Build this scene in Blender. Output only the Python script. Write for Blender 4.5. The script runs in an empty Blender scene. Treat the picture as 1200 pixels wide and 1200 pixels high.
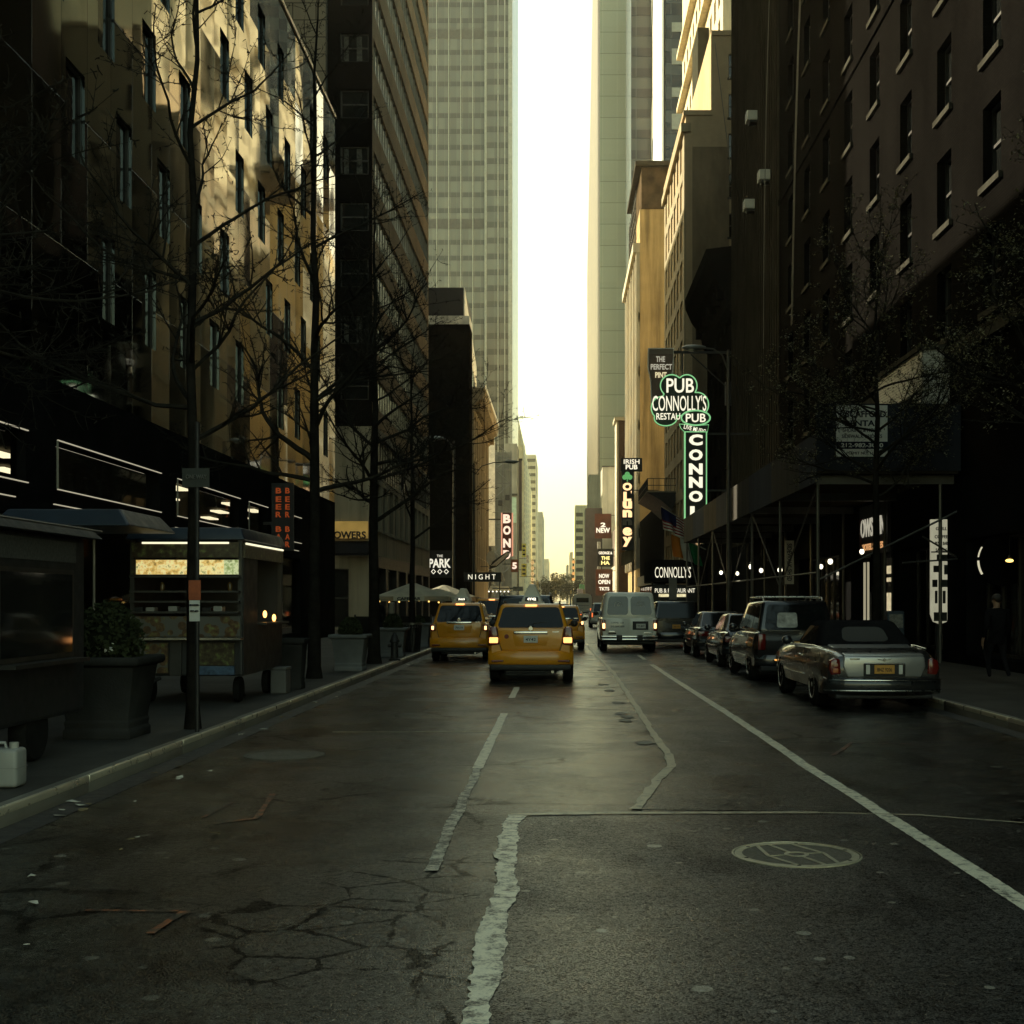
HAZE = 0.00013
import bpy, bmesh, math, random
from mathutils import Vector, Matrix
S = bpy.context.scene
COL = S.collection
R = math.radians
PI = math.pi
CX, CY, F, EYE = 655.0, 704.0, 1500.0, 1.8      # vanishing point and focal length of the photograph, eye height
def X(u, y): return (u - CX) * y / F
def Z(v, y): return EYE - (v - CY) * y / F
rnd = random.Random(7)

# ------------------------------------------------------------------ mesh builder
class MB:
    def __init__(s): s.bm = bmesh.new()
    def face(s, pts):
        vs = [s.bm.verts.new(p) for p in pts]
        return s.bm.faces.new(vs)
    def box(s, x0, x1, y0, y1, z0, z1):
        if x0 > x1: x0, x1 = x1, x0
        if y0 > y1: y0, y1 = y1, y0
        if z0 > z1: z0, z1 = z1, z0
        v = [s.bm.verts.new(p) for p in ((x0,y0,z0),(x1,y0,z0),(x1,y1,z0),(x0,y1,z0),(x0,y0,z1),(x1,y0,z1),(x1,y1,z1),(x0,y1,z1))]
        for f in ((3,2,1,0),(4,5,6,7),(0,1,5,4),(1,2,6,5),(2,3,7,6),(3,0,4,7)):
            s.bm.faces.new([v[i] for i in f])
        return s
    def hexa(s, b, t):
        v = [s.bm.verts.new(p) for p in list(b) + list(t)]
        for f in ((3,2,1,0),(4,5,6,7),(0,1,5,4),(1,2,6,5),(2,3,7,6),(3,0,4,7)):
            s.bm.faces.new([v[i] for i in f])
        return s
    def prism(s, pts, vec):
        vec = Vector(vec); n = len(pts)
        a = [s.bm.verts.new(Vector(p)) for p in pts]
        b = [s.bm.verts.new(Vector(p) + vec) for p in pts]
        s.bm.faces.new(a[::-1]); s.bm.faces.new(b)
        for i in range(n):
            j = (i + 1) % n
            s.bm.faces.new((a[i], a[j], b[j], b[i]))
        return s
    def loft(s, rings, cap=True, closed=True):
        rs = [[s.bm.verts.new(p) for p in r] for r in rings]
        n = len(rs[0])
        for k in range(len(rs) - 1):
            for i in range(n if closed else n - 1):
                j = (i + 1) % n
                s.bm.faces.new((rs[k][i], rs[k][j], rs[k+1][j], rs[k+1][i]))
        if cap:
            s.bm.faces.new(rs[0][::-1]); s.bm.faces.new(rs[-1])
        return s
    def tube(s, path, radii, n=6, cap=True):
        path = [Vector(p) for p in path]
        if not hasattr(radii, '__len__'): radii = [radii] * len(path)
        rings = []; up = None
        for i, p in enumerate(path):
            d = (path[min(i+1, len(path)-1)] - path[max(i-1, 0)]).normalized()
            if up is None:
                up = Vector((0,0,1)) if abs(d.z) < .9 else Vector((1,0,0))
            a = d.cross(up).normalized(); b = a.cross(d).normalized(); up = b
            rings.append([p + (a*math.cos(2*PI*k/n) + b*math.sin(2*PI*k/n)) * radii[i] for k in range(n)])
        return s.loft(rings, cap)
    def lathe(s, prof, c=(0,0,0), n=16, axis='z', cap=True):
        rings = []
        for r, h in prof:
            ring = []
            for k in range(n):
                a = 2*PI*k/n
                if axis == 'z': p = (c[0]+r*math.cos(a), c[1]+r*math.sin(a), c[2]+h)
                elif axis == 'x': p = (c[0]+h, c[1]+r*math.cos(a), c[2]+r*math.sin(a))
                else: p = (c[0]+r*math.cos(a), c[1]+h, c[2]+r*math.sin(a))
                ring.append(p)
            rings.append(ring)
        return s.loft(rings, cap)
    def ball(s, c, r, seg=10, sc=(1,1,1)):
        m = Matrix.Translation(c) @ Matrix.Diagonal((r*sc[0], r*sc[1], r*sc[2], 1))
        bmesh.ops.create_uvsphere(s.bm, u_segments=seg, v_segments=max(4, seg*2//3), radius=1, matrix=m)
        return s
    def bevel(s, w, seg=2, ang=25):
        es = []
        s.bm.normal_update()
        for e in s.bm.edges:
            if len(e.link_faces) == 2 and e.calc_face_angle(0) > R(ang): es.append(e)
        if es: bmesh.ops.bevel(s.bm, geom=es, offset=w, segments=seg, affect='EDGES', profile=.5, clamp_overlap=True)
        return s
    def mesh(s, name, m=None, smooth=0):
        bmesh.ops.recalc_face_normals(s.bm, faces=s.bm.faces)
        me = bpy.data.meshes.new(name); s.bm.to_mesh(me); s.bm.free()
        if m: me.materials.append(m)
        if smooth:
            for p in me.polygons: p.use_smooth = True
            me.set_sharp_from_angle(angle=R(smooth))
        return me
    def build(s, name, m=None, parent=None, smooth=0, label=None):
        return link(name, s.mesh(name, m, smooth), parent, label)

def link(name, me, parent=None, label=None):
    o = bpy.data.objects.new(name, me); COL.objects.link(o)
    if parent: o.parent = parent
    if label: o['label'] = label
    return o
def tag(o, label=None, cat=None, group=None, kind=None):
    if label: o['label'] = label
    if cat: o['category'] = cat
    if group: o['group'] = group
    if kind: o['kind'] = kind
    return o
def thing(name, label, cat, loc=(0,0,0), rz=0, group=None):
    o = bpy.data.objects.new(name, None); COL.objects.link(o)
    o.empty_display_size = .2
    o.location = loc; o.rotation_euler = (0,0,rz)
    return tag(o, label, cat, group)
def copy_tree(o, parent=None):
    c = o.copy(); COL.objects.link(c)
    if parent: c.parent = parent
    for ch in list(o.children): copy_tree(ch, c)
    return c
def dup(o, loc, rz=0, label=None, group=None, sc=None):
    c = copy_tree(o); c.location = loc; c.rotation_euler = (0,0,rz)
    if label: c['label'] = label
    if group: c['group'] = group
    if sc: c.scale = sc
    return c
def struct(o): o['kind'] = 'structure'; return o

_txt = {}
def text_mesh(s, height, depth=.02, m=None, sx=1.0, bold=0.0, name='letters'):
    """lettering standing in the local xz plane, facing -y, centred on the origin, exact cap height"""
    cu = bpy.data.curves.new('t', 'FONT'); cu.body = s; cu.align_x = 'CENTER'; cu.align_y = 'CENTER'
    cu.size = 1; cu.extrude = .001; cu.offset = bold; cu.resolution_u = 3
    o = bpy.data.objects.new('t', cu); COL.objects.link(o)
    dg = bpy.context.evaluated_depsgraph_get(); dg.update()
    me = bpy.data.meshes.new_from_object(o.evaluated_get(dg))
    bpy.data.objects.remove(o); bpy.data.curves.remove(cu)
    xs = [v.co.x for v in me.vertices]; ys = [v.co.y for v in me.vertices]
    if not xs: return me
    cx = (min(xs)+max(xs))/2; cy = (min(ys)+max(ys))/2; k = height/(max(ys)-min(ys))
    for v in me.vertices:
        v.co = Vector(((v.co.x-cx)*k*sx, (-depth if v.co.z > 0 else 0), (v.co.y-cy)*k))
    me.name = name
    if m: me.materials.clear(); me.materials.append(m)
    return me
def text(s, height, loc, m, parent=None, rz=0, width=None, bold=.0, depth=.02, name='lettering', rx=0, tilt=0):
    me = text_mesh(s, height, depth, m, 1, bold, name)
    if width:
        xs = [v.co.x for v in me.vertices]; w = max(xs)-min(xs)
        for v in me.vertices: v.co.x *= width/w
    o = link(name, me, parent); o.location = loc; o.rotation_euler = (rx, tilt, rz)
    return o

# ------------------------------------------------------------------ materials
class NT:
    def __init__(s, name):
        s.m = bpy.data.materials.new(name); s.m.use_nodes = True
        s.t = s.m.node_tree; s.b = s.t.nodes['Principled BSDF']
        s.tc = None
    def n(s, typ, **kw):
        nd = s.t.nodes.new('ShaderNode' + typ)
        for k, v in kw.items(): setattr(nd, k, v)
        return nd
    def l(s, a, b): s.t.links.new(a, b)
    def co(s):
        if not s.tc: s.tc = s.n('TexCoord')
        return s.tc.outputs['Object']
    def geo(s):
        return s.n('NewGeometry').outputs['Position']
    def inp(s, sock, v):
        if hasattr(v, 'links') or isinstance(v, bpy.types.NodeSocket): s.l(v, sock)
        else: sock.default_value = v
    def math(s, op, a, b=0.0, c=None):
        nd = s.n('Math', operation=op); s.inp(nd.inputs[0], a); s.inp(nd.inputs[1], b)
        if c is not None: s.inp(nd.inputs[2], c)
        return nd.outputs[0]
    def noise(s, scale, detail=3, vec=None, rough=.55, dist=0):
        nd = s.n('TexNoise'); nd.inputs['Scale'].default_value = scale; nd.inputs['Detail'].default_value = detail
        nd.inputs['Roughness'].default_value = rough; nd.inputs['Distortion'].default_value = dist
        s.l(vec if vec else s.co(), nd.inputs['Vector']); return nd.outputs['Fac']
    def ramp(s, fac, stops):
        nd = s.n('ValToRGB'); cr = nd.color_ramp
        while len(cr.elements) > 1: cr.elements.remove(cr.elements[-1])
        for i, (p, c) in enumerate(stops):
            if not hasattr(c, '__len__'): c = (c, c, c)
            e = cr.elements[0] if i == 0 else cr.elements.new(p)
            e.position = p; e.color = (*c[:3], 1)
        s.l(fac, nd.inputs[0]); return nd.outputs[0]
    def mix(s, fac, a, b, mode='MIX'):
        nd = s.n('Mix', data_type='RGBA', blend_type=mode)
        s.inp(nd.inputs[0], fac)
        for sock, v in ((nd.inputs[6], a), (nd.inputs[7], b)):
            if isinstance(v, tuple): sock.default_value = (*v[:3], 1)
            else: s.l(v, sock)
        return nd.outputs[2]
    def sep(s, vec):
        nd = s.n('SeparateXYZ'); s.l(vec, nd.inputs[0]); return nd.outputs
    def comb(s, x, y, z):
        nd = s.n('CombineXYZ')
        for i, v in enumerate((x, y, z)): s.inp(nd.inputs[i], v)
        return nd.outputs[0]
    def scalev(s, vec, sc):
        nd = s.n('VectorMath', operation='MULTIPLY'); s.l(vec, nd.inputs[0]); nd.inputs[1].default_value = sc
        return nd.outputs[0]
    def bump(s, h, strength=.3, dist=.02):
        nd = s.n('Bump'); nd.inputs['Strength'].default_value = strength; nd.inputs['Distance'].default_value = dist
        s.l(h, nd.inputs['Height']); s.l(nd.outputs[0], s.b.inputs['Normal'])
    def base(s, v):
        if isinstance(v, tuple): s.b.inputs['Base Color'].default_value = (*v[:3], 1)
        else: s.l(v, s.b.inputs['Base Color'])
    def rough(s, v): s.inp(s.b.inputs['Roughness'], v)

_mats = {}
def mat(name, col, rough=.6, metal=0.0, var=.18, scale=1.5, bump=0.0, bscale=30, coat=0.0, spec=None):
    if name in _mats: return _mats[name]
    k = NT(name); b = k.b
    f = k.noise(scale, 5)
    lo = tuple(c*(1-var) for c in col); hi = tuple(min(1, c*(1+var)) for c in col)
    k.base(k.ramp(f, [(.3, lo), (.7, hi)]))
    b.inputs['Metallic'].default_value = metal
    r = k.ramp(k.noise(scale*3.1, 3), [(.3, max(.02, rough*.85)), (.7, min(1, rough*1.15))]); k.rough(r)
    if spec is None and rough > .6 and not metal: spec = 0.0
    if spec is not None: b.inputs['Specular IOR Level'].default_value = spec
    if coat:
        b.inputs['Coat Weight'].default_value = coat; b.inputs['Coat Roughness'].default_value = .04
    if bump: k.bump(k.noise(bscale, 4), bump, .02)
    _mats[name] = k.m; return k.m
def emis(name, col, strength, var=0.0, scale=4):
    if name in _mats: return _mats[name]
    k = NT(name); k.base(tuple(c*.5 for c in col)); k.rough(.5)
    if var:
        c = k.ramp(k.noise(scale, 3), [(.3, tuple(x*(1-var) for x in col)), (.7, col)])
        k.l(c, k.b.inputs['Emission Color'])
    else: k.b.inputs['Emission Color'].default_value = (*col, 1)
    k.b.inputs['Emission Strength'].default_value = strength
    _mats[name] = k.m; return k.m
def brick(name, c1, c2, mortar, w=.22, h=.075, rough=.85, stain=.35, bump=.4, mw=.012):
    if name in _mats: return _mats[name]
    k = NT(name); o = k.sep(k.co())
    vec = k.comb(k.math('ADD', o[0], o[1]), o[2], 0.0)
    bt = k.n('TexBrick'); k.l(vec, bt.inputs['Vector'])
    bt.inputs['Color1'].default_value = (*c1,1); bt.inputs['Color2'].default_value = (*c2,1); bt.inputs['Mortar'].default_value = (*mortar,1)
    bt.inputs['Scale'].default_value = 1; bt.inputs['Brick Width'].default_value = w; bt.inputs['Row Height'].default_value = h
    bt.inputs['Mortar Size'].default_value = mw; bt.inputs['Mortar Smooth'].default_value = .2
    sc = k.scalev(k.co(), (1,1,.35))
    st = k.ramp(k.noise(.35, 6, sc, .65), [(.35, 1-stain), (.65, 1.0)])
    k.base(k.mix(1.0, bt.outputs['Color'], st, 'MULTIPLY')); k.rough(rough); k.b.inputs['Specular IOR Level'].default_value = 0.0
    if bump: k.bump(k.math('SUBTRACT', 1.0, bt.outputs['Fac']), bump, .01)
    _mats[name] = k.m; return k.m
def glass(name, col=(.012,.014,.013), rough=.06, wavy=0.0, wscale=.8, var=.3, spec=.6):
    if name in _mats: return _mats[name]
    k = NT(name)
    f = k.noise(.37, 2)
    k.base(k.ramp(f, [(.35, tuple(c*(1-var) for c in col)), (.65, tuple(c*(1+var) for c in col))]))
    k.rough(rough); k.b.inputs['Specular IOR Level'].default_value = spec
    if wavy: k.bump(k.noise(wscale, 2), wavy, .05)
    _mats[name] = k.m; return k.m

M_asph_fine = None
def asphalt(name, base, gum=.35, crack=.5, tracks=True, rough=.5, seed=0.0, chips=.7):
    k = NT(name); P = k.geo()
    off = k.n('VectorMath', operation='ADD'); k.l(P, off.inputs[0]); off.inputs[1].default_value = (seed, seed*.7, 0); P = off.outputs[0]
    fine = k.noise(95, 2, P, .7); med = k.noise(22, 4, P, .6); big = k.noise(.55, 5, P, .6)
    c = k.ramp(fine, [(.36, tuple(x*.12 for x in base)), (.48, tuple(x*.8 for x in base)), (.56, tuple(x*2.0 for x in base)), (.64, tuple(x*6.5 for x in base))])
    c = k.mix(1.0, c, k.ramp(big, [(.3, .6), (.5, .95), (.72, 1.45)]), 'MULTIPLY')
    c = k.mix(1.0, c, k.ramp(med, [(.36, .45), (.5, .95), (.64, 1.6)]), 'MULTIPLY')
    c = k.mix(1.0, c, k.ramp(k.noise(4.5, 4, P, .65), [(.36, .5), (.5, 1.0), (.66, 1.35)]), 'MULTIPLY')
    chp = k.n('TexVoronoi'); chp.inputs['Scale'].default_value = 55; k.l(P, chp.inputs['Vector']); cc = k.sep(chp.outputs['Color'])
    gch = k.math('MULTIPLY', k.math('LESS_THAN', chp.outputs['Distance'], k.math('MULTIPLY', cc[0], .5)), k.math('GREATER_THAN', cc[1], .86))
    c = k.mix(k.math('MULTIPLY', gch, k.math('MULTIPLY', cc[2], chips)), c, (.26,.245,.20))
    # long worn wheel tracks and oil down the lanes
    st = k.noise(1.4, 4, k.scalev(P, (1.0, .045, 1.0)), .6)
    if tracks: c = k.mix(1.0, c, k.ramp(st, [(.32, .55), (.6, 1.2)]), 'MULTIPLY')
    wp = k.ramp(k.noise(1.1, 5, k.scalev(P, (1.0, .4, 1.0)), .7), [(.40, .25), (.50, 1.0)])
    c = k.mix(1.0, c, wp, 'MULTIPLY')
    # tar cracks
    dn = k.n('TexNoise'); dn.inputs['Scale'].default_value = 1.6; dn.inputs['Detail'].default_value = 6; k.l(P, dn.inputs['Vector'])
    w = k.mix(.28, P, dn.outputs['Color'], 'ADD')
    vo = k.n('TexVoronoi', feature='DISTANCE_TO_EDGE'); vo.inputs['Scale'].default_value = .75; k.l(w, vo.inputs['Vector'])
    vb = k.n('TexVoronoi', feature='DISTANCE_TO_EDGE'); vb.inputs['Scale'].default_value = 2.1; k.l(k.mix(.12, P, dn.outputs['Color'], 'ADD'), vb.inputs['Vector'])
    cn = k.noise(7, 5, P, .7)
    wid = k.ramp(cn, [(.38, .0), (.62, .05)])
    l1 = k.math('LESS_THAN', vo.outputs['Distance'], k.math('MULTIPLY', wid, .75)); l2 = k.math('LESS_THAN', vb.outputs['Distance'], k.math('MULTIPLY', wid, 1.1))
    m1 = k.ramp(k.noise(.33, 3, P), [(.48, 0.0), (.58, 1.0)]); o_ = k.sep(k.geo())
    dx_ = k.math('ADD', o_[0], 1.2); dy_ = k.math('SUBTRACT', o_[1], 7.2)
    rad = k.math('ADD', k.math('MULTIPLY', k.math('MULTIPLY', dx_, dx_), .55), k.math('MULTIPLY', k.math('MULTIPLY', dy_, dy_), .11))
    m2 = k.ramp(k.math('ADD', k.noise(.8, 4, P), k.ramp(rad, [(.05, .26), (.8, 0.0)])), [(.62, 0.0), (.68, 1.0)])
    cr = k.math('MULTIPLY', k.math('MAXIMUM', k.math('MULTIPLY', l1, m1), k.math('MULTIPLY', l2, m2)), crack)
    c = k.mix(cr, c, (.003,.003,.003))
    # trodden gum and paint flecks
    v2 = k.n('TexVoronoi'); v2.inputs['Scale'].default_value = 2.3; k.l(k.mix(.03, P, dn.outputs['Color'], 'ADD'), v2.inputs['Vector'])
    cell = k.sep(v2.outputs['Color'])
    size = k.math('MULTIPLY', k.math('POWER', cell[0], 2.6), .15)
    g = k.math('LESS_THAN', v2.outputs['Distance'], size)
    g = k.math('MULTIPLY', g, k.math('GREATER_THAN', cell[1], .30))
    c = k.mix(k.math('MULTIPLY', g, gum), c, (.42,.40,.33))
    v3 = k.n('TexVoronoi'); v3.inputs['Scale'].default_value = 6; k.l(P, v3.inputs['Vector'])
    cl3 = k.sep(v3.outputs['Color'])
    g3 = k.math('MULTIPLY', k.math('LESS_THAN', v3.outputs['Distance'], k.math('MULTIPLY', k.math('POWER', cl3[0], 2.0), .30)), k.math('GREATER_THAN', cl3[1], .70))
    c = k.mix(k.math('MULTIPLY', g3, gum*.8), c, (.34,.32,.26))
    k.base(c)
    rr = k.math('MULTIPLY', k.ramp(fine, [(.3, min(1, rough*1.35)), (.66, rough*.75)]), k.ramp(big, [(.32, 1.5), (.6, .85)])); k.rough(rr); spk = k.math('ADD', k.math('MULTIPLY', fine, .6), k.math('MULTIPLY', med, .4)); k.l(k.math('MULTIPLY', k.ramp(spk, [(.40, .03), (.475, .3), (.54, .8), (.60, 1.0)]), k.math('MULTIPLY', k.math('SUBTRACT', 1.0, cr), k.math('MULTIPLY_ADD', wp, .65, .35))), k.b.inputs['Specular IOR Level'])
    h = k.math('ADD', k.math('MULTIPLY', fine, .6), k.math('MULTIPLY', med, .8))
    h = k.math('SUBTRACT', h, k.math('MULTIPLY', cr, 1.5))
    k.bump(h, .45, .012)
    return k.m

def worn_paint(name, col, under, wear=.5):
    k = NT(name); P = k.geo()
    a = k.noise(9, 6, P, .7); f = k.noise(70, 3, P, .7)
    m = k.ramp(k.math('ADD', k.math('MULTIPLY', a, .65), k.math('MULTIPLY', f, .35)), [(wear-.07, 1.0), (wear+.05, 0.0)])
    tone = k.mix(1.0, k.ramp(f, [(.3, .75), (.7, 1.1)]), col, 'MULTIPLY')
    k.base(k.mix(m, under, tone)); k.rough(.42); k.bump(f, .12, .006)
    return k.m

def metal_panels():
    k = NT('satin_metal_panels'); o = k.sep(k.co())
    # every panel sits at a slightly different angle and is a touch dished: reflections break from panel to panel
    pw, ph = 1.5, 3.1
    iy = k.math('FLOOR', k.math('DIVIDE', o[1], pw)); iz = k.math('FLOOR', k.math('DIVIDE', o[2], ph))
    wn = k.n('TexWhiteNoise', noise_dimensions='2D'); k.l(k.comb(iy, iz, 0.0), wn.inputs['Vector'])
    rv = k.sep(wn.outputs['Color'])
    fy = k.math('FRACT', k.math('DIVIDE', o[1], pw)); fz = k.math('FRACT', k.math('DIVIDE', o[2], ph))
    e1 = k.math('MINIMUM', k.math('MULTIPLY', fy, pw), k.math('MULTIPLY', k.math('SUBTRACT', 1.0, fy), pw))
    e2 = k.math('MINIMUM', k.math('MULTIPLY', fz, ph), k.math('MULTIPLY', k.math('SUBTRACT', 1.0, fz), ph))
    seam = k.math('LESS_THAN', k.math('MINIMUM', e1, k.math('MULTIPLY', e2, .45)), .018)
    bcol = k.ramp(rv[0], [(0, (.115,.128,.120)), (1, (.19,.21,.198))])
    k.base(k.mix(seam, bcol, (.02,.02,.018)))
    k.b.inputs['Metallic'].default_value = 1.0
    k.rough(k.ramp(k.noise(.6, 4), [(.3, .025), (.7, .06)]))
    h = k.math('MULTIPLY', k.noise(.38, 1), .010)
    tilt = k.math('ADD', k.math('MULTIPLY', k.math('SUBTRACT', rv[1], .5), k.math('MULTIPLY', fy, .06)),
                  k.math('MULTIPLY', k.math('SUBTRACT', rv[2], .5), k.math('MULTIPLY', fz, .10)))
    k.bump(k.math('ADD', h, tilt), 1.0, 1.0)
    return k.m

def curtain(name, gcol, scol, floor=3.9, bay=1.35, band=.34, rough=.12, axis=0, lit=0.0, metal=.6, mull=.05, var=.22):
    """glass curtain wall: spandrel bands, fine mullions, panes of slightly different tone"""
    k = NT(name); o = k.sep(k.co()); a = o[axis]
    fz = k.math('FRACT', k.math('DIVIDE', o[2], floor)); fa = k.math('FRACT', k.math('DIVIDE', a, bay))
    ia = k.math('FLOOR', k.math('DIVIDE', a, bay)); iz = k.math('FLOOR', k.math('DIVIDE', o[2], floor))
    wn = k.n('TexWhiteNoise', noise_dimensions='2D'); k.l(k.comb(ia, iz, 0.0), wn.inputs['Vector'])
    pane = k.ramp(wn.outputs['Value'], [(0, tuple(c*(1-var) for c in gcol)), (1, tuple(c*(1+var*.85) for c in gcol))])
    sp = k.math('LESS_THAN', fz, band)
    c = k.mix(sp, pane, scol)
    mu = k.math('LESS_THAN', fa, mull)
    c = k.mix(mu, c, tuple(x*1.3 for x in gcol))
    ed = k.math('LESS_THAN', fz, .03)
    c = k.mix(ed, c, tuple(x*.6 for x in scol))
    k.base(c); k.rough(rough); k.b.inputs['Metallic'].default_value = metal
    k.bump(k.math('MULTIPLY', k.math('ADD', k.noise(.12, 2), k.math('MULTIPLY', wn.outputs['Value'], .02)), .3), .5, 1.0)
    return k.m

def streaked(name, col, streak=.5, rough=.85, scale=.8):
    """rendered wall with rain streaks running down it"""
    k = NT(name)
    v = k.scalev(k.co(), (1, 1, .06)); s1 = k.noise(scale*2, 6, v, .65); s2 = k.noise(.25, 4)
    c = k.mix(1.0, k.ramp(s1, [(.36, 1-streak), (.55, 1.0)]), col, 'MULTIPLY')
    c = k.mix(1.0, c, k.ramp(s2, [(.3, .8), (.7, 1.1)]), 'MULTIPLY')
    k.base(c); k.rough(rough); k.bump(k.noise(12, 4), .15, .02); k.b.inputs['Specular IOR Level'].default_value = .15
    return k.m

# ------------------------------------------------------------------ world, sun, camera
w = bpy.data.worlds.new('World'); S.world = w; w.use_nodes = True
nt = w.node_tree; bg = nt.nodes['Background']
sky = nt.nodes.new('ShaderNodeTexSky'); sky.sky_type = 'NISHITA'; sky.sun_disc = False
SUN_AZ, SUN_EL = -56.0, 28.0           # degrees left of straight ahead (+y), degrees up
sky.sun_elevation = R(SUN_EL); sky.sun_rotation = R(SUN_AZ)
sky.air_density = 1.3; sky.dust_density = 2.6; sky.ozone_density = .6; sky.altitude = 0
tint = nt.nodes.new('ShaderNodeMix'); tint.data_type = 'RGBA'; tint.blend_type = 'MULTIPLY'; tint.inputs[0].default_value = 1
tint.inputs[7].default_value = (1.0, .975, .62, 1)
nt.links.new(sky.outputs[0], tint.inputs[6]); nt.links.new(tint.outputs[2], bg.inputs[0])
bg.inputs[1].default_value = .15
sl = bpy.data.lights.new('sun', 'SUN'); sl.energy = 4.0; sl.angle = R(.5); sl.color = (1.0, .92, .70)
so = bpy.data.objects.new('sun', sl); COL.objects.link(so)
d = Vector((math.sin(R(SUN_AZ))*math.cos(R(SUN_EL)), math.cos(R(SUN_AZ))*math.cos(R(SUN_EL)), math.sin(R(SUN_EL))))
so.rotation_euler = d.to_track_quat('Z', 'Y').to_euler(); so.location = (0,0,60)
cd = bpy.data.cameras.new('camera'); cam = bpy.data.objects.new('camera', cd); COL.objects.link(cam)
cam.location = (0, 0, EYE); cam.rotation_euler = (R(90), 0, 0)
cd.sensor_width = 36; cd.lens = 45; cd.shift_x = -(CX-600)/1200; cd.shift_y = (CY-600)/1200
cd.clip_start = .1; cd.clip_end = 8000
S.camera = cam
S.view_settings.view_transform = 'Standard'; S.view_settings.look = 'None'; S.view_settings.exposure = 1.35; S.view_settings.gamma = 1
S.render.resolution_x = 1024; S.render.resolution_y = 1024
S.cycles.max_bounces = 7; S.cycles.diffuse_bounces = 4; S.cycles.glossy_bounces = 4; S.cycles.volume_bounces = 1
S.cycles.caustics_reflective = False; S.cycles.caustics_refractive = False
# ================================================================== GROUND, ROAD, SIDEWALKS
LK, RK, LF, RF = -4.4, 6.3, -10.5, 10.5        # kerbs and building lines
Y0, Y1 = -60.0, 1500.0
g = MB(); g.face([(-3000,-1500,-.06),(3000,-1500,-.06),(3000,4500,-.06),(-3000,4500,-.06)])
struct(g.build('ground', mat('far_ground', (.06,.058,.05), .9)))
A_OLD = asphalt('worn_asphalt', (.0165,.017,.014), gum=.35, crack=.9, rough=.25)
A_NEW = asphalt('newer_asphalt', (.012,.0117,.0103), gum=.8, crack=.1, tracks=False, rough=.34, seed=31.0)
A_STRIP = asphalt('trench_asphalt', (.0135,.0132,.0115), gum=.4, crack=.25, tracks=True, rough=.30, seed=77.0)
def sheet(x0,x1,y0,y1,z,ny=1):
    m = MB()
    m.face([(x0,y0,z),(x1,y0,z),(x1,y1,z),(x0,y1,z)]); return m
struct(sheet(LK,RK,Y0,Y1,0).build('road', A_OLD))
def wob(pts, n=6, amp=.03, seed=1):
    """subdivide a polyline and make it ragged"""
    r = random.Random(seed); out = []
    for i in range(len(pts)-1):
        a = Vector(pts[i]); b = Vector(pts[i+1])
        for k in range(n):
            p = a.lerp(b, k/n); out.append((p.x + r.uniform(-amp,amp), p.y + r.uniform(-amp,amp)*1.5))
    out.append(tuple(pts[-1])); return out
def flat(pts, z): 
    m = MB(); f = m.face([(x,y,z) for x,y in pts]); bmesh.ops.triangulate(m.bm, faces=[f]); return m
# newer patch, bottom right
edge_l = wob([(-.36,3),(-.36,10.76)], 40, .02, 3)
struct(flat(edge_l + [(2.66,10.75),(4.1,10.2),(5.3,9.0),(5.6,3)], .004).build('asphalt_patch', A_NEW))
# re-laid trench strip running down the road
seam = [(.66,11.0),(.98,12.8),(1.21,13.78),(1.27,14.9),(1.27,17.3),(1.32,23.3),(1.36,31.4),(1.23,41),(1.1,60),(1.2,110)]
sw = wob(seam, 7, .035, 5)
struct(flat(sw + [(2.75,110),(2.7,60),(2.72,10.9)], .004).build('trench_strip', A_STRIP))
# ------- markings
def vnoise(r, step):
    """smooth 1-d noise: a table of random values, eased between"""
    tab = [r.uniform(-1,1) for _ in range(4000)]
    def f(s):
        q = s/step; i = int(q); t = q-i; t = t*t*(3-2*t); return tab[i % 4000]*(1-t) + tab[(i+1) % 4000]*t
    return f
def ribbon(name, path, wid, z, m, seed=1, amp=.3, n=14):
    r = random.Random(seed); mb = MB(); P = []; s = 0
    L = sum((Vector(path[i+1])-Vector(path[i])).length for i in range(len(path)-1)); st = max(.035, L/900)
    for i in range(len(path)-1):
        a = Vector(path[i]); b = Vector(path[i+1]); k = max(2, int((b-a).length/st))
        P += [a.lerp(b, q/k) for q in range(k)]
    P.append(Vector(path[-1]))
    na, nb, nc, nd, ne = vnoise(r,.30), vnoise(r,.30), vnoise(r,.055), vnoise(r,.055), vnoise(r,.8)
    vs = []
    for i,p in enumerate(P):
        a = P[max(0,i-2)]; b = P[min(len(P)-1,i+2)]; t = (b-a).normalized(); nn = Vector((-t.y, t.x)); s += (P[i]-P[i-1]).length if i else 0
        c = p + nn*ne(s)*wid*.25*amp
        w1 = wid/2*(1+amp*(na(s)*.7+nc(s)*.45)); w2 = wid/2*(1+amp*(nb(s)*.7+nd(s)*.45))
        q1 = c+nn*w1; q2 = c-nn*w2
        vs.append((mb.bm.verts.new((q1.x,q1.y,z)), mb.bm.verts.new((q2.x,q2.y,z))))
    for i in range(len(vs)-1): mb.bm.faces.new((vs[i][0], vs[i+1][0], vs[i+1][1], vs[i][1]))
    return struct(mb.build(name, m))
ASPH_C = (.016,.0155,.0135)
P_WHITE = worn_paint('worn_white_paint', (.80,.75,.57), ASPH_C, .575)
P_WORN = worn_paint('very_worn_white_paint', (.68,.64,.50), ASPH_C, .50)
P_TAR = worn_paint('pale_joint_sealant', (.46,.41,.28), (.02,.019,.017), .575)
P_ORANGE = worn_paint('faded_orange_paint', (.45,.13,.04), (.017,.0165,.014), .47)
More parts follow.
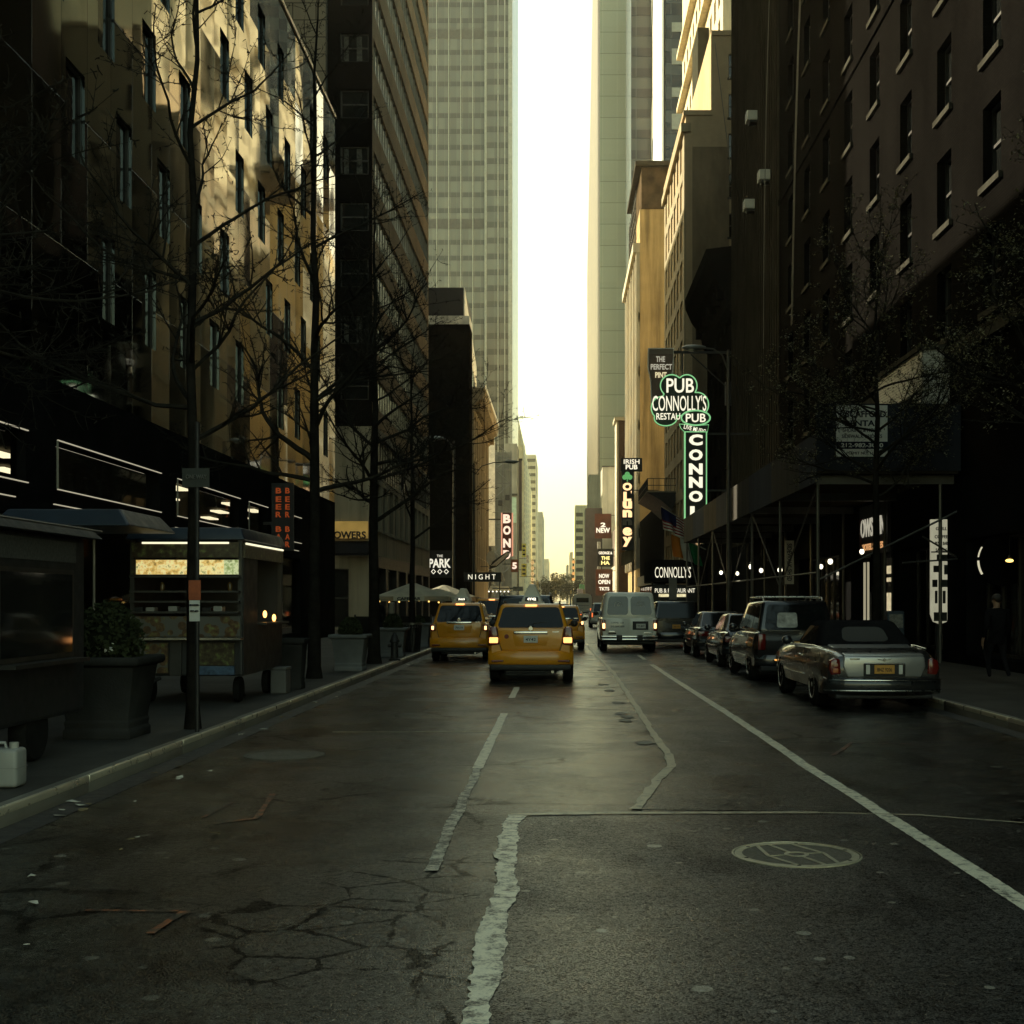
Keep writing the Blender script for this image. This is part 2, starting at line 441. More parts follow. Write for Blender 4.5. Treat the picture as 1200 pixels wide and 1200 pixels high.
# parking-lane line with its kink
ribbon('lane_line', [(2.76,6.0),(2.75,9),(2.71,12.2),(2.68,14),(2.70,16),(2.69,20),(2.62,30),(2.60,36)], .135, .009, P_WHITE, 2, .12, 24)
for a,b in ((39,42),(48,51),(57,60),(66,69),(75,78),(84,87),(93,96)): ribbon('lane_line', [(2.62,a),(2.62,b)], .12, .009, P_WHITE, a, .1, 6)
# broken centre-lane line
ribbon('lane_dash', [(-.85,8.5),(-.86,11.0)], .095, .009, P_WORN, 4, .35, 30)
ribbon('lane_dash', [(-.86,10.9),(-.87,13.9)], .085, .0085, P_WORN, 31, .4)
ribbon('lane_dash', [(-.87,13.7),(-.87,20.4)], .115, .009, P_WHITE, 5, .1, 40)
for a in (23.6, 32, 41, 50, 59, 68, 77, 86, 95, 104, 113): ribbon('lane_dash', [(-.87,a),(-.87,a+3.0)], .12, .009, P_WHITE, a, .12, 6)
# thick daubed joint around the new patch
P_JOINT = worn_paint('worn_joint_paint', (.80,.75,.57), ASPH_C, .545)
ribbon('joint_band', [(-.37,4.6),(-.36,6),(-.34,8.2),(-.40,9.4),(-.36,10.72)], .14, .010, P_JOINT, 12, .45, 22)
ribbon('joint_band', [(-.40,10.72),(.4,10.80),(1.3,10.82),(2.2,10.83)], .10, .0115, P_TAR, 13, .3, 30)
ribbon('joint_band', [(2.2,10.83),(3.0,10.7),(3.9,10.25)], .04, .0115, P_TAR, 14, .3, 20)
ribbon('joint_band', seam, .095, .0115, P_TAR, 15, .4, 12)
ribbon('joint_band', [(-3.1,17.5),(.2,17.6)], .05, .008, P_TAR, 16, .5, 26)
ribbon('joint_band', [(.0,26.4),(1.2,26.6)], .12, .008, P_TAR, 17, .4, 12)
ribbon('joint_band', [(-2.9,29.2),(-1.9,29.3)], .13, .008, P_WORN, 18, .4, 8)
ribbon('joint_band', [(3.2,14.9),(3.7,16.2),(4.5,16.0)], .05, .008, P_ORANGE, 19, .4, 10)
# surveyors' orange marks
ribbon('utility_mark', [(-2.78,10.3),(-2.5,10.55),(-2.66,11.9)], .05, .008, P_ORANGE, 21, .5, 12)
ribbon('utility_mark', [(-2.95,10.6),(-2.9,11.4)], .04, .008, P_ORANGE, 22, .5, 8)
ribbon('utility_mark', [(-2.2,6.9),(-2.16,7.4)], .05, .008, P_ORANGE, 23, .5, 8)
ribbon('utility_mark', [(-2.2,7.4),(-2.75,7.42)], .03, .008, P_ORANGE, 24, .5, 8)
# broken edge of the old paving beside the trench: torn potholes with setts showing
POT = mat('torn_paving', (.020,.0195,.018), .7, 0, .5, 9, .8, 30)
def blob(name, cx, cy, rx, ry, z, m, seed):
    r = random.Random(seed); pts = []
    n = 26
    for k in range(n):
        a = 2*PI*k/n; q = 1 + r.uniform(-.35,.3)
        pts.append((cx+rx*q*math.cos(a), cy+ry*q*math.sin(a)))
    return struct(flat(pts, z).build(name, m))
SETT = mat('old_stone_setts', (.22,.20,.16), .6, 0, .4, 6, .3, 30)
for i,(cx,cy) in enumerate(((1.0,19.2),(1.06,19.8),(.98,20.4),(1.02,25.6),(.95,27.4),(1.05,22.6),(1.1,16.2),(1.12,33))):
    blob('stone_sett', cx, cy, .11, .22, .009, SETT, 40+i)
# ------- kerbs and sidewalks
def paving():
    k = NT('sidewalk_flags'); P = k.geo(); o = k.sep(P)
    fx = k.math('FRACT', k.math('DIVIDE', o[0], 1.5)); fy = k.math('FRACT', k.math('DIVIDE', o[1], 1.5))
    j = k.math('MAXIMUM', k.math('LESS_THAN', fx, .014), k.math('LESS_THAN', fy, .014))
    wn = k.n('TexWhiteNoise', noise_dimensions='2D'); k.l(k.comb(k.math('FLOOR', k.math('DIVIDE', o[0], 1.5)), k.math('FLOOR', k.math('DIVIDE', o[1], 1.5)), 0.0), wn.inputs['Vector'])
    c = k.ramp(wn.outputs['Value'], [(0, (.040,.0385,.033)), (1, (.06,.058,.05))])
    c = k.mix(1.0, c, k.ramp(k.noise(1.2, 6, P, .65), [(.3,.55),(.7,1.2)]), 'MULTIPLY')
    c = k.mix(j, c, (.025,.024,.02)); k.base(c); k.rough(.68); k.b.inputs['Specular IOR Level'].default_value = .2; k.bump(k.noise(60, 3, P), .25, .008)
    return k.m
PAVE = paving()
struct(MB().box(LF-2, LK-.16, Y0, Y1, -.02, .15).build('sidewalk', PAVE))
struct(MB().box(RK+.16, RF+2, Y0, Y1, -.02, .15).build('sidewalk', PAVE))
KERB = mat('granite_kerb', (.17,.16,.13), .45, 0, .2, .8, spec=.4)
KEDGE = mat('worn_steel_kerb_edge', (.72,.66,.50), .30, .6, .12, 2)
def kerb(x0, x1, inner):
    m = MB(); y = Y0
    r = random.Random(3)
    while y < 260:
        L = 3.0
        m.box(x0, x1, y, y+L-.012, -.03, .156 + r.uniform(-.004,.004)); y += L
    m.box(x0, x1, y, Y1, -.03, .156)
    m.bevel(.012, 2)
    struct(m.build('kerb', KERB, smooth=40))
    m = MB(); e = x1 if inner > 0 else x0; y = Y0
    while y < 260: m.box(e-.045*(inner > 0)-.004*(inner < 0), e+.045*(inner < 0)+.004*(inner > 0), y, y+2.985, .10, .166); y += 3.0
    m.bevel(.01, 2); struct(m.build('kerb_edge', KEDGE, smooth=40))
kerb(LK-.16, LK, 1); kerb(RK, RK+.16, -1)
GUT = mat('gutter_grime', (.020,.019,.017), .6, 0, .5, 3, .5, 40)
struct(sheet(LK, LK+.28, Y0, 300, .003).build('gutter', GUT)); struct(sheet(RK-.28, RK, Y0, 300, .003).build('gutter', GUT))

# ------- manhole covers
IRON_L = mat('polished_iron', (.42,.39,.28), .40, .45, .25, 14, .3, 60)
IRON_D = mat('rough_dark_iron', (.13,.12,.095), .62, .5, .3, 14, .9, 90)
def manhole(x, y, r, label, worn):
    t = thing('manhole_cover', label, 'manhole cover', (x, y, 0))
    MB().lathe([(r*1.0,.0),(r*1.0,.012),(r*.975,.014),(r*.97,.006)], n=56, cap=False).build('frame_ring', IRON_L if not worn else IRON_D, t, smooth=30)
    MB().lathe([(.001,.0065),(r*.965,.0065)], n=56, cap=False).build('cover_plate', IRON_D, t)
    m = MB(); m.lathe([(r*.84,.0068),(r*.84,.011),(r*.955,.011),(r*.955,.0068)], n=56, cap=False)
    m.lathe([(r*.13,.0068),(r*.13,.011),(r*.19,.011),(r*.19,.0068)], n=28, cap=False)
    def bar(a, b, wd=.030):
        a = Vector((*a,0))*r*.9; b = Vector((*b,0))*r*.9; dd = (b-a).normalized(); nn = Vector((-dd.y, dd.x, 0))*wd*r
        m.hexa([p + Vector((0,0,.0068)) for p in (a-nn, b-nn, b+nn, a+nn)], [p + Vector((0,0,.0106)) for p in (a-nn, b-nn, b+nn, a+nn)])
    for a,b,wd in (((-.33,.86),(-.10,.19),.03),((.06,-.17),(.31,-.86),.03),((-.56,.72),(-.51,-.14),.03),((-.51,-.14),(-.15,-.88),.03),((.10,.88),(.49,.10),.03),((.49,.10),(.56,-.72),.03),((-.51,-.14),(-.19,-.06),.01),((.2,.08),(.49,.12),.01)): bar(a, b, wd)
    m.build('raised_ribs', IRON_L if not worn else IRON_D, t)
    HOLE = mat('black_hole', (.002,.002,.002), .9)
    for a in (80, 200, 262, 20, 325, 140):
        MB().lathe([(.001,.0118),(r*.035,.0118)], c=(r*.875*math.cos(R(a)), r*.875*math.sin(R(a)), 0), n=10, cap=False).build('vent_hole', HOLE, t)
manhole(1.68, 9.05, .455, 'round cast iron manhole cover with raised pale ribs in the newer asphalt patch', False)
manhole(-3.2, 14.9, .47, 'dull worn round manhole cover in the left lane near the kerb', True)

# ------- litter along the left gutter
PAPER = mat('dirty_paper', (.55,.53,.45), .8, 0, .3, 8)
LEAF = mat('dry_leaf', (.20,.16,.09), .8, 0, .4, 8)
r = random.Random(11)
for i in range(46):
    if i < 34:
        x = LK + abs(r.gauss(0,.28)) + .05; y = 10.5 + 30*r.random()**1.5
    else:
        x = r.uniform(-4.0,-2.5); y = r.uniform(6,13)
    s = r.uniform(.02,.06)*(1.3 if i % 7 == 0 else 1); m = MB(); pts = []
    for k in range(6):
        a = 2*PI*k/6; pts.append((s*1.5*math.cos(a)*r.uniform(.5,1), s*math.sin(a)*r.uniform(.4,1), r.uniform(.002,.02)))
    f = m.face(pts); bmesh.ops.triangulate(m.bm, faces=[f])
    bmesh.ops.solidify(m.bm, geom=m.bm.faces[:], thickness=.002)
    o = m.build('litter_scrap', PAPER if i % 3 else LEAF); o.location = (x, y, .006); o.rotation_euler = (0,0,r.uniform(0,6))
    tag(o, ('pale scrap of paper litter lying in or near the left gutter' if i % 3 else 'dry brown leaf scrap lying in or near the left gutter'), 'litter', 'scraps of litter along the left kerb')
# ================================================================== VEHICLES  (local: rear bumper at y=0, front towards +y)
BLK = mat('black_rubber_trim', (.012,.012,.012), .55, 0, .2, 5)
TYRE = mat('tyre_rubber', (.018,.018,.017), .8, 0, .25, 6, .3, 60)
WELL = mat('wheel_well_black', (.004,.004,.004), .95)
CHROME = mat('chrome', (.75,.74,.70), .12, 1.0, .05, 5)
ALLOY = mat('brushed_alloy', (.50,.49,.46), .28, 1.0, .1, 5)
CGLASS = glass('car_glass', (.006,.007,.007), .04, spec=.3)
LENS_R = mat('dark_red_lens', (.14,.010,.006), .15, 0, .1, 5, coat=.6)
LIT = emis('lit_brake_lamp', (1.0,.40,.12), 1.0)
LIT_HOT = emis('bright_brake_lamp', (1.0,.50,.20), 1.3)
LIT_DIM = emis('dim_tail_lamp', (1.0,.22,.06), .45)
HEAD = mat('clear_headlamp', (.6,.6,.58), .1, .2, .1)
PLATE_W = mat('pale_number_plate', (.62,.62,.56), .5, 0, .08, 30)
PLATE_Y = mat('amber_number_plate', (.60,.30,.05), .5, 0, .1, 30)
INK = mat('dark_ink', (.02,.025,.04), .7)
def paint(name, col, rough=.32, metal=0.0, coat=.8): return mat(name, col, rough, metal, .06, 3, coat=coat)
TAXI = paint('taxi_yellow_paint', (.70,.285,.006), .36)
BLACKP = paint('black_car_paint', (.006,.006,.007), .22)
DKGREY = paint('dark_grey_metallic', (.030,.031,.032), .3, .5)
SILVER = paint('pale_silver_paint', (.55,.55,.50), .35, .2)
CREAM = paint('cream_bus_paint', (.62,.60,.50), .4)
VANP = paint('grey_white_van_paint', (.82,.82,.72), .42)

def bevbox(x0,x1,y0,y1,z0,z1,b=.02,seg=2): return MB().box(x0,x1,y0,y1,z0,z1).bevel(b,seg)

def body_ring(y, zb, zt, hb, hm, ht):
    h = zt - zb
    half = [(hb*.90, zb), (hb, zb+.05), (hm-.008, zb+h*.30), (hm, zb+h*.52), (hm*.993, zb+h*.70), (ht+.05, zt-.055), (ht-.015, zt-.012), (ht-.12, zt)]
    return [(x,y,z) for x,z in half] + [(-x,y,z) for x,z in half[::-1]]

def wheel(parent, x, y, r, wid, side, style=0):
    m = MB(); s = side
    m.lathe([(r*.62,-wid/2),(r*.93,-wid/2),(r,-wid/2+.03),(r,wid/2-.03),(r*.93,wid/2),(r*.62,wid/2)], axis='x', n=28)
    w = m.build('wheel', TYRE, parent, smooth=40); w.location = (x, y, r)
    q = MB(); xo = s*(wid/2)
    q.lathe([(r*.62, xo-.004*s),(r*.66, xo+.008*s),(r*.60, xo+.008*s),(r*.56, xo-.03*s)], axis='x', n=24, cap=False)
    q.lathe([(r*.02, xo+.0*s),(r*.12, xo+.002*s),(r*.14,xo-.02*s)], axis='x', n=12)
    for k in range(7 if style == 0 else 5):
        a = 2*PI*k/(7 if style == 0 else 5)
        c, sn = math.cos(a), math.sin(a); t = r*.055
        p = [(r*.08,-t*1.2),(r*.58,-t),(r*.58,t),(r*.08,t*1.2)]
        P = [(u*c - v*sn, u*sn + v*c) for u,v in p]
        q.prism([(xo-.022*s, a_, b_) for a_,b_ in P], (.016*s,0,0))
    q.build('rim', ALLOY, w, smooth=40)
    MB().lathe([(.001, s*(wid/2-.05)),(r*.61, s*(wid/2-.045))], axis='x', n=20, cap=False).build('brake_disc', WELL, w)

def boolean_cut(o, cutters):
    for c in cutters:
        md = o.modifiers.new('b', 'BOOLEAN'); md.operation = 'DIFFERENCE'; md.object = c; md.solver = 'EXACT'
    dg = bpy.context.evaluated_depsgraph_get(); dg.update()
    me = bpy.data.meshes.new_from_object(o.evaluated_get(dg))
    o.modifiers.clear(); old = o.data; o.data = me; bpy.data.meshes.remove(old)
    for c in cutters: bpy.data.objects.remove(c)
    for p in me.polygons: p.use_smooth = True
    me.set_sharp_from_angle(angle=R(32))

def bil(c, a, b):
    bl, br, tr, tl = [Vector(p) for p in c]
    return bl.lerp(br, a).lerp(tl.lerp(tr, a), b)
def panel_on(c, rect, off=.006, cr=.08, poly=None):
    """a rounded pane lying on the quad c, in the quad's own 0..1 coordinates, standing off by off"""
    a0,a1,b0,b1 = rect
    bl, br, tr, tl = [Vector(p) for p in c]
    n = ((br-bl).cross(tl-bl)).normalized()
    if poly is None:
        poly = []; ra = cr*(a1-a0)*(.5 if (a1-a0) > .6 else 1); rb = cr*1.6*(b1-b0)
        for (ca,cb,st) in ((a1-ra,b0+rb,-90),(a1-ra,b1-rb,0),(a0+ra,b1-rb,90),(a0+ra,b0+rb,180)):
            for k in range(4):
                t = R(st + 30*k); poly.append((ca+ra*math.cos(t), cb+rb*math.sin(t)))
    pts = [bil(c,a,b) + n*off for a,b in poly]
    return MB().prism(pts, -n*.02)

class Car:
    def __init__(s, name, label, cat, loc, rz=0, group=None):
        s.T = thing(name, label, cat, loc, rz, group)
    def hull(s, st, paintm, arches, rw, label=None):
        m = MB(); m.loft([body_ring(*q) for q in st])
        o = m.build('body', paintm, s.T)
        cut = []
        W = max(q[4] for q in st)
        for y in arches:
            for sd in (1,-1):
                c = MB().lathe([(rw+.055, (W-.30)*sd),(rw+.055, (W+.3)*sd)], c=(0,y,rw), axis='x', n=30)
                cut.append(c.build('cut'))
        boolean_cut(o, cut)
        # dark inner wells so nothing shows through the arches
        m = MB()
        for y in arches:
            m.box(-W+.34, W-.34, y-rw-.05, y+rw+.05, .22, rw*2-.02)
        m.build('wheel_well', WELL, s.T)
        s.body = o; return o
    def cabin(s, c0, c1, paintm, bev=.07, name='cabin'):
        """c0: (y rear, y front, half width, z) at belt; c1 the same at the roof"""
        b = [(-c0[2],c0[0],c0[3]),(c0[2],c0[0],c0[3]),(c0[2]*.96,c0[1],c0[3]),(-c0[2]*.96,c0[1],c0[3])]
        t = [(-c1[2],c1[0],c1[3]),(c1[2],c1[0],c1[3]),(c1[2]*.97,c1[1],c1[3]-.02),(-c1[2]*.97,c1[1],c1[3]-.02)]
        s.b, s.t = b, t
        m = MB().hexa(b, t).bevel(bev, 3, 20)
        m.build(name, paintm, s.T, smooth=50)
        s.rear = (b[0], b[1], t[1], t[0]); s.right = (b[1], b[2], t[2], t[1]); s.left = (b[3], b[0], t[0], t[3]); s.front = (b[2], b[3], t[3], t[2])
    def pane(s, face, rect, name='window', m=None, off=.006, cr=.1, poly=None):
        q = panel_on(getattr(s, face), rect, off, cr, poly)
        return q.build(name, m or CGLASS, s.T)
    def wheels(s, hw, yr, yf, r, wid=.22, style=0):
        for y in (yr, yf):
            for sd in (1,-1): wheel(s.T, sd*(hw-wid/2-.015), y, r, wid, sd, style)
    def mirror(s, x, y, z, m):
        for sd in (1,-1):
            q = MB(); q.ball((sd*(x+.13), y, z), .10, 10, (1.0,.6,.85)); q.box(sd*x, sd*(x+.1), y-.02, y+.03, z-.05, z-.01)
            q.build('wing_mirror', m, s.T, smooth=50)
    def plate(s, x, y, z, w=.31, h=.155, m=None, txt='4Y42', label=None):
        o = bevbox(x-w/2, x+w/2, y-.012, y, z-h/2, z+h/2, .006).build('number_plate', m or PLATE_W, s.T, label=label)
        text(txt, h*.42, (x, y-.0125, z-.005), INK, o, width=w*.72, depth=.002, bold=.01)
        return o

def suv_taxi(loc, label, P, number, topper=True, tail='wide'):
    """P: dict of sizes"""
    c = Car('taxi', label, 'taxi', loc, 0, 'yellow taxis in the traffic')
    L, hw, H, belt = P['L'], P['hw'], P['H'], P['belt']
    st = [(.03,.42,belt,hw*.84,hw*.90,hw*.83),(.10,.34,belt+.01,hw*.90,hw*.965,hw*.86),(.30,.30,belt+.005,hw*.95,hw*.99,hw*.87),
          (1.4,.26,belt-.02,hw*.96,hw,hw*.89),(2.9,.26,belt-.06,hw*.96,hw,hw*.90),(3.55,.27,belt-.10,hw*.96,hw,hw*.86),
          (4.3,.30,belt-.24,hw*.93,hw*.97,hw*.80),(4.62,.34,belt-.36,hw*.86,hw*.90,hw*.74),(L,.42,belt-.46,hw*.70,hw*.74,hw*.62)]
    c.hull(st, TAXI, (P['yr'], P['yf']), P['r'])
    c.cabin((.10, 3.55, hw*.875, belt-.03), (.46, 2.55, hw*.70, H), TAXI, .075)
    c.pane('rear', (.055,.945,.06,.86), 'rear_window', cr=.10)
    for f in ('left','right'):
        fl = (lambda a0,a1:(1-a1,1-a0)) if f == 'left' else (lambda a0,a1:(a0,a1))
        for a0,a1 in ((.07,.27),(.30,.55),(.58,.84)):
            c.pane(f, (*fl(a0,a1), .08,.84), 'side_window', cr=.12)
    c.pane('front', (.05,.95,.06,.9), 'windscreen')
    # tailgate, standing a hair proud of the body so its shut line reads
    gz0 = P['gz0']; gw = hw*.70
    pts = [(-gw*.90,0,gz0),(-gw*.94,0,gz0),( gw*.94,0,gz0),(gw*1.0,0,gz0+.10),(gw*1.09,0,belt-.06),(gw*1.09,0,belt-.01),(-gw*1.09,0,belt-.01),(-gw*1.09,0,belt-.06),(-gw*1.0,0,gz0+.10)][1:]
    tg = MB().prism([(x,.005,z) for x,_,z in pts], (0,.06,0)).bevel(.022,3).build('tailgate', TAXI, c.T, smooth=40)
    MB().prism([(x*1.018,.024,z+(-.014 if z < gz0+.02 else .0)) for x,_,z in pts], (0,.03,0)).build('tailgate_gap', BLK, c.T)
    # number-plate recess drawn as a pressed panel
    zc = P['plate']
    MB().prism([(-.34,.004,zc-.16),(.34,.004,zc-.16),(.44,.004,zc+.13),(-.44,.004,zc+.13)], (0,.02,0)).bevel(.012,2).build('plate_recess', TAXI, tg, smooth=30)
    c.plate(0, -.009, zc, txt=number, label=None)
    bevbox(-.38,.38,-.035,.0,zc+.115,zc+.175,.02,3).build('chrome_handle_bar', CHROME, c.T, smooth=40)
    MB().lathe([(.001,0),(.045,0),(.055,.012),(.045,.02)], c=(0,-.016,zc+.235), axis='y', n=16).build('maker_badge', CHROME, c.T)
    MB().box(.48,.62,-.004,.004,zc+.15,zc+.175).build('trim_badge', CHROME, tg)
    if P.get('dot'): MB().lathe([(.001,0),(.05,0),(.05,.006)], c=(-.53,-.004,zc+.06), axis='y', n=14).build('round_sticker', mat('dull_red_sticker',(.18,.03,.02),.6), tg)
    # rear wiper
    MB().tube([(.02,.12,belt+.04),(.05,.17,belt+.10),(.34,.20,belt+.13)], .010, 5).build('rear_wiper', BLK, c.T)
    MB().tube([(-.06,.115,belt+.05),(.06,.115,belt+.05)], .02, 6).build('wiper_motor', BLK, c.T)
    # lamps
    for sd in (1,-1):
        if tail == 'wide':
            prof = [(gw*1.12,belt+.03),(gw*1.03,gz0+.14),(hw*.95,gz0+.11),(hw*.985,gz0+.22),(hw*.945,belt+.02)]
            lit = (gw*1.07, hw*.955, gz0+.17, gz0+.30)
        else:
            prof = [(gw*1.12,belt-.06),(gw*1.10,gz0+.20),(hw*.94,gz0+.18),(hw*.975,gz0+.35),(hw*.95,belt-.06)]
            lit = (gw*1.19, hw*.92, gz0+.23, gz0+.35)
        pts = [(sd*x,-.012,z) for x,z in prof]
        if sd < 0: pts = pts[::-1]
        tl = MB().prism(pts, (0,.16,0)).bevel(.025,2).build('tail_lamp', LENS_R, c.T, smooth=40)
        bevbox(sd*lit[0], sd*lit[1], -.022, .02, lit[2], lit[3], .02, 2).build('lit_lens', LIT if tail == 'wide' else LIT_HOT, tl, smooth=40)
        bevbox(sd*hw*.62, sd*hw*.90, -.075, -.03, .46, .50, .012).build('bumper_reflector', LENS_R, c.T)
    cr = c.rear; n = Vector(bil(cr,.5,.92))
    bevbox(-.13,.13,n.y-.03,n.y+.03,n.z-.02,n.z+.03,.012).build('high_brake_lamp', LIT, c.T, smooth=40)
    # bumper: painted upper, dark valance beneath
    m = MB(); 
    for hwk,y,z0,z1 in ((1,0,0,0),): pass
    rings = []
    for x in (-1,-.94,-.6,0,.6,.94,1):
        yy = -.07 + .16*abs(x)**6 ; dep = .16 if abs(x) < 1 else .3
        X_ = x*hw*.985
        rings.append([(X_,yy+.35,.40),(X_,yy+.02,.40),(X_,yy-.01,.44),(X_,yy-.015,.58),(X_,yy+.01,gz0-.03),(X_,yy+.06,gz0+.005),(X_,yy+.35,gz0+.005)])
    m.loft(rings).build('rear_bumper', TAXI, c.T, smooth=50)
    bevbox(-hw*.93,hw*.93,-.05,.3,.27,.405,.03,2).build('bumper_valance', BLK, c.T, smooth=40)
    bevbox(-hw*.6,hw*.6,.02,.5,.20,.275,.03).build('underbody_tray', BLK, c.T)
    MB().tube([(.48,.0,.24),(.48,.6,.26)], .03, 10).build('exhaust_pipe', ALLOY, c.T)
    for sd in (1,-1):   # arch and sill cladding
        bevbox(sd*(hw-.03), sd*(hw+.006), P['yr']+P['r']+.1, P['yf']-P['r']-.1, .26,.40,.012).build('sill_cladding', BLK, c.T)
        MB().tube([(sd*hw*.66,.75,H-.005),(sd*hw*.665,.85,H+.045),(sd*hw*.675,2.2,H+.045),(sd*hw*.675,2.32,H-.01)], .018, 6).build('roof_rail', BLK, c.T)
        bevbox(sd*.60, sd*.86, L-.16, L-.10, belt-.60, belt-.48, .02).build('headlamp', HEAD, c.T)
    c.mirror(hw*.90, 3.05, belt+.05, BLK)
    c.wheels(hw, P['yr'], P['yf'], P['r'], .23)
    # roof light and the advertising wedge behind it
    if topper:
        y0 = .95
        rl = bevbox(-.29,.29,y0,y0+.22,H-.01,H+.045,.02).build('roof_light_base', mat('pale_plastic',(.60,.60,.54),.5), c.T)
        m = MB().hexa([(-.24,y0,H+.04),(.24,y0,H+.04),(.24,y0+.20,H+.04),(-.24,y0+.20,H+.04)], [(-.19,y0+.04,H+.165),(.19,y0+.04,H+.165),(.19,y0+.16,H+.165),(-.19,y0+.16,H+.165)]).bevel(.02,2)
        rl2 = m.build('roof_light', mat('pale_plastic',(.60,.60,.54),.5), c.T, smooth=40)
        pn = MB().hexa([(-.155,y0-.004,H+.055),(.155,y0-.004,H+.055),(.155,y0+.03,H+.055),(-.155,y0+.03,H+.055)], [(-.14,y0+.028,H+.15),(.14,y0+.028,H+.15),(.14,y0+.05,H+.15),(-.14,y0+.05,H+.15)]).build('number_panel', BLK, rl2)
        text(number, .062, (0,y0+.008,H+.103), emis('roof_light_digits',(1,.93,.72),.9), pn, width=.2, depth=.006, bold=.02, rx=R(-18))
        m = MB(); rings = []
        for yy,k in ((y0+.26,.94),(y0+.32,1),(y0+1.45,1),(y0+1.5,.95)):
            rings.append([(x*k,yy,H+.05+z*k) for x,z in ((-.24,.0),(-.22,.06),(-.075,.36),(-.05,.395),(.05,.395),(.075,.36),(.22,.06),(.24,.0))])
        m.loft(rings).build('advert_wedge', mat('frosted_plastic',(.58,.58,.50),.45), c.T, smooth=40)
    return c

HIGH = dict(L=4.78, hw=.955, H=1.735, belt=1.20, yr=.98, yf=3.77, r=.365, gz0=.70, plate=.955, dot=1)
ESC = dict(L=4.43, hw=.90, H=1.74, belt=1.16, yr=.92, yf=3.54, r=.355, gz0=.70, plate=1.0)
suv_taxi((-.62,28.1,0), 'yellow taxi SUV nearest the camera, straddling the broken lane line, brake lamps lit', HIGH, '4Y42', True, 'wide')
suv_taxi((-2.98,38.2,0), 'smaller yellow taxi SUV close to the left kerb beside the planters', ESC, '7H19', True, 'tall')
suv_taxi((-2.85,54,0), 'yellow taxi van half hidden between the two front taxis', dict(ESC, H=1.9, belt=1.2), '2M61', False, 'tall')
suv_taxi((.06,46.5,0), 'yellow taxi peeping out on the right of the nearest taxi', dict(ESC, H=1.62, belt=1.05), '5K33', False, 'tall')

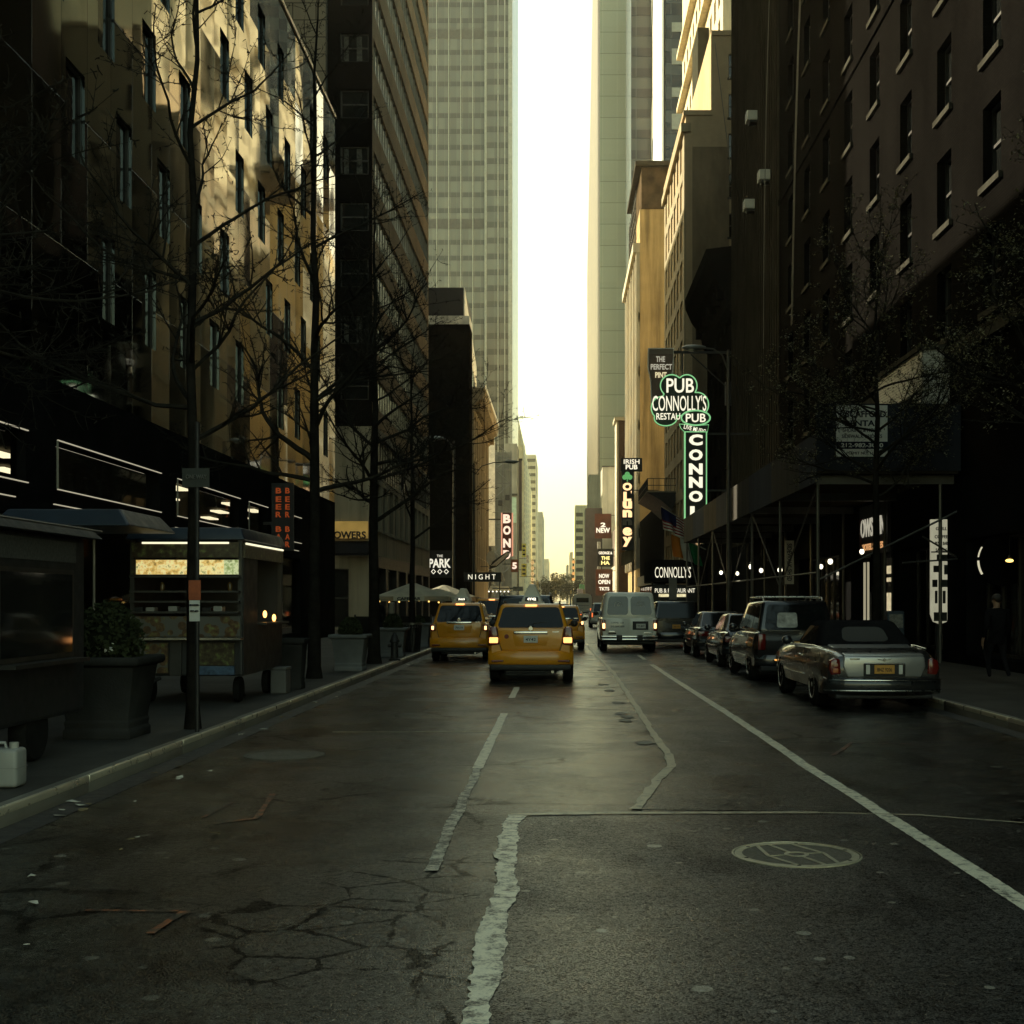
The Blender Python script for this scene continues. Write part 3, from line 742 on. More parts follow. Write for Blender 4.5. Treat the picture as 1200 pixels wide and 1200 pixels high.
# ------------------------------------------------------------------ generic saloon / SUV for the parked row and far traffic
def generic(loc, label, pm, kind='sedan', name='parked_car', cat='car', group=None, L=4.7, hw=.92, H=1.45, belt=.98, r=.33, rz=0, lamps=None, rails=False, glassm=None, detail=True):
    c = Car(name, label, cat, loc, rz, group)
    yr, yf = .19*L, .80*L
    if kind == 'sedan':
        st = [(.02,.40,belt-.10,hw*.80,hw*.86,hw*.76),(.10,.33,belt-.02,hw*.90,hw*.95,hw*.82),(.45,.28,belt+.0,hw*.95,hw*.99,hw*.84),
              (1.1,.24,belt-.0,hw*.96,hw,hw*.88),(2.4,.24,belt-.03,hw*.96,hw,hw*.88),(3.2,.25,belt-.06,hw*.96,hw,hw*.86),
              (L-.75,.27,belt-.16,hw*.93,hw*.97,hw*.80),(L-.25,.31,belt-.24,hw*.86,hw*.90,hw*.72),(L,.40,belt-.32,hw*.70,hw*.74,hw*.6)]
        c.hull(st, pm, (yr,yf), r)
        c.cabin((.62,3.35,hw*.86,belt-.04),(1.35,2.55,hw*.64,H), pm, .09)
        sides = ((.14,.46),(.48,.80))
    else:
        st = [(.02,.42,belt,hw*.86,hw*.91,hw*.84),(.09,.34,belt+.01,hw*.91,hw*.96,hw*.87),(.3,.30,belt,hw*.95,hw*.99,hw*.88),
              (1.4,.26,belt-.01,hw*.96,hw,hw*.90),(2.9,.26,belt-.04,hw*.96,hw,hw*.90),(3.5,.27,belt-.07,hw*.96,hw,hw*.86),
              (L-.6,.30,belt-.16,hw*.93,hw*.97,hw*.82),(L-.2,.34,belt-.25,hw*.86,hw*.92,hw*.76),(L,.42,belt-.36,hw*.72,hw*.78,hw*.66)]
        c.hull(st, pm, (yr,yf), r)
        c.cabin((.09,3.55,hw*.885,belt-.03),(.32,2.7,hw*.74,H), pm, .075)
        sides = ((.05,.28),(.30,.55),(.57,.83))
    c.pane('rear', (.08,.92,.08,.88), 'rear_window', glassm, cr=.1)
    for f in ('left','right'):
        for a0,a1 in sides:
            q = (1-a1,1-a0) if f == 'left' else (a0,a1)
            c.pane(f, (*q,.10,.84), 'side_window', cr=.14)
    c.pane('front', (.06,.94,.06,.9), 'windscreen')
    for sd in (1,-1):
        z0, z1 = (belt-.30, belt-.14) if kind == 'sedan' else (belt-.42, belt-.06)
        w0 = hw*.52 if kind == 'sedan' else hw*.72
        tl = bevbox(sd*w0, sd*hw*.90, -.012, .12, z0, z1, .025).build('tail_lamp', LENS_R, c.T, smooth=40)
        if lamps: bevbox(sd*(w0+.05), sd*hw*.87, -.02, .02, z0+.04, z1-.03, .015).build('lit_lens', lamps, tl)
        bevbox(sd*hw*.60, sd*hw*.86, L-.22, L-.12, belt-.46, belt-.34, .02).build('headlamp', HEAD, c.T)
    rings = []
    for x in (-1,-.94,-.6,0,.6,.94,1):
        yy = -.06 + .15*abs(x)**6; X_ = x*hw*.975
        rings.append([(X_,yy+.35,.36),(X_,yy+.02,.36),(X_,yy-.01,.40),(X_,yy-.015,.52),(X_,yy+.02,.60),(X_,yy+.35,.60)])
    MB().loft(rings).build('rear_bumper', pm, c.T, smooth=50)
    bevbox(-hw*.85,hw*.85,-.03,.4,.24,.365,.03).build('bumper_valance', BLK, c.T)
    c.plate(0, -.025 if kind != 'sedan' else -.02, belt-.24 if kind == 'sedan' else belt-.30, txt='DKR 4718', m=PLATE_Y)
    if detail:
        c.mirror(hw*.89, .64*L, belt+.04, pm)
        for sd in (1,-1):
            bevbox(sd*(hw-.02), sd*(hw+.012), yr+.55, yf-.55, .52,.56,.01).build('side_moulding', CHROME if kind == 'suv' else pm, c.T)
            for yy in (.42*L,.60*L): bevbox(sd*(hw*.955), sd*(hw+.02), yy, yy+.18, belt-.16, belt-.13, .01).build('door_handle', CHROME, c.T)
            if rails:
                MB().tube([(sd*hw*.68,.5,H-.01),(sd*hw*.69,.62,H+.07),(sd*hw*.69,2.4,H+.07),(sd*hw*.69,2.55,H-.02)], .02, 8).build('roof_rail', ALLOY, c.T, smooth=60)
    c.wheels(hw, yr, yf, r, .21)
    return c
GP = 'cars parked along the right kerb'
cS = generic((5.25,28.2,0), 'black SUV with silver roof rails parked right ahead of the open-top saloon', BLACKP, 'suv', 'parked_suv', 'car', GP, 4.9, .96, 1.80, 1.13, .37, rails=True)
for yy in (.75,1.9): MB().tube([(-.62,yy,1.885),(.62,yy,1.885)], .022, 8).build('roof_bar', ALLOY, cS.T, smooth=60)
cS.pane('rear', (.24,.52,.15,.62), 'pale_pane_patch', mat('grey_white_patch', (.40,.40,.37), .7, 0, .5, 7), off=.009)  # pale patch laid on the rear window
generic((5.28,34.3,0), 'second dark saloon from the camera in the parked row, directly ahead of the SUV', BLACKP, 'sedan', 'parked_car', 'car', GP, 4.7, .92, 1.46, .98)
generic((5.20,40.2,0), 'dark saloon farthest along the parked row, near the white van', DKGREY, 'sedan', 'parked_car', 'car', GP, 4.7, .92, 1.46, .98)
generic((4.45,48.5,0), 'black SUV stopped just right of the white van with one tail lamp glowing', BLACKP, 'suv', 'parked_suv', 'car', GP, 4.9, .98, 1.78, 1.12, .37, lamps=LIT_DIM)
generic((-.95,36.2,0), 'tall black SUV straight ahead of the nearest taxi', BLACKP, 'suv', 'large_suv', 'car', None, 5.2, 1.01, 1.96, 1.2, .39, rails=True)
generic((2.95,84,0), 'white SUV beyond the left side of the van', SILVER, 'suv', 'white_suv', 'car', None, 4.6, .93, 1.66, 1.1, .35, lamps=LIT_DIM)
far = [(.9,96,'silver saloon far down the middle lane',SILVER,'sedan'),(-2.6,92,'black SUV far down the left lane',BLACKP,'suv'),(-.5,118,'pale saloon beyond the silver one in the middle lane',SILVER,'sedan'),
       (5.2,60,'dark saloon parked beyond the black SUV by the pub',BLACKP,'sedan'),(5.2,90,'grey saloon parked by the far right kerb',DKGREY,'sedan'),(.6,150,'small yellow taxi far down the street',TAXI,'sedan'),(-2.4,135,'pale SUV far down the left lane',SILVER,'suv'),(3.4,170,'distant white SUV ahead of the cream bus',SILVER,'suv'),(-.6,185,'distant dark saloon in the middle of the street',DKGREY,'sedan')]
for x,y,lb,pm,kd in far:
    generic((x,y,0), lb, pm, kd, 'distant_car', 'car', 'distant traffic', H=1.46 if kd == 'sedan' else 1.7, belt=.98 if kd == 'sedan' else 1.1, lamps=LIT_DIM, detail=False)

# ------------------------------------------------------------------ passenger van, rear doors with tinted panes
def van():
    c = Car('passenger_van', 'white passenger van with twin rear doors and chrome bumper, brake lamps lit', 'van', (2.47,44.8,0))
    hw, L, H, belt = 1.0, 5.4, 2.10, 1.22
    st = [(.02,.48,belt,hw*.90,hw*.945,hw*.915),(.10,.42,belt,hw*.93,hw*.97,hw*.93),(.35,.36,belt,hw*.96,hw*.995,hw*.95),(2.5,.32,belt,hw*.97,hw,hw*.95),
          (4.2,.32,belt-.02,hw*.97,hw,hw*.93),(4.9,.36,belt-.12,hw*.92,hw*.96,hw*.84),(L,.45,belt-.24,hw*.80,hw*.84,hw*.7)]
    c.hull(st, VANP, (1.25,4.45), .37)
    c.cabin((.03,4.75,hw*.96,belt-.06),(.16,3.95,hw*.82,H), VANP, .10)
    for q,s in (((.075,.475),-1),((.525,.925),1)):
        p = c.pane('rear', (*q,.15,.84), 'rear_window', glass('tinted_van_glass', (.05,.054,.05), .12), cr=.12)
        # etched ring and aircraft emblem
        ctr = bil(c.rear, sum(q)/2, .52); EM = mat('etched_emblem', (.42,.42,.36), .6)
        mm = MB(); rr = .115
        ring = [[(ctr.x+(rr+dr)*math.cos(2*PI*k/28), ctr.y-.012, ctr.z+(rr+dr)*math.sin(2*PI*k/28)) for k in range(28)] for dr in (0,.014)]
        mm.loft(ring, cap=False)
        d = -1 if s < 0 else 1
        for pl in ([(-.08,.0),(.0,.012),(.085,.0),(.0,-.012)], [(.01,.01),(-.05,.075),(-.03,.075),(.035,.01)], [(.01,-.01),(.035,-.01),(-.03,-.075),(-.05,-.075)], [(-.06,.004),(-.085,.03),(-.075,.03),(-.045,.004)], [(-.06,-.004),(-.045,-.004),(-.075,-.03),(-.085,-.03)]):
            mm.face([(ctr.x+d*a, ctr.y-.012, ctr.z+b) for a,b in pl])
        mm.build('window_emblem', EM, p)
    sp = panel_on(c.left, (.05,.40,.12,.82)); sp.build('side_window', CGLASS, c.T)
    for f in ('left','right'):
        for a0,a1 in ((.42,.68),(.70,.93)):
            c.pane(f, ((1-a1,1-a0) if f == 'left' else (a0,a1))+(.12,.80), 'side_window', cr=.12)
    c.pane('right', (.05,.40,.12,.82), 'side_window'); c.pane('front', (.05,.95,.08,.9), 'windscreen')
    # rear doors
    for s in (-1,1):
        pts = [(s*.012,.004,.60),(s*.80,.004,.60),(s*.80,.004,1.18),(s*.012,.004,1.18)]
        d = MB().prism(pts if s > 0 else pts[::-1], (0,.05,0)).bevel(.018,2).build('rear_door', VANP, c.T, smooth=40)
        if s < 0:
            bevbox(-.74,-.50,-.016,.004,.70,.745,.012).build('door_handle', CHROME, d); bevbox(-.74,-.47,-.012,.004,.63,.685,.01).build('name_badge', BLK, d)
            text('CARMEL LUX', .052, (-.42,.001,1.03), INK, d, width=.46, depth=.003); text('212.268.5200', .06, (-.42,.001,.90), INK, d, width=.48, depth=.003, bold=.01)
        else:
            bevbox(.11,.66,-.012,.004,.78,1.08,.03).build('plate_recess', BLK, d)
            c.plate(.40,-.013,.915,.33,.16,PLATE_W,'TC 4817'); bevbox(.50,.76,-.010,.004,.66,.70,.01).build('name_badge', CHROME, d)
        for z in (.74,1.06): bevbox(s*.80,s*.835,-.01,.05,z,z+.09,.01).build('door_hinge', VANP, d)
    for s in (-1,1):
        tl = bevbox(s*.835,s*.965,-.02,.16,.74,1.14,.03,3).build('tail_lamp', LENS_R, c.T, smooth=40)
        bevbox(s*.85,s*.95,-.03,.02,.82,1.02,.04,3).build('lit_lens', LIT_HOT, tl, smooth=40)
    bp = bevbox(-.99,.99,-.16,.12,.41,.485,.03,3).build('rear_bumper', CHROME, c.T, smooth=40)
    bevbox(-.97,.97,-.12,.12,.485,.52,.01).build('bumper_step', BLK, bp); bevbox(-.99,.99,-.15,.12,.52,.575,.02,3).build('bumper_top', CHROME, bp, smooth=40)
    for s in (-1,1): bevbox(s*.26,s*.46,-.175,.0,.40,.60,.02).build('overrider', BLK, bp)
    bevbox(-.9,.9,.05,1.2,.26,.41,.05).build('underbody_tray', BLK, c.T)
    c.mirror(hw*.93, 4.2, belt+.1, BLK); c.wheels(hw, 1.25, 4.45, .37, .24)
    for s in (-1,1): bevbox(s*.6,s*.9,L-.18,L-.1,.62,.80,.02).build('headlamp', HEAD, c.T)
van()
# ------------------------------------------------------------------ small cream bus
def bus():
    c = Car('small_bus', 'cream minibus with one wide dark rear window, far ahead left of the van', 'bus', (2.5,136,0))
    hw, L, H = 1.05, 6.5, 2.55
    m = MB(); rings = []
    for y,k in ((0,.94),(.08,.985),(.3,1),(L-.3,1),(L,.92)):
        rings.append([(x*k,y,z) for x,z in ((.9,.42),(1.05,.5),(1.05,1.3),(1.0,2.2),(.86,2.46),(.5,2.55),(-.5,2.55),(-.86,2.46),(-1.0,2.2),(-1.05,1.3),(-1.05,.5),(-.9,.42))])
    m.loft(rings).build('body', CREAM, c.T, smooth=40)
    bevbox(-.66,.66,-.02,.03,1.62,2.12,.12,3).build('rear_window', CGLASS, c.T)
    for s in (-1,1):
        bevbox(s*.80,s*.95,-.02,.04,.75,1.0,.02).build('tail_lamp', LIT_DIM, c.T)
        for k in range(4): bevbox(s*1.0,s*1.058,.6+k*1.4,1.75+k*1.4,1.35,2.05,.03).build('side_window', CGLASS, c.T)
    bevbox(-1.0,1.0,-.1,.1,.42,.60,.03).build('rear_bumper', BLK, c.T)
    bevbox(-.7,.7,-.008,.02,1.28,1.31,.004).build('body_crease', BLK, c.T)
    c.plate(0,-.012,.95); c.wheels(1.05,1.5,5.2,.4,.25)
bus()
# ------------------------------------------------------------------ soft-top luxury saloon, nearest parked car
def cabrio():
    pm = DKGREY
    c = Car('parked_convertible', 'dark grey luxury convertible with soft top raised, nearest car parked on the right', 'car', (5.31,20.9,0), 0, GP)
    hw, L = .975, 5.35
    st = [(.00,.50,.84,hw*.84,hw*.885,hw*.70),(.05,.40,.90,hw*.885,hw*.94,hw*.76),(.22,.33,.955,hw*.93,hw*.97,hw*.80),(.55,.29,1.0,hw*.95,hw*.99,hw*.83),(1.25,.27,1.03,hw*.96,hw,hw*.86),
          (2.3,.27,1.02,hw*.96,hw,hw*.88),(3.4,.27,1.0,hw*.96,hw,hw*.88),(4.3,.28,.97,hw*.95,hw*.985,hw*.84),(5.0,.32,.93,hw*.92,hw*.95,hw*.78),(L,.40,.86,hw*.84,hw*.88,hw*.7)]
    c.hull(st, pm, (1.12,4.22), .365)
    c.cabin((1.08,3.55,hw*.855,.99),(1.75,2.85,hw*.64,1.46), mat('black_canvas_roof',(.012,.012,.013),.85,0,.2,9,.4,90), .11, 'soft_top')
    c.pane('rear', (.24,.76,.22,.74), 'rear_window', glass('dull_plastic_window',(.05,.052,.05),.2), cr=.16)
    for f in ('left','right'):
        for a0,a1 in ((.20,.48),(.50,.86)):
            c.pane(f, ((1-a1,1-a0) if f == 'left' else (a0,a1))+(.08,.78), 'side_window', cr=.16)
    c.pane('front', (.05,.95,.06,.9), 'windscreen')
    # boot lid with pressed plate recess
    LID = paint('light_catching_grey_lid', (.42,.42,.41), .34, .6)  # lid lighter than the body: the light it catches is in the paint
    bl = MB().prism([(x,-.014,z) for x,z in ((-.60,.55),(.60,.55),(.68,.72),(.66,.895),(-.66,.895),(-.68,.72))], (0,.10,0)).bevel(.03,3).build('boot_lid', LID, c.T, smooth=40)
    m = MB(); m.hexa([(-.66,.02,.90),(.66,.02,.90),(.70,1.15,1.03),(-.70,1.15,1.03)],[(-.64,.03,.925),(.64,.03,.925),(.68,1.1,1.055),(-.68,1.1,1.055)]).bevel(.015,2).build('boot_top', LID, bl, smooth=40)
    for i,(x0,x1,z0,z1) in enumerate(((-.34,.34,.765,.79),(-.34,.34,.565,.59),(-.34,-.31,.59,.765),(.31,.34,.59,.765))):
        bevbox(x0,x1,-.034,-.008,z0,z1,.008).build('plate_frame', CHROME if i == 0 else BLK, bl)
    bevbox(-.31,.31,-.020,-.010,.59,.765,.005).build('plate_recess', BLK, bl)
    for s in (-1,1): bevbox(s*.235,s*.30,-.026,-.012,.60,.755,.008).build('reversing_lamp', mat('white_lens',(.7,.7,.64),.3), bl)
    c.plate(0,-.021,.68,.33,.145,PLATE_Y,'BNZ 9206', 'amber number plate')
    m = MB().lathe([(.001,0),(.026,0),(.03,.01)], c=(0,-.03,.835), axis='y', n=14)
    for s in (-1,1): m.prism([(s*.025,-.026,.838),(s*.12,-.026,.856),(s*.10,-.026,.836),(s*.025,-.026,.825)][::s], (0,.012,0))
    m.build('winged_badge', CHROME, bl); MB().box(-.56,-.40,-.02,-.012,.835,.86).build('name_badge', CHROME, bl)
    for s in (-1,1):
        m = MB().prism([(s*x,-.012,z) for x,z in ((.70,.60),(.865,.58),(.90,.70),(.885,.82),(.80,.87),(.715,.84))][::s], (0,.22,0)).bevel(.03,3)
        tl = m.build('tail_lamp', LENS_R, c.T, smooth=40)
        if s < 0:
            bevbox(-.84,-.745,-.020,.03,.62,.70,.02).build('orange_lens', mat('orange_lens',(.55,.17,.05),.2,coat=.6), tl); bevbox(-.83,-.75,-.020,.03,.72,.78,.02).build('clear_lens', mat('pinkish_lens',(.5,.3,.2),.2,coat=.6), tl)
    rings = []
    for x in (-1,-.95,-.8,-.4,0,.4,.8,.95,1):
        yy = -.13 + .26*abs(x)**5; X_ = x*hw*.985
        rings.append([(X_,yy+.4,.27),(X_,yy+.05,.27),(X_,yy+.01,.31),(X_,yy-.005,.42),(X_,yy+.0,.50),(X_,yy+.06,.545),(X_,yy+.4,.55)])
    bp = MB().loft(rings).build('rear_bumper', DKGREY, c.T, smooth=50)
    def strip(z, m_, t=.014):
        MB().tube([(x*hw*.985, -.13+.26*abs(x)**5-.004, z) for x in (-1,-.95,-.8,-.4,0,.4,.8,.95,1)], t, 6).build('bumper_strip', m_, bp, smooth=60)
    strip(.505, CHROME, .012); strip(.335, ALLOY, .012)
    bevbox(-.8,.8,.0,.6,.19,.275,.03).build('bumper_valance', BLK, c.T)
    for s in (-1,1):
        MB().tube([(s*hw*.88,.62,.995),(s*hw*.895,1.3,1.025),(s*hw*.905,2.4,1.015),(s*hw*.90,3.6,.995)], .012, 6).build('waist_strip', CHROME, c.T, smooth=60)
        bevbox(s*(hw*.985),s*(hw+.018),1.75,3.7,.50,.535,.01).build('side_moulding', CHROME, c.T)
        bevbox(s*(hw*.975),s*(hw+.02),2.15,2.35,.83,.86,.01).build('door_handle', CHROME, c.T)
        bevbox(s*(hw*.98),s*(hw+.012),4.65,4.78,.60,.63,.008).build('side_marker', emis('amber_marker',(1,.45,.1),.5), c.T)
        MB().lathe([(.001,0),(.10,0),(.11,-.05)], c=(s*.6,L+.0,.72), axis='y', n=16).build('headlamp', HEAD, c.T)
    c.mirror(hw*.88, 3.35, 1.06, pm); c.wheels(hw, 1.12, 4.22, .365, .25, 1)
cabrio()
# ================================================================== BUILDINGS
FACE = {'-y': (Vector((1,0,0)), Vector((0,-1,0)), 0.0), '-x': (Vector((0,-1,0)), Vector((-1,0,0)), -PI/2), '+x': (Vector((0,1,0)), Vector((1,0,0)), PI/2)}
class Bldg:
    def __init__(s, name, label, base, group=None):
        s.T = thing(name, label, 'building', base, 0, group); s.base = Vector(base)
    def add(s, name, mb, m, smooth=0, label=None, parent=None):
        o = mb.build(name, m, parent or s.T, smooth, label)
        if not parent: o.location = -s.base
        return o
    def put(s, name, me, pos, rz=0, parent=None):
        o = link(name, me, s.T); o.location = Vector(pos) - s.base; o.rotation_euler = (0,0,rz); return o
def wall_face(mb, O, d, W, z0, z1, opens, depth=.25):
    """wall W long from O, with real openings and reveals"""
    U, N, _ = FACE[d]; O = Vector(O)
    def P(u, dp, z): p = O + U*u - N*dp; return Vector((p.x, p.y, z))
    us = sorted({0.0, W} | {q for o in opens for q in o[:2]}); zs = sorted({z0, z1} | {q for o in opens for q in o[2:4]})
    for i in range(len(us)-1):
        run = None
        for j in range(len(zs)-1):
            um, zm = (us[i]+us[i+1])/2, (zs[j]+zs[j+1])/2
            hole = any(o[0] < um < o[1] and o[2] < zm < o[3] for o in opens)
            if not hole:
                if run is None: run = zs[j]
            if (hole or j == len(zs)-2) and run is not None:
                e = zs[j] if hole else zs[j+1]
                mb.face([P(us[i],0,run),P(us[i+1],0,run),P(us[i+1],0,e),P(us[i],0,e)]); run = None
    for a,b,c,e in [o[:4] for o in opens]:
        mb.face([P(a,0,c),P(b,0,c),P(b,depth,c),P(a,depth,c)]); mb.face([P(a,0,e),P(a,depth,e),P(b,depth,e),P(b,0,e)])
        mb.face([P(a,0,c),P(a,depth,c),P(a,depth,e),P(a,0,e)]); mb.face([P(b,0,c),P(b,0,e),P(b,depth,e),P(b,depth,c)])
    return P
_win = {}
def window_meshes(w, h, depth, frame_m, pane_m, style='hung', sill_m=None, fr=.07):
    key = (round(w,3), round(h,3), depth, frame_m.name if frame_m else '', pane_m.name, style, sill_m.name if sill_m else '')
    if key in _win: return _win[key]
    pm = MB(); pm.face([(-w/2,depth-.02,0),(w/2,depth-.02,0),(w/2,depth-.02,h),(-w/2,depth-.02,h)])
    out = {'pane': pm.mesh('window', pane_m), 'frame': None, 'sill': None}
    if frame_m:
        f = MB(); y0, y1 = depth-.08, depth-.021
        f.box(-w/2,-w/2+fr,y0,y1,0,h); f.box(w/2-fr,w/2,y0,y1,0,h); f.box(-w/2+fr,w/2-fr,y0,y1,0,fr); f.box(-w/2+fr,w/2-fr,y0,y1,h-fr,h)
        if style == 'hung': f.box(-w/2+fr,w/2-fr,y0,y1,h*.5-fr/2,h*.5+fr/2)
        if style == 'pair': f.box(-fr/2,fr/2,y0,y1,fr,h-fr)
        if style == 'triple':
            for q in (-w/6,w/6): f.box(q-fr/2,q+fr/2,y0,y1,fr,h-fr)
        if style == 'strip':
            n = int(w/1.1)
            for i in range(1,n): q = -w/2+w*i/n; f.box(q-fr/2,q+fr/2,y0,y1,fr,h-fr)
        out['frame'] = f.mesh('frame', frame_m)
    if sill_m:
        out['sill'] = MB().box(-w/2-.1,w/2+.1,-.10,.10,-.16,-.002).mesh('sill', sill_m)
    _win[key] = out; return out
def hang(B, P, d, opens, depth, frame_m, pane_m, style='hung', sill_m=None, fr=.07, limit=100, sill_ok=None):
    rz = FACE[d][2]
    for i,o in enumerate(opens[:limit]):
        k = window_meshes(o[1]-o[0], o[3]-o[2], depth, frame_m, pane_m, style, sill_m, fr)
        wdw = B.put('window', k['pane'], P((o[0]+o[1])/2, 0, o[2]), rz)
        if k['frame']: link('frame', k['frame'], wdw)
        if k['sill'] and (sill_ok is None or sill_ok(o)): link('sill', k['sill'], wdw)
def shell(mb, x0,x1,y0,y1,z0,z1, skip=''):
    """closed walls and roof except the named faces"""
    if 'W' not in skip: mb.face([(x0,y1,z0),(x0,y0,z0),(x0,y0,z1),(x0,y1,z1)])
    if 'E' not in skip: mb.face([(x1,y0,z0),(x1,y1,z0),(x1,y1,z1),(x1,y0,z1)])
    if 'S' not in skip: mb.face([(x0,y0,z0),(x1,y0,z0),(x1,y0,z1),(x0,y0,z1)])
    if 'N' not in skip: mb.face([(x1,y1,z0),(x0,y1,z0),(x0,y1,z1),(x1,y1,z1)])
    mb.face([(x0,y0,z1),(x1,y0,z1),(x1,y1,z1),(x0,y1,z1)])
def grid(u0, du, nu, w, z0, dz, nz, h, skip=None):
    return [(u0+i*du-w/2, u0+i*du+w/2, z0+j*dz, z0+j*dz+h) for j in range(nz) for i in range(nu) if not (skip and skip(i,j))]

G_DARK = glass('dark_window_glass', (.010,.011,.010), .05, .02, 1.2)
G_WAVY = glass('rippled_window_glass', (.010,.0105,.010), .04, .25, 1.6, spec=.25)
FR_DK = mat('dark_bronze_frame', (.035,.032,.026), .45, .4)
FR_LT = mat('cream_painted_frame', (.45,.43,.34), .6)
def clear_glass():
    k = NT('clear_shop_glass'); t = k.t
    tr = k.n('BsdfTransparent'); gl = k.n('BsdfGlossy'); gl.inputs['Roughness'].default_value = .03; mx = k.n('MixShader'); fr = k.n('Fresnel')
    k.l(fr.outputs[0], mx.inputs[0]); k.l(tr.outputs[0], mx.inputs[1]); k.l(gl.outputs[0], mx.inputs[2])
    k.l(mx.outputs[0], t.nodes['Material Output'].inputs[0]); return k.m
CLEAR = clear_glass()
STONE_BLK = mat('black_polished_stone', (.008,.008,.008), .5, 0, .3, 1, spec=0.0)
STRIPL = emis('white_emissive_strip', (1,.90,.66), .15)  # emissive white lines along the window bands
CEIL = emis('fluorescent_ceiling_panel', (1,.88,.55), .55)
ROOM = mat('dim_room_lining', (.05,.045,.035), .8)

# ---------------- L1: low building clad in satin metal panels, black glazed base
B = Bldg('office_building', 'low office building clad in glossy metal panels with slim staggered windows on the left', (-17,24,0))
m = MB(); ops = []
r = random.Random(5)
for j,zc in enumerate((21.7,18.6,15.5,12.4,9.3)):
    for i in range(15):
        y = 14.2 + 3.1*i + (1.2 if j % 2 else 0)
        if (i*7 + j*5) % 6 == 0 or y > 58: continue
        ops.append((y-2-.55, y-2+.55, zc-1.0, zc+1.0))
P = wall_face(m, (LF,2,0), '+x', 58, 6.4, 24.4, ops, .16)
shell(m, -24,LF,2,60,6.4,24.4,'E')
B.add('wall', m, metal_panels()); hang(B, P, '+x', ops, .16, FR_DK, G_WAVY, 'plain', None, .05)
bands = [(18.0,25.2),(26.7,33.65),(35.1,42.0),(43.2,46.0),(48.5,52.0)]
m = MB(); bo = [(a-2,b-2,4.15,5.13) for a,b in bands]
sh = [(a-2,b-2,.5,3.5) for a,b in bands]
P2 = wall_face(m, (LF,2,0), '+x', 58, 0, 6.4, bo+sh, .3)
shell(m, -24,LF,2,60,0,6.4,'E'); B.add('base_wall', m, STONE_BLK)
for (a,b),o,s_ in zip(bands, bo, sh):
    for q in (o,s_):
        k = window_meshes(q[1]-q[0], q[3]-q[2], .2, None, CLEAR); B.put('shop_window', k['pane'], P2((q[0]+q[1])/2,0,q[2]), PI/2)
    x = LF+.03
    B.add('frame_strip', MB().box(x,x+.035,a,b,5.14,5.16), STRIPL)
    B.add('frame_strip', MB().box(x,x+.035,a,b,4.115,4.135), STRIPL)
    B.add('frame_strip', MB().box(x,x+.035,a-.2,b-.6,3.79,3.81), STRIPL)
    B.add('frame_strip', MB().box(x,x+.035,a-.02,a+.005,4.135,5.14), mat('unlit_trim_strip',(.3,.28,.22),.4))
m = MB(); x0, xb_, ya_, yb_ = LF-.32, -17.5, 17.6, 58.0
m.face([(xb_,ya_,3.6),(xb_,yb_,3.6),(xb_,yb_,5.5),(xb_,ya_,5.5)])
for y in (ya_,yb_): m.face([(x0,y,3.6),(xb_,y,3.6),(xb_,y,5.5),(x0,y,5.5)])
m.face([(x0,ya_,5.5),(x0,yb_,5.5),(xb_,yb_,5.5),(xb_,ya_,5.5)]); m.face([(x0,ya_,3.6),(x0,yb_,3.6),(xb_,yb_,3.6),(xb_,ya_,3.6)])
m.face([(-13.5,ya_,.2),(-13.5,yb_,.2),(-13.5,yb_,3.59),(-13.5,ya_,3.59)])
B.add('room_lining', m, ROOM)
for i,xx in enumerate((-12.2,-13.7,-15.2)):
    for q in range(8):
        if (q*3+i*5) % 4 == 0: continue
        y = 30+3.4*q+i*.6; B.add('ceiling_light', MB().box(xx-.2,xx+.2,y,y+1.4,5.36,5.42), CEIL)
B.add('parapet_cap', MB().box(-24,LF+.06,2,60.02,24.40,24.56), mat('pale_metal_coping', (.45,.43,.36), .35, .6))
# unseen slab added behind it to shade the street and block sky light
B = Bldg('shade_block', 'unseen dark block added behind the metal clad building to shade the street', (-30,20,0))
m = MB(); shell(m, -44,-17,-20,44,0,110); B.add('wall', m, brick('grey_brown_brick', (.12,.10,.08),(.10,.085,.07),(.06,.055,.045)))

def mirror_glass():
    k = NT('coated_ribbon_glass'); k.base(k.ramp(k.noise(.5, 2), [(.35, (.50,.48,.40)), (.65, (.75,.72,.60))])); k.b.inputs['Metallic'].default_value = .9; k.rough(.06)
    k.bump(k.noise(1.3, 2), .35, .03); return k.m
# ---------------- L2: brick office block with ribbon windows
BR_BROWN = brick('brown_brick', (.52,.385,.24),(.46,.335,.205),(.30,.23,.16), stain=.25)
BR_DARK = brick('dark_and_shaded_brick', (.013,.0105,.0085),(.010,.0085,.007),(.006,.0055,.005), stain=.3)
BEIGE_ST = streaked('beige_limestone', (.26,.23,.165), .3)
B = Bldg('office_building', 'tall brown brick office block with long ribbon windows and dark end wall', (-17,88,0))
y0,y1,H2 = 72.0,103.0,110.0
m = MB(); ops = [(.5,30.6,z,z+1.75) for z in [12.9+3.17*i for i in range(19)]]
P = wall_face(m, (LF,y0,0), '+x', y1-y0, 11.6, H2, ops, .14); shell(m, -26,LF,y0,y1,11.6,H2,'ES'); B.add('wall', m, BR_BROWN)
hang(B, P, '+x', ops, .14, mat('tan_mullion', (.20,.17,.12), .5, .2), mirror_glass(), 'strip', None, .06)
m = MB(); fo = [(13.7,15.3,z+.2,z+1.8) for z in [12.9+3.17*i for i in range(19)]]
P = wall_face(m, (-26,y0,0), '-y', 15.5, 11.6, H2, fo, .2); B.add('end_wall', m, BR_DARK)  # end wall darker than the brown brick: its shade is in the colour
hang(B, P, '-y', fo, .2, FR_DK, G_DARK, 'hung', None, .07)
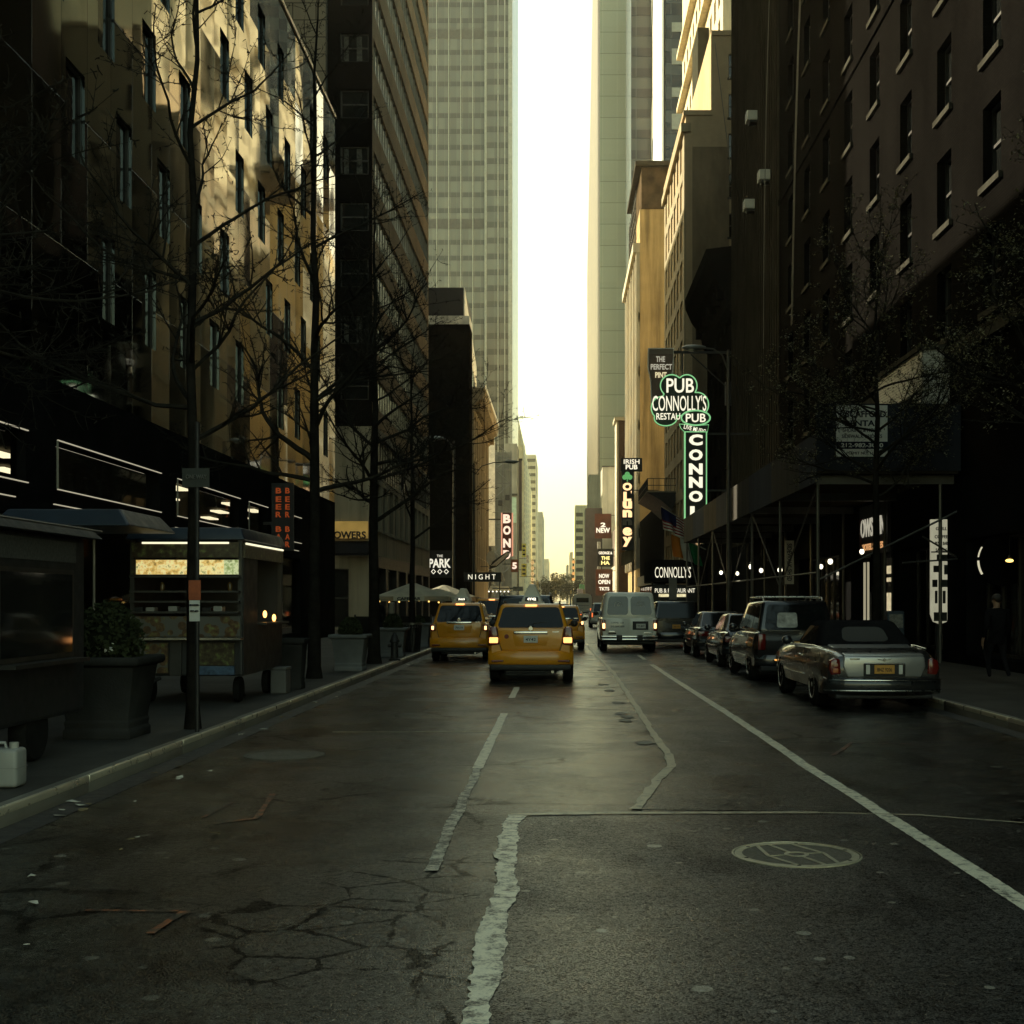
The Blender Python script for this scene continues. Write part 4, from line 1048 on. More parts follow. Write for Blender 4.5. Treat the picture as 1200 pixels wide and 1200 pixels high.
CURT = mat('pale_curtain', (.075,.075,.065), .8, 0, .5, 6)
for k in (1,4,6):
    z = 12.9+3.17*k+.3
    for a,b in ((-.62,-.34),(.1,.42)):
        o = B.add('curtain', MB().prism([(-11.5+a,y0+.17,z),(-11.5+b,y0+.17,z),(-11.5+(a+b)/2+.12,y0+.17,z+1.4),(-11.5+a,y0+.17,z+1.4)], (0,.005,0)), CURT)
for z in (38.9,38.35): B.add('ceiling_light', MB().box(-12.05,-11.5,y0+.15,y0+.17,z,z+.16), CEIL)
# tiled light wall at the rear left part of its end
B.add('tiled_end_wall', MB().box(-26,-13.02,y0-.6,y0-.02,11.6,H2), brick('large_beige_tiles', (.19,.165,.12),(.17,.15,.11),(.05,.045,.035), 1.3, .95, .6, .2, .15, .03))
# limestone base, three storeys of windows
m = MB(); ops = grid(2.0, 2.7, 11, 1.7, 5.9, 0, 1, 2.6) + [(.8,30,8.95,11.3)]
P = wall_face(m, (LF+.12,y0-.12,0), '+x', y1-y0, 4.4, 11.6, ops, .25)
sf = [(.5,3.5,4.9,8.0)] 
P3 = wall_face(m, (-26,y0-.12,0), '-y', 15.62, 0, 11.6, [(10.9,12.0,5.9,9.2),(10.2,14.2,.3,3.6)], .3)
m.box(-26,LF+.10,y0+.1,y1,11.50,11.72)
B.add('stone_base', m, BEIGE_ST)
hang(B, P, '+x', ops[:-1], .25, FR_DK, G_DARK, 'triple', BEIGE_ST, .08); hang(B, P, '+x', ops[-1:], .25, FR_DK, G_DARK, 'strip', None, .08)
hang(B, P3, '-y', [(10.9,12.0,5.9,9.2),(10.2,14.2,.3,3.6)], .3, FR_DK, G_DARK, 'hung', None, .08)
m = MB(); so_ = grid(3, 5, 6, 4.0, .4, 0, 1, 3.3); P = wall_face(m, (LF+.12,y0-.12,0), '+x', y1-y0, 0, 4.4, so_, .5); B.add('shop_base_wall', m, mat('dark_granite', (.035,.032,.028), .4, spec=.05)); hang(B, P, '+x', so_, .5, FR_DK, G_DARK, 'strip', None, .08)
# shop fascia with lit lettering on the end wall
GOLDL = emis('golden_fascia_light', (1,.62,.16), .09, .5, 2.0)
fs = thing('shop_sign', 'golden lit shop fascia reading FLOWERS on the stone corner behind the trees', 'sign', (-11.95,y0-.3,5.4))
MB().box(-1.25,1.25,-.05,.12,-.1,.85).build('fascia_panel', GOLDL, fs); text('FLOWERS', .42, (0,-.055,.08), mat('black_letter',(.004,.004,.004),.5), fs, width=2.3, bold=.03, depth=.05)
aw = thing('shop_awning', 'dark awning under the golden shop fascia', 'awning', (-11.95,y0-.14,4.6))
MB().prism([(-1.4,0,.55),(-1.4,-1.0,-.15),(-1.4,-1.0,-.3),(-1.4,0,.4)], (2.8,0,0)).build('canvas', mat('black_canvas_roof',(.012,.012,.013),.85), aw)

B = Bldg('shade_block', 'unseen dark block added behind the parking lot to shade the tan front', (-28,126,0))  # hidden mass added to keep sun off the tan building's lower front
m = MB(); shell(m, -40,-17.2,104,149,0,52); B.add('wall', m, brick('grey_brown_brick', (.12,.10,.08),(.10,.085,.07),(.06,.055,.045)))
# ---------------- L3: dark party wall with the parking sign, L4: ornate old block
B = Bldg('dark_building', 'dark windowless party wall with a black rooftop box, facing the parking lot', (-16,152,0))
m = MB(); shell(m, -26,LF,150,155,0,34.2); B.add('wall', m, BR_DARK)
B.add('roof_band', MB().box(-26,LF+.02,149.96,155,34.2,35.2), mat('pale_roof_flashing', (.55,.54,.46), .4, 0, .5, .5))
B.add('rooftop_box', MB().box(-26,-11.2,150.4,164,35.2,38.6), mat('black_cladding',(.012,.011,.010),.6))
B.add('rooftop_side', MB().prism([(-11.19,150.4,35.2),(-11.19,172,30.5),(-11.19,172,33.2),(-11.19,150.4,38.6)], (.12,0,0)), mat('glare_white_flashing', (.80,.78,.68), .4))  # white colour stands in for glare on this street-facing side
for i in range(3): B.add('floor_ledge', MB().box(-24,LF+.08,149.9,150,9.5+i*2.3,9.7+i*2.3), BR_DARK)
sg = thing('parking_sign', 'black sign with pale PARK lettering and three diamonds on the dark wall', 'sign', (X(515.5,149.8),149.8,Z(661,149.8)))
MB().box(-1.45,1.7,-.06,.1,-1.6,1.6).build('sign_board', BLK, sg)
WLET = emis('white_sign_letter', (1,.95,.76), .35)
text('PARK', 1.05, (0,-.07,.1), WLET, sg, width=2.55, bold=.03); text('THE', .28, (0,-.07,.95), WLET, sg, width=.7)
for x in (-.75,0,.75):
    m = MB(); m.loft([[(x,-.07,-1.2),(x+.3,-.07,-.88),(x,-.07,-.56),(x-.3,-.07,-.88)],[(x,-.07,-1.08),(x+.19,-.07,-.88),(x,-.07,-.68),(x-.19,-.07,-.88)]], cap=False); m.build('diamond', WLET, sg)
s2 = thing('parking_sign', 'narrow lit IR sign half hidden behind the third bare trunk', 'sign', (X(476,104),104,Z(662,104)))
MB().box(-.8,.8,0,.1,-.5,.5).build('sign_board', BLK, s2); text('IR', .5, (-.1,-.01,0), emis('dim_letter',(1,.9,.7),.2), s2, width=.8)

ORN = streaked('weathered_tan_stone', (.36,.29,.185), .4)
B = Bldg('old_building', 'ornate tan stone building with a heavy bracketed cornice beyond the dark wall', (-17,172,0))
m = MB(); ops = grid(3, 4.0, 8, 1.7, 7.5, 4.1, 5, 2.7)
P = wall_face(m, (LF,155,0), '+x', 35, 0, 26.4, ops, .35); shell(m, -26,LF,155.1,190,0,26.4,'E'); B.add('wall', m, ORN)
hang(B, P, '+x', ops, .35, FR_DK, G_DARK, 'hung', ORN, .1)
m = MB(); prof = [(0,24.6),(.25,24.8),(.35,25.6),(.8,26.0),(1.35,26.3),(1.5,27.1),(1.5,27.5),(0,27.7)]
m.prism([(LF+a,154.8,z) for a,z in prof], (0,35.4,0)); B.add('cornice', m, ORN)
for i in range(18): B.add('bracket', MB().box(LF,LF+.9,155.6+i*2,156.0+i*2,24.9,26.0), ORN)
for i in range(9): B.add('pilaster', MB().box(LF,LF+.22,154.9+4*i,155.6+4*i,5.6,24.6), ORN)
B.add('belt_course', MB().box(LF,LF+.6,154.9,190.1,5.0,5.6), ORN)
B.add('cornice_cap', MB().box(LF+1.2,LF+1.62,154.8,190.2,27.5,28.0), mat('glare_white_flashing', (.80,.78,.68), .4))  # white strip stands in for glare along the cornice top

# ---------------- glass office tower, far left
CUR1 = curtain('grey_green_curtain_wall', (.19,.185,.14), (.085,.083,.063), 3.55, 1.35, .30, .2, 0, metal=.25)
B = Bldg('glass_tower', 'very tall grey glass office tower with pale vertical mullions', (-28,300,0))
m = MB(); shell(m, -44,-16.3,287,330,0,215); B.add('curtain_wall', m, CUR1)
m = MB(); shell(m, -16.3,LF,286,330,0,215); B.add('corner_bay', m, curtain('grey_green_curtain_wall_corner', (.185,.18,.137), (.09,.088,.067), 3.55, 1.45, .36, .2, 0, metal=.25))
MUL = mat('pale_aluminium_mullion', (.42,.41,.32), .4, .3)
for i in range(11): B.add('mullion', MB().box(-44+2.7*i-.11+.4,-44+2.7*i+.11+.4,286.6,287,0,215), MUL)
for x,wd in ((-16.3,.3),(-13.6,.22),(LF-1.6,.25),(LF-.35,.9)): B.add('mullion', MB().box(x-wd/2,x+wd/2,285.6,286,0,215), MUL)
for f in range(10,58): 
    if f % 12 == 0: B.add('louvre_floor', MB().box(-44,-16.4,286.92,287,f*3.55,f*3.55+2.2), mat('grey_louvres', (.10,.10,.08), .5))

# ---------------- signs, a sky panel and structures between the ornate block and the tower
wb = thing('sky_panel', 'tall white panel standing in for bright sky beside the ornate cornice', 'sky_panel', (-10.9,203,0))  # white board added where bright sky shows through the gap
MB().box(-.95,.75,-.1,.1,10.5,28.5).build('panel', mat('white_sky_fill', (.80,.78,.70), .5), wb); MB().box(-.2,.2,.1,.4,0,28).build('post', FR_DK, wb)
sc = thing('sign_scaffold', 'grey steel sign gantry with lattice struts under the glass tower', 'scaffold', (-10.2,232,0))
m = MB()
for x in (-1.4,0,1.5): m.box(x-.1,x+.1,-.1,.1,0,29); m.box(x-.1,x+.1,2,2.2,0,29)
for i in range(11):
    z = 3+2.5*i; m.box(-1.5,1.6,-.12,.12,z,z+.16)
    m.tube([(-1.4,-.1,z),(1.5,-.1,z+2.5)] if i % 2 else [(1.5,-.1,z),(-1.4,-.1,z+2.5)], .07, 5)
m.build('lattice', mat('grey_galvanised_steel', (.16,.16,.14), .5, .6), sc)
MB().box(-1.5,1.6,2.3,2.5,0,29).build('backing_panel', streaked('grey_green_panel', (.22,.22,.18), .3), sc)
for x,z in ((-.4,19),(.7,13),(.9,20)): bevbox(x-.4,x+.4,-.5,.1,z,z+1.0,.1).build('floodlight', BLK, sc)
B = Bldg('narrow_building', 'narrow pale slab with a mint green panel beyond the steel gantry', (-9.2,252,0))
B.add('wall', MB().box(-10.5,-8.2,250,262,0,32.5), streaked('pale_grey_render', (.33,.32,.25), .25)); B.add('green_panel', MB().box(-10.3,-8.3,249.8,249.98,17,22), mat('mint_green_sheet', (.42,.56,.42), .5))
B.add('ledge', MB().box(-10.6,-8.1,249.7,250.1,22.3,22.7), FR_DK)
bd = thing('banner_sign', 'tall narrow dark vertical banner board beyond the mint panel', 'sign', (-8.25,262,0))
MB().box(-.65,.65,-.2,.2,12,30.5).build('board', mat('dark_plum_board', (.07,.055,.045), .6), bd); MB().box(-.75,.75,-.25,.25,30.5,30.9).build('board_cap', FR_DK, bd); MB().box(-.1,.1,-.1,.1,0,12).build('post', FR_DK, bd)

# ---------------- RIGHT SIDE
# R1 dark brick block
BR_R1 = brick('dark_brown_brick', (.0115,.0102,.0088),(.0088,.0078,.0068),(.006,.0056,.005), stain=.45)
SILL = mat('pale_stone_sill', (.05,.047,.037), .7, 0, .4, 3)
B = Bldg('apartment_building', 'large dark brick building with rows of sash windows and stone sills filling the right side', (18,34,0))
m = MB(); Y_A, Y_B, HR = 61.0, 4.0, 46.0
rib = [(78-61-78+61+a) for a in ()]
ops = grid(3.0, 3.85, 14, 1.3, 8.9, 3.1, 16, 1.95, lambda i,j: i > 8 or j > 9)
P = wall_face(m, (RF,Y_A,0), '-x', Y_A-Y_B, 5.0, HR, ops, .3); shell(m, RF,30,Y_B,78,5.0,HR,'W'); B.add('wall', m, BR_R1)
hang(B, P, '-x', ops, .3, FR_DK, G_DARK, 'hung', SILL, .08)
m = MB(); m.face([(RF+.12,78,0),(RF+.12,61,0),(RF+.12,61,HR),(RF+.12,78,HR)])
for i in range(24): m.box(RF-.02, RF+.10, 61.1+i*.71, 61.45+i*.71, 5, HR)
m.box(RF, RF+.2, 77.6, 78.0, 0, HR); B.add('ribbed_wall', m, mat('dark_ribbed_cladding', (.030,.025,.018), .7, 0, .3, .6))
for zz in (8.2,): B.add('belt_course', MB().box(RF-.14,RF,Y_B,61,zz,zz+.35), SILL)
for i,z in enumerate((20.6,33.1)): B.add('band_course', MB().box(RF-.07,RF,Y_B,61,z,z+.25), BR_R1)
m = MB(); so_ = [(61-46,61-40.2,.4,3.6),(61-39.5,61-35,.4,3.4),(61-56,61-48,.4,3.6),(61-33,61-25,.4,3.4)]
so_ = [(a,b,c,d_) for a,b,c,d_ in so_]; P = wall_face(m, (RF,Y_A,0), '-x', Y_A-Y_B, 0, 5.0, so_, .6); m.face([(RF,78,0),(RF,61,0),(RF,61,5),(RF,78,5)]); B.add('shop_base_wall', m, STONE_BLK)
hang(B, P, '-x', so_, .6, FR_DK, G_DARK, 'strip', None, .08)
AC = [(67.9,27.2),(63.8,22.7),(68.8,22.8)]
for y,z in AC:
    t = thing('air_conditioner', 'pale window air conditioner high on the dark ribbed wall' , 'air conditioner', (RF-.02,y,z), 0, 'air conditioners on the ribbed wall')
    bevbox(-.55,.0,-.36,.36,0,.5,.03).build('casing', mat('cream_enamel',(.62,.60,.50),.4), t); m = MB()
    for i in range(5): m.box(-.56,-.545,-.3,.3,.06+.08*i,.10+.08*i)
    m.build('grille', FR_DK, t); MB().box(-.4,0,-.3,.3,-.1,-.002).build('bracket', FR_DK, t)
for i,(a,b) in enumerate((((7.9,60,X(0,1)*0+36.0),(10.2,52,16)),)): pass
for (p0,p1),lb in ((((10.3,62.2,30.3),(10.3,64.5,14.5)),'thin cable hanging down the edge of the ribbed wall'),(((10.25,53.4,28.5),(10.3,56.5,14.0)),'pair of thin cables hanging across the sash windows')):
    a = Vector(p0); b = Vector(p1); a = a + (a-b)*.5
    m = MB(); m.tube([a.lerp(b,k/8)+Vector((-.12*math.sin(PI*k/8),0,0)) for k in range(9)], .018, 4)
    if 'pair' in lb: m.tube([a.lerp(b,k/8)+Vector((-.12*math.sin(PI*k/8),.25,0)) for k in range(9)], .018, 4)
    tag(m.build('hanging_cable', mat('grey_cable',(.12,.11,.09),.5)), lb, 'cable')
# white painted brick extension over the near end of the shed
B = Bldg('brick_extension', 'small white painted brick structure standing above the blue hoarding', (10.8,36.5,0))
WBR = brick('white_painted_brick', (.78,.76,.66),(.72,.70,.61),(.52,.50,.43), .24, .085, .8, .3, .5)
m = MB(); eo = [(2.6,4.2,6.75,7.5)]; P = wall_face(m, (9.75,39.4,0), '-x', 5.0, 5.26, 8.55, eo, .2); 
P4 = wall_face(m, (9.75,34.4,0), '-y', 2.2, 5.26, 8.55, [(1.0,2.1,7.9,8.5)], .2); m.face([(9.75,34.4,8.55),(11.95,34.4,8.55),(11.95,39.4,8.55),(9.75,39.4,8.55)])
B.add('wall', m, WBR); hang(B, P, '-x', eo, .2, FR_DK, G_DARK, 'hung', None); hang(B, P4, '-y', [(1.0,2.1,7.9,8.5)], .2, FR_DK, G_DARK, 'plain', None)
B.add('coping', MB().box(9.68,12.0,34.32,39.45,8.55,8.68), SILL)

# R2 low dark building with cornice
B = Bldg('dark_building', 'low dark building with an overhanging black cornice between brick block and tan wall', (16,85,0))
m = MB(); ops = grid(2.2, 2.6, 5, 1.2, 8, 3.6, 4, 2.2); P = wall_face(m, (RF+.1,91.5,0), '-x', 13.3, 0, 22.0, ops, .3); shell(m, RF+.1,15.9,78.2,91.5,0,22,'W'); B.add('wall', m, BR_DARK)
hang(B, P, '-x', ops, .3, FR_DK, G_DARK, 'hung', None)
B.add('reflection_blocker', MB().box(18,30,79,104,0,62), BR_DARK)  # unseen dark mass added so the metal cladding mirrors less brightness
m = MB(); prof = [(0,19.4),(-.3,19.8),(-.5,20.8),(-1.1,21.6),(-1.55,22.6),(-1.6,23.3),(0,23.5)]
m.prism([(RF+.1+a,78.25,z) for a,z in prof], (0,13.3,0)); B.add('cornice', m, mat('black_iron_cornice',(.016,.014,.012),.65))
for i in range(7): B.add('bracket', MB().box(RF-.75,RF+.1,78.8+i*2,79.2+i*2,20.4,21.7), mat('black_iron_cornice',(.016,.014,.012),.65))
# R3 tan building
TANB = brick('tan_brick', (.60,.45,.27),(.53,.40,.24),(.36,.29,.20), stain=.22)
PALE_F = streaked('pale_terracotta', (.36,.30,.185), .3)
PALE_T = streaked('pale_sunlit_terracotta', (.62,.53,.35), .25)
B = Bldg('tan_building', 'stepped tan brick building with blank side wall and window-lined street front', (18,116,0))
m = MB(); sw_ = [(14.1-RF-.05+.0,14.1-RF+1.0,z,z+2.0) for z in [5.5+3.3*i for i in range(13)]]
P = wall_face(m, (RF,106,0), '-y', 2.1, 0, 42.0, []); P = wall_face(m, (RF+2.1,106,0), '-y', 12, 0, 48.6, [(a-2.1,b-2.1,c,e) for a,b,c,e in sw_], .25)
ops = grid(2.4, 3.0, 6, 2.1, 4.6, 3.35, 11, 2.4)
Pw = wall_face(m, (RF,126,0), '-x', 20, 0, 42.0, [], .3)
shell(m, RF+.3,RF+2.1,106.02,126,0,42.0,'SWE'); shell(m, RF+2.1,25,106.02,126,0,48.6,'S'); B.add('wall', m, TANB)
hang(B, P, '-y', [(a-2.1,b-2.1,c,e) for a,b,c,e in sw_], .25, FR_DK, G_DARK, 'hung', SILL)
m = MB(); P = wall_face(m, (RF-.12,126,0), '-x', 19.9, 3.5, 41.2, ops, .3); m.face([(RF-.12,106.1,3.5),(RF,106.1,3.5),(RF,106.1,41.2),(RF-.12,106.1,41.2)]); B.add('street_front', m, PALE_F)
hang(B, P, '-x', ops, .3, FR_LT, G_DARK, 'pair', None, .09)
B.add('parapet', MB().box(RF-.2,RF+2.2,105.9,126,42.0,42.4), TANB); B.add('parapet', MB().box(RF+2.1,25,105.9,126,48.6,49.0), TANB); B.add('corner_cap', MB().box(RF-.4,RF+.4,105.8,126,40.6,41.3), PALE_F)
B.add('rain_stain_panel', MB().box(RF+.55,RF+2.0+1.6,105.985,105.998,4,39.4), brick('sooty_tan_brick', (.36,.27,.17),(.32,.245,.155),(.24,.19,.13), stain=.5))
m = MB(); m.tube([(RF+2.4,105.9,48),(RF+3.4,105.9,40),(RF+4.2,105.9,33)], .03, 4); tag(m.build('hanging_cable', mat('grey_cable',(.12,.11,.09),.5)), 'thin cable drooping down the tan blank side wall', 'cable')
# R4 tall pale lit block behind
B = Bldg('tall_building', 'tall pale sunlit building rising behind the stepped tan one', (24,150,0))
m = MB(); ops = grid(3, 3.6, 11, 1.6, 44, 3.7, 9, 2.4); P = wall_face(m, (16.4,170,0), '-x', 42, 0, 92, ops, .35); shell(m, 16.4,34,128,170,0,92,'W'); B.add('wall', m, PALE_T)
hang(B, P, '-x', ops, .35, FR_LT, G_DARK, 'hung', None)
for z in (55.0,66.5,73.5): B.add('cornice', MB().box(15.6,16.4,127.9,170,z,z+.6), PALE_T)
B.add('hidden_dark_block', MB().box(13,16.39,128,150,0,46), BR_DARK); B.add('balcony_block', MB().box(15.2,16.4,140,146,56,64.5), mat('dark_green_awning', (.04,.04,.03), .7))  # unseen dark block added to quiet the gold reflected in the metal panels
# R5 beige wall with water-stained top and roof tank
B = Bldg('beige_building', 'beige building with a water-stained blank side wall and pilastered street front', (20,180,0))
BGE = streaked('stained_beige_render', (.50,.365,.18), .5, .9, .35)
m = MB(); shell(m, RF,30,166,194,0,52.6); B.add('wall', m, BGE)
for i in range(8): B.add('pilaster', MB().box(RF-.5,RF,166.1+3.8*i,166.9+3.8*i,6,47), streaked('pale_grey_stone', (.40,.37,.28), .3))
B.add('cornice', MB().box(RF-.9,RF,166,194.5,47,48.2), streaked('pale_grey_stone', (.40,.37,.28), .3))
for z in (10,17,24,31,38): B.add('floor_band', MB().box(RF-.2,RF,166.1,194,z,z+1.2), streaked('pale_grey_stone', (.40,.37,.28), .3))
B.add('rooftop_house', MB().box(RF+.2,18,165.9,185,52.6,58.0), mat('rusty_roof_house', (.075,.055,.035), .8, 0, .5, .6))
B.add('roof_ledge', MB().box(RF-.6,18.2,165.2,186,58.0,58.6), mat('dark_roof_ledge', (.05,.045,.035), .7))
m = MB()
for i in range(9): m.box(RF-.55,RF-.45,166+2*i,166.1+2*i,48.2,55); 
for z in (49.5,51,52.5,54): m.box(RF-.56,RF-.46,166,182,z,z+.1)
B.add('roof_ladder_frame', m, FR_DK)
# R6 white tower with slit windows and dark glass flank
B = Bldg('white_tower', 'white tower with thin dark slit windows and a dark glazed flank above the rooftop house', (17,210,0))
m = MB(); m.face([(18,280,0),(18,220,0),(18,220,160),(18,280,160)]); m.face([(18,220,160),(30,220,160),(30,280,160),(18,280,160)]); B.add('white_face', m, mat('white_marble_cladding', (.86,.84,.76), .35, 0, .06, .3))
for z in range(70,140,27):
    B.add('slit_window', MB().prism([(17.97,250,z),(17.97,247,z+2),(17.97,247,z+15),(17.97,244,z+20),(17.97,246,z+20),(17.97,250,z+15)], (.02,0,0)), G_DARK)
B.add('pier', MB().box(17.6,18,276,280,0,160), mat('white_marble_cladding', (.86,.84,.76), .35)); B.add('pier', MB().box(17.7,18,219.8,222,0,160), mat('white_marble_cladding', (.86,.84,.76), .35))
B.add('glazed_flank', MB().box(18.3,30,220.1,279,0,160), curtain('dark_chequer_glass', (.05,.052,.045), (.016,.016,.014), 4.1, 2.4, .5, .12, 0, metal=.2, mull=.06))
for i in range(9):
    z = 66+i*5.6; B.add('lit_blind', MB().box(19.4,21.2,219.95,220.05,z,z+(2.7 if i % 2 else 1.6)), mat('pale_blind', (.34,.34,.28), .6))
# R7 dark glass strip, R8 pale slab with slanting side
B = Bldg('dark_tower', 'slim dark glass tower edge with stacked bands between slab and white tower', (20,255,0))
m = MB(); shell(m, 14.1,30,250,270,0,150); B.add('curtain_wall', m, curtain('dark_banded_glass', (.055,.058,.048), (.02,.02,.017), 4.0, 3.0, .45, .15, 0, metal=.3))
B = Bldg('slab_tower', 'tall smooth grey-green slab tower with slanting narrow side, right of the sky gap', (20,320,0))
gx = X(703,300)
m = MB(); m.face([(gx,300,0),(44,300,0),(44,300,185),(gx,300,185)]); m.face([(44,300,0),(44,430,0),(44,350,185),(44,300,185)])
B.add('front_face', m, curtain('pale_panel_grid', (.47,.45,.31), (.455,.435,.30), 5.0, 3.4, .3, .34, 0, metal=.35, mull=.02, var=.03))
m = MB(); pr = [(300,0),(437,0),(437,112),(352,185),(300,185)]
m.face([(gx,y,z) for y,z in pr]); m.face([(gx,437,0),(44,437,0),(44,437,112),(gx,437,112)]); m.face([(gx,437,112),(44,437,112),(44,352,185),(gx,352,185)]); m.face([(gx,300,185),(gx,352,185),(44,352,185),(44,300,185)])
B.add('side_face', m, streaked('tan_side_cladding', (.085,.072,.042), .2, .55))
B = Bldg('podium_building', 'plain pale podium at the foot of the slab tower', (8,292,0))
m = MB(); m.box(X(690,292),X(724,292),292,299,0,Z(556,292)); B.add('wall', m, streaked('pale_podium_stone', (.40,.37,.26), .2))
B = Bldg('pale_building', 'small pale flat-roofed building in front of the slab podium', (9.2,242,0))
B.add('wall', MB().box(X(706,240),X(726,240),240,250,0,Z(547,240)), streaked('pale_annex_render', (.46,.43,.33), .2)); B.add('roof_edge', MB().box(X(705.5,240),X(726,240),239.8,250,Z(547,240),Z(546,240)), FR_DK)
B.add('dark_lower_wall', MB().box(X(686,242),X(706,240)-.01,241,250,0,Z(595,240)), mat('dark_plum_board',(.07,.055,.045),.6))
B = Bldg('narrow_building', 'narrow dark building end with pale edge stripes behind the shamrock sign', (10,200,0))
B.add('wall', MB().box(X(725,198),X(735,198),198,204,0,Z(493,198)), mat('dark_brown_wall', (.055,.04,.03), .7)); B.add('pale_edge', MB().box(X(722.5,198),X(725,198)-.01,198.2,204,0,Z(493,198)), streaked('pale_annex_render', (.46,.43,.33), .2)); B.add('roof_cap', MB().box(X(720,198),X(737,198),197.5,204,Z(493,198)+.01,Z(489,198)), streaked('pale_grey_stone', (.40,.37,.28), .3))
# low dark fronts along the right
B = Bldg('pub_building', 'low black pub front with street canopy below the tan building', (13,99,0))
m = MB(); shell(m, RF,22,92,106,0,12.5); B.add('wall', m, mat('black_pub_front', (.012,.011,.010), .5, spec=0.0)); 
for i in range(4): B.add('window', MB().box(RF-.02,RF-.005,93.2+3.1*i,95.2+3.1*i,6,9.6), G_DARK)
B.add('belt_course', MB().box(RF-.3,RF,92,106,10.8,11.3), FR_DK)
B = Bldg('pub_building', 'low black shop row under the fire balcony and shamrock sign', (13,140,0))
m = MB(); shell(m, RF,15,126.1,166,0,12.0); B.add('wall', m, mat('black_pub_front', (.012,.011,.010), .5, spec=0.0)); 
for i in range(9): B.add('shop_window', MB().box(RF-.02,RF-.005,127.5+4.2*i,130.8+4.2*i,.6,3.4), G_DARK)
B.add('fascia', MB().box(RF-.35,RF,126.2,166,3.6,4.8), mat('dark_fascia', (.03,.026,.02), .5))
B = Bldg('theatre_building', 'row of brown and pale theatre fronts beyond the shamrock sign', (14,215,0))
B.add('wall', MB().box(RF-.6,18,205,240,0,14.5), mat('brown_theatre_front', (.09,.06,.04), .6)); B.add('pale_panel', MB().box(RF-1.4,RF-.62,206,224,3.5,7.5), streaked('pale_annex_render', (.46,.43,.33), .2))

# ---------------- far end of the street
def farb(name, label, u0,u1,v,y,dep,m,steps=(),wn=0):
    B = Bldg(name, label, ((X(u0,y)+X(u1,y))/2, y+dep/2, 0), None)
    B.add('wall', MB().box(X(u0,y),X(u1,y),y,y+dep,0,Z(v,y)), m)
    for a,b,vv,dy in steps: B.add('setback_tier', MB().box(X(a,y),X(b,y),y+dy,y+dep,Z(v,y),Z(vv,y)), m)
    return B
DECO = streaked('pale_deco_masonry', (.80,.73,.48), .15)
B = Bldg('stepped_skyscraper', 'pale stepped art deco skyscraper beyond the glass tower', (-24,460,0))
y = 430
pts = [(560,545),(617,545),(617,470)]
B.add('wall', MB().box(-60,X(614,y),y,y+130,0,Z(540,y)), DECO)
for k,(u1,v,dy) in enumerate(((612,520,5),(609,500,9),(606,484,13),(603,472,17))): B.add('setback_tier', MB().box(-60,X(u1,y)+0,y+dy,y+124-8*k,Z((540,520,500,484)[k],y),Z(v,y)), DECO)
ops_dark = mat('far_window', (.10,.09,.06), .3)
for i in range(24):
    for j in range(4): B.add('window', MB().box(X(614,y)+.02,X(614,y)+.06,y+6+j*30,y+12+j*30,8+2.0*i,9.2+2.0*i), ops_dark)
B = farb('far_building', 'slim pale building right of the stepped skyscraper', 560,628,533,640,60,streaked('pale_far_masonry_a', (0.63,0.57,0.39), .2)); 
for i in range(18): B.add('window_row', MB().box(X(600,640),X(627.5,640),639.9,639.98,10+i*3.6,11.6+i*3.6), ops_dark)
farb('far_building', 'lower grey building end before the street vanishes on the left', 560,636,600,760,80,streaked('grey_far_masonry', (0.45,0.43,0.33), .2))
farb('far_building', 'lowest pale block at the vanishing point on the left', 560,643,655,900,80,streaked('pale_far_masonry_a', (0.63,0.57,0.39), .2))
B = farb('far_building', 'pale banded building on the right at the far end', 674,720,592,520,80,streaked('cream_far_masonry', (0.78,0.70,0.45), .15))
for i in range(11): B.add('window_row', MB().box(X(675,520),X(683,520),519.9,519.98,4+i*3.2,5.6+i*3.2), ops_dark)
farb('far_building', 'second pale building on the right nearer the vanishing point', 668,720,647,640,80,streaked('pale_far_masonry_a', (0.63,0.57,0.39), .2))
farb('far_building', 'third smallest pale building on the right at the vanishing point', 664,720,662,780,80,streaked('grey_far_masonry', (0.45,0.43,0.33), .2))
# ================================================================== SIGNS ON THE RIGHT
SG_G = mat('dark_green_sign_face', (.012,.03,.018), .45, 0, .2, 3)
SG_K = mat('black_sign_face', (.010,.010,.010), .45, 0, .2, 3)
RIMG = mat('bright_green_rim', (.07,.30,.09), .45)
RIMP = emis('pale_green_neon_rim', (.30,.75,.32), .30)
LETW = emis('ivory_sign_letter', (1,.93,.70), .42)
IRONB = mat('black_iron_bracket', (.014,.013,.012), .6)
def circ_outline(cs, n=220):
    """outline of a union of ellipses (cx, cz, rx, rz), star-shaped about the mean centre"""
    cx = sum(c[0] for c in cs)/len(cs); cz = sum(c[1] for c in cs)/len(cs); out = []
    for k in range(n):
        a = 2*PI*k/n; dx, dz = math.cos(a), math.sin(a); best = 0
        for (x,z,rx,rz) in cs:
            ox, oz = (cx-x)/rx, (cz-z)/rz; ddx, ddz = dx/rx, dz/rz
            A = ddx*ddx+ddz*ddz; Bq = 2*(ox*ddx+oz*ddz); Cq = ox*ox+oz*oz-1; D = Bq*Bq-4*A*Cq
            if D >= 0: best = max(best, (-Bq+math.sqrt(D))/(2*A))
        out.append((cx+dx*best, cz+dz*best))
    return out
def shaped(t, name, out, thick, fm, rimm=None, rim=.05, y=0):
    o = MB().prism([(x,y,z) for x,z in out], (0,thick,0)).build(name, fm, t)
    if rimm: MB().tube([(x,y-.02,z) for x,z in out+[out[0]]], rim, 5).build('neon_rim', rimm, o)
    return o
ys = 70.0
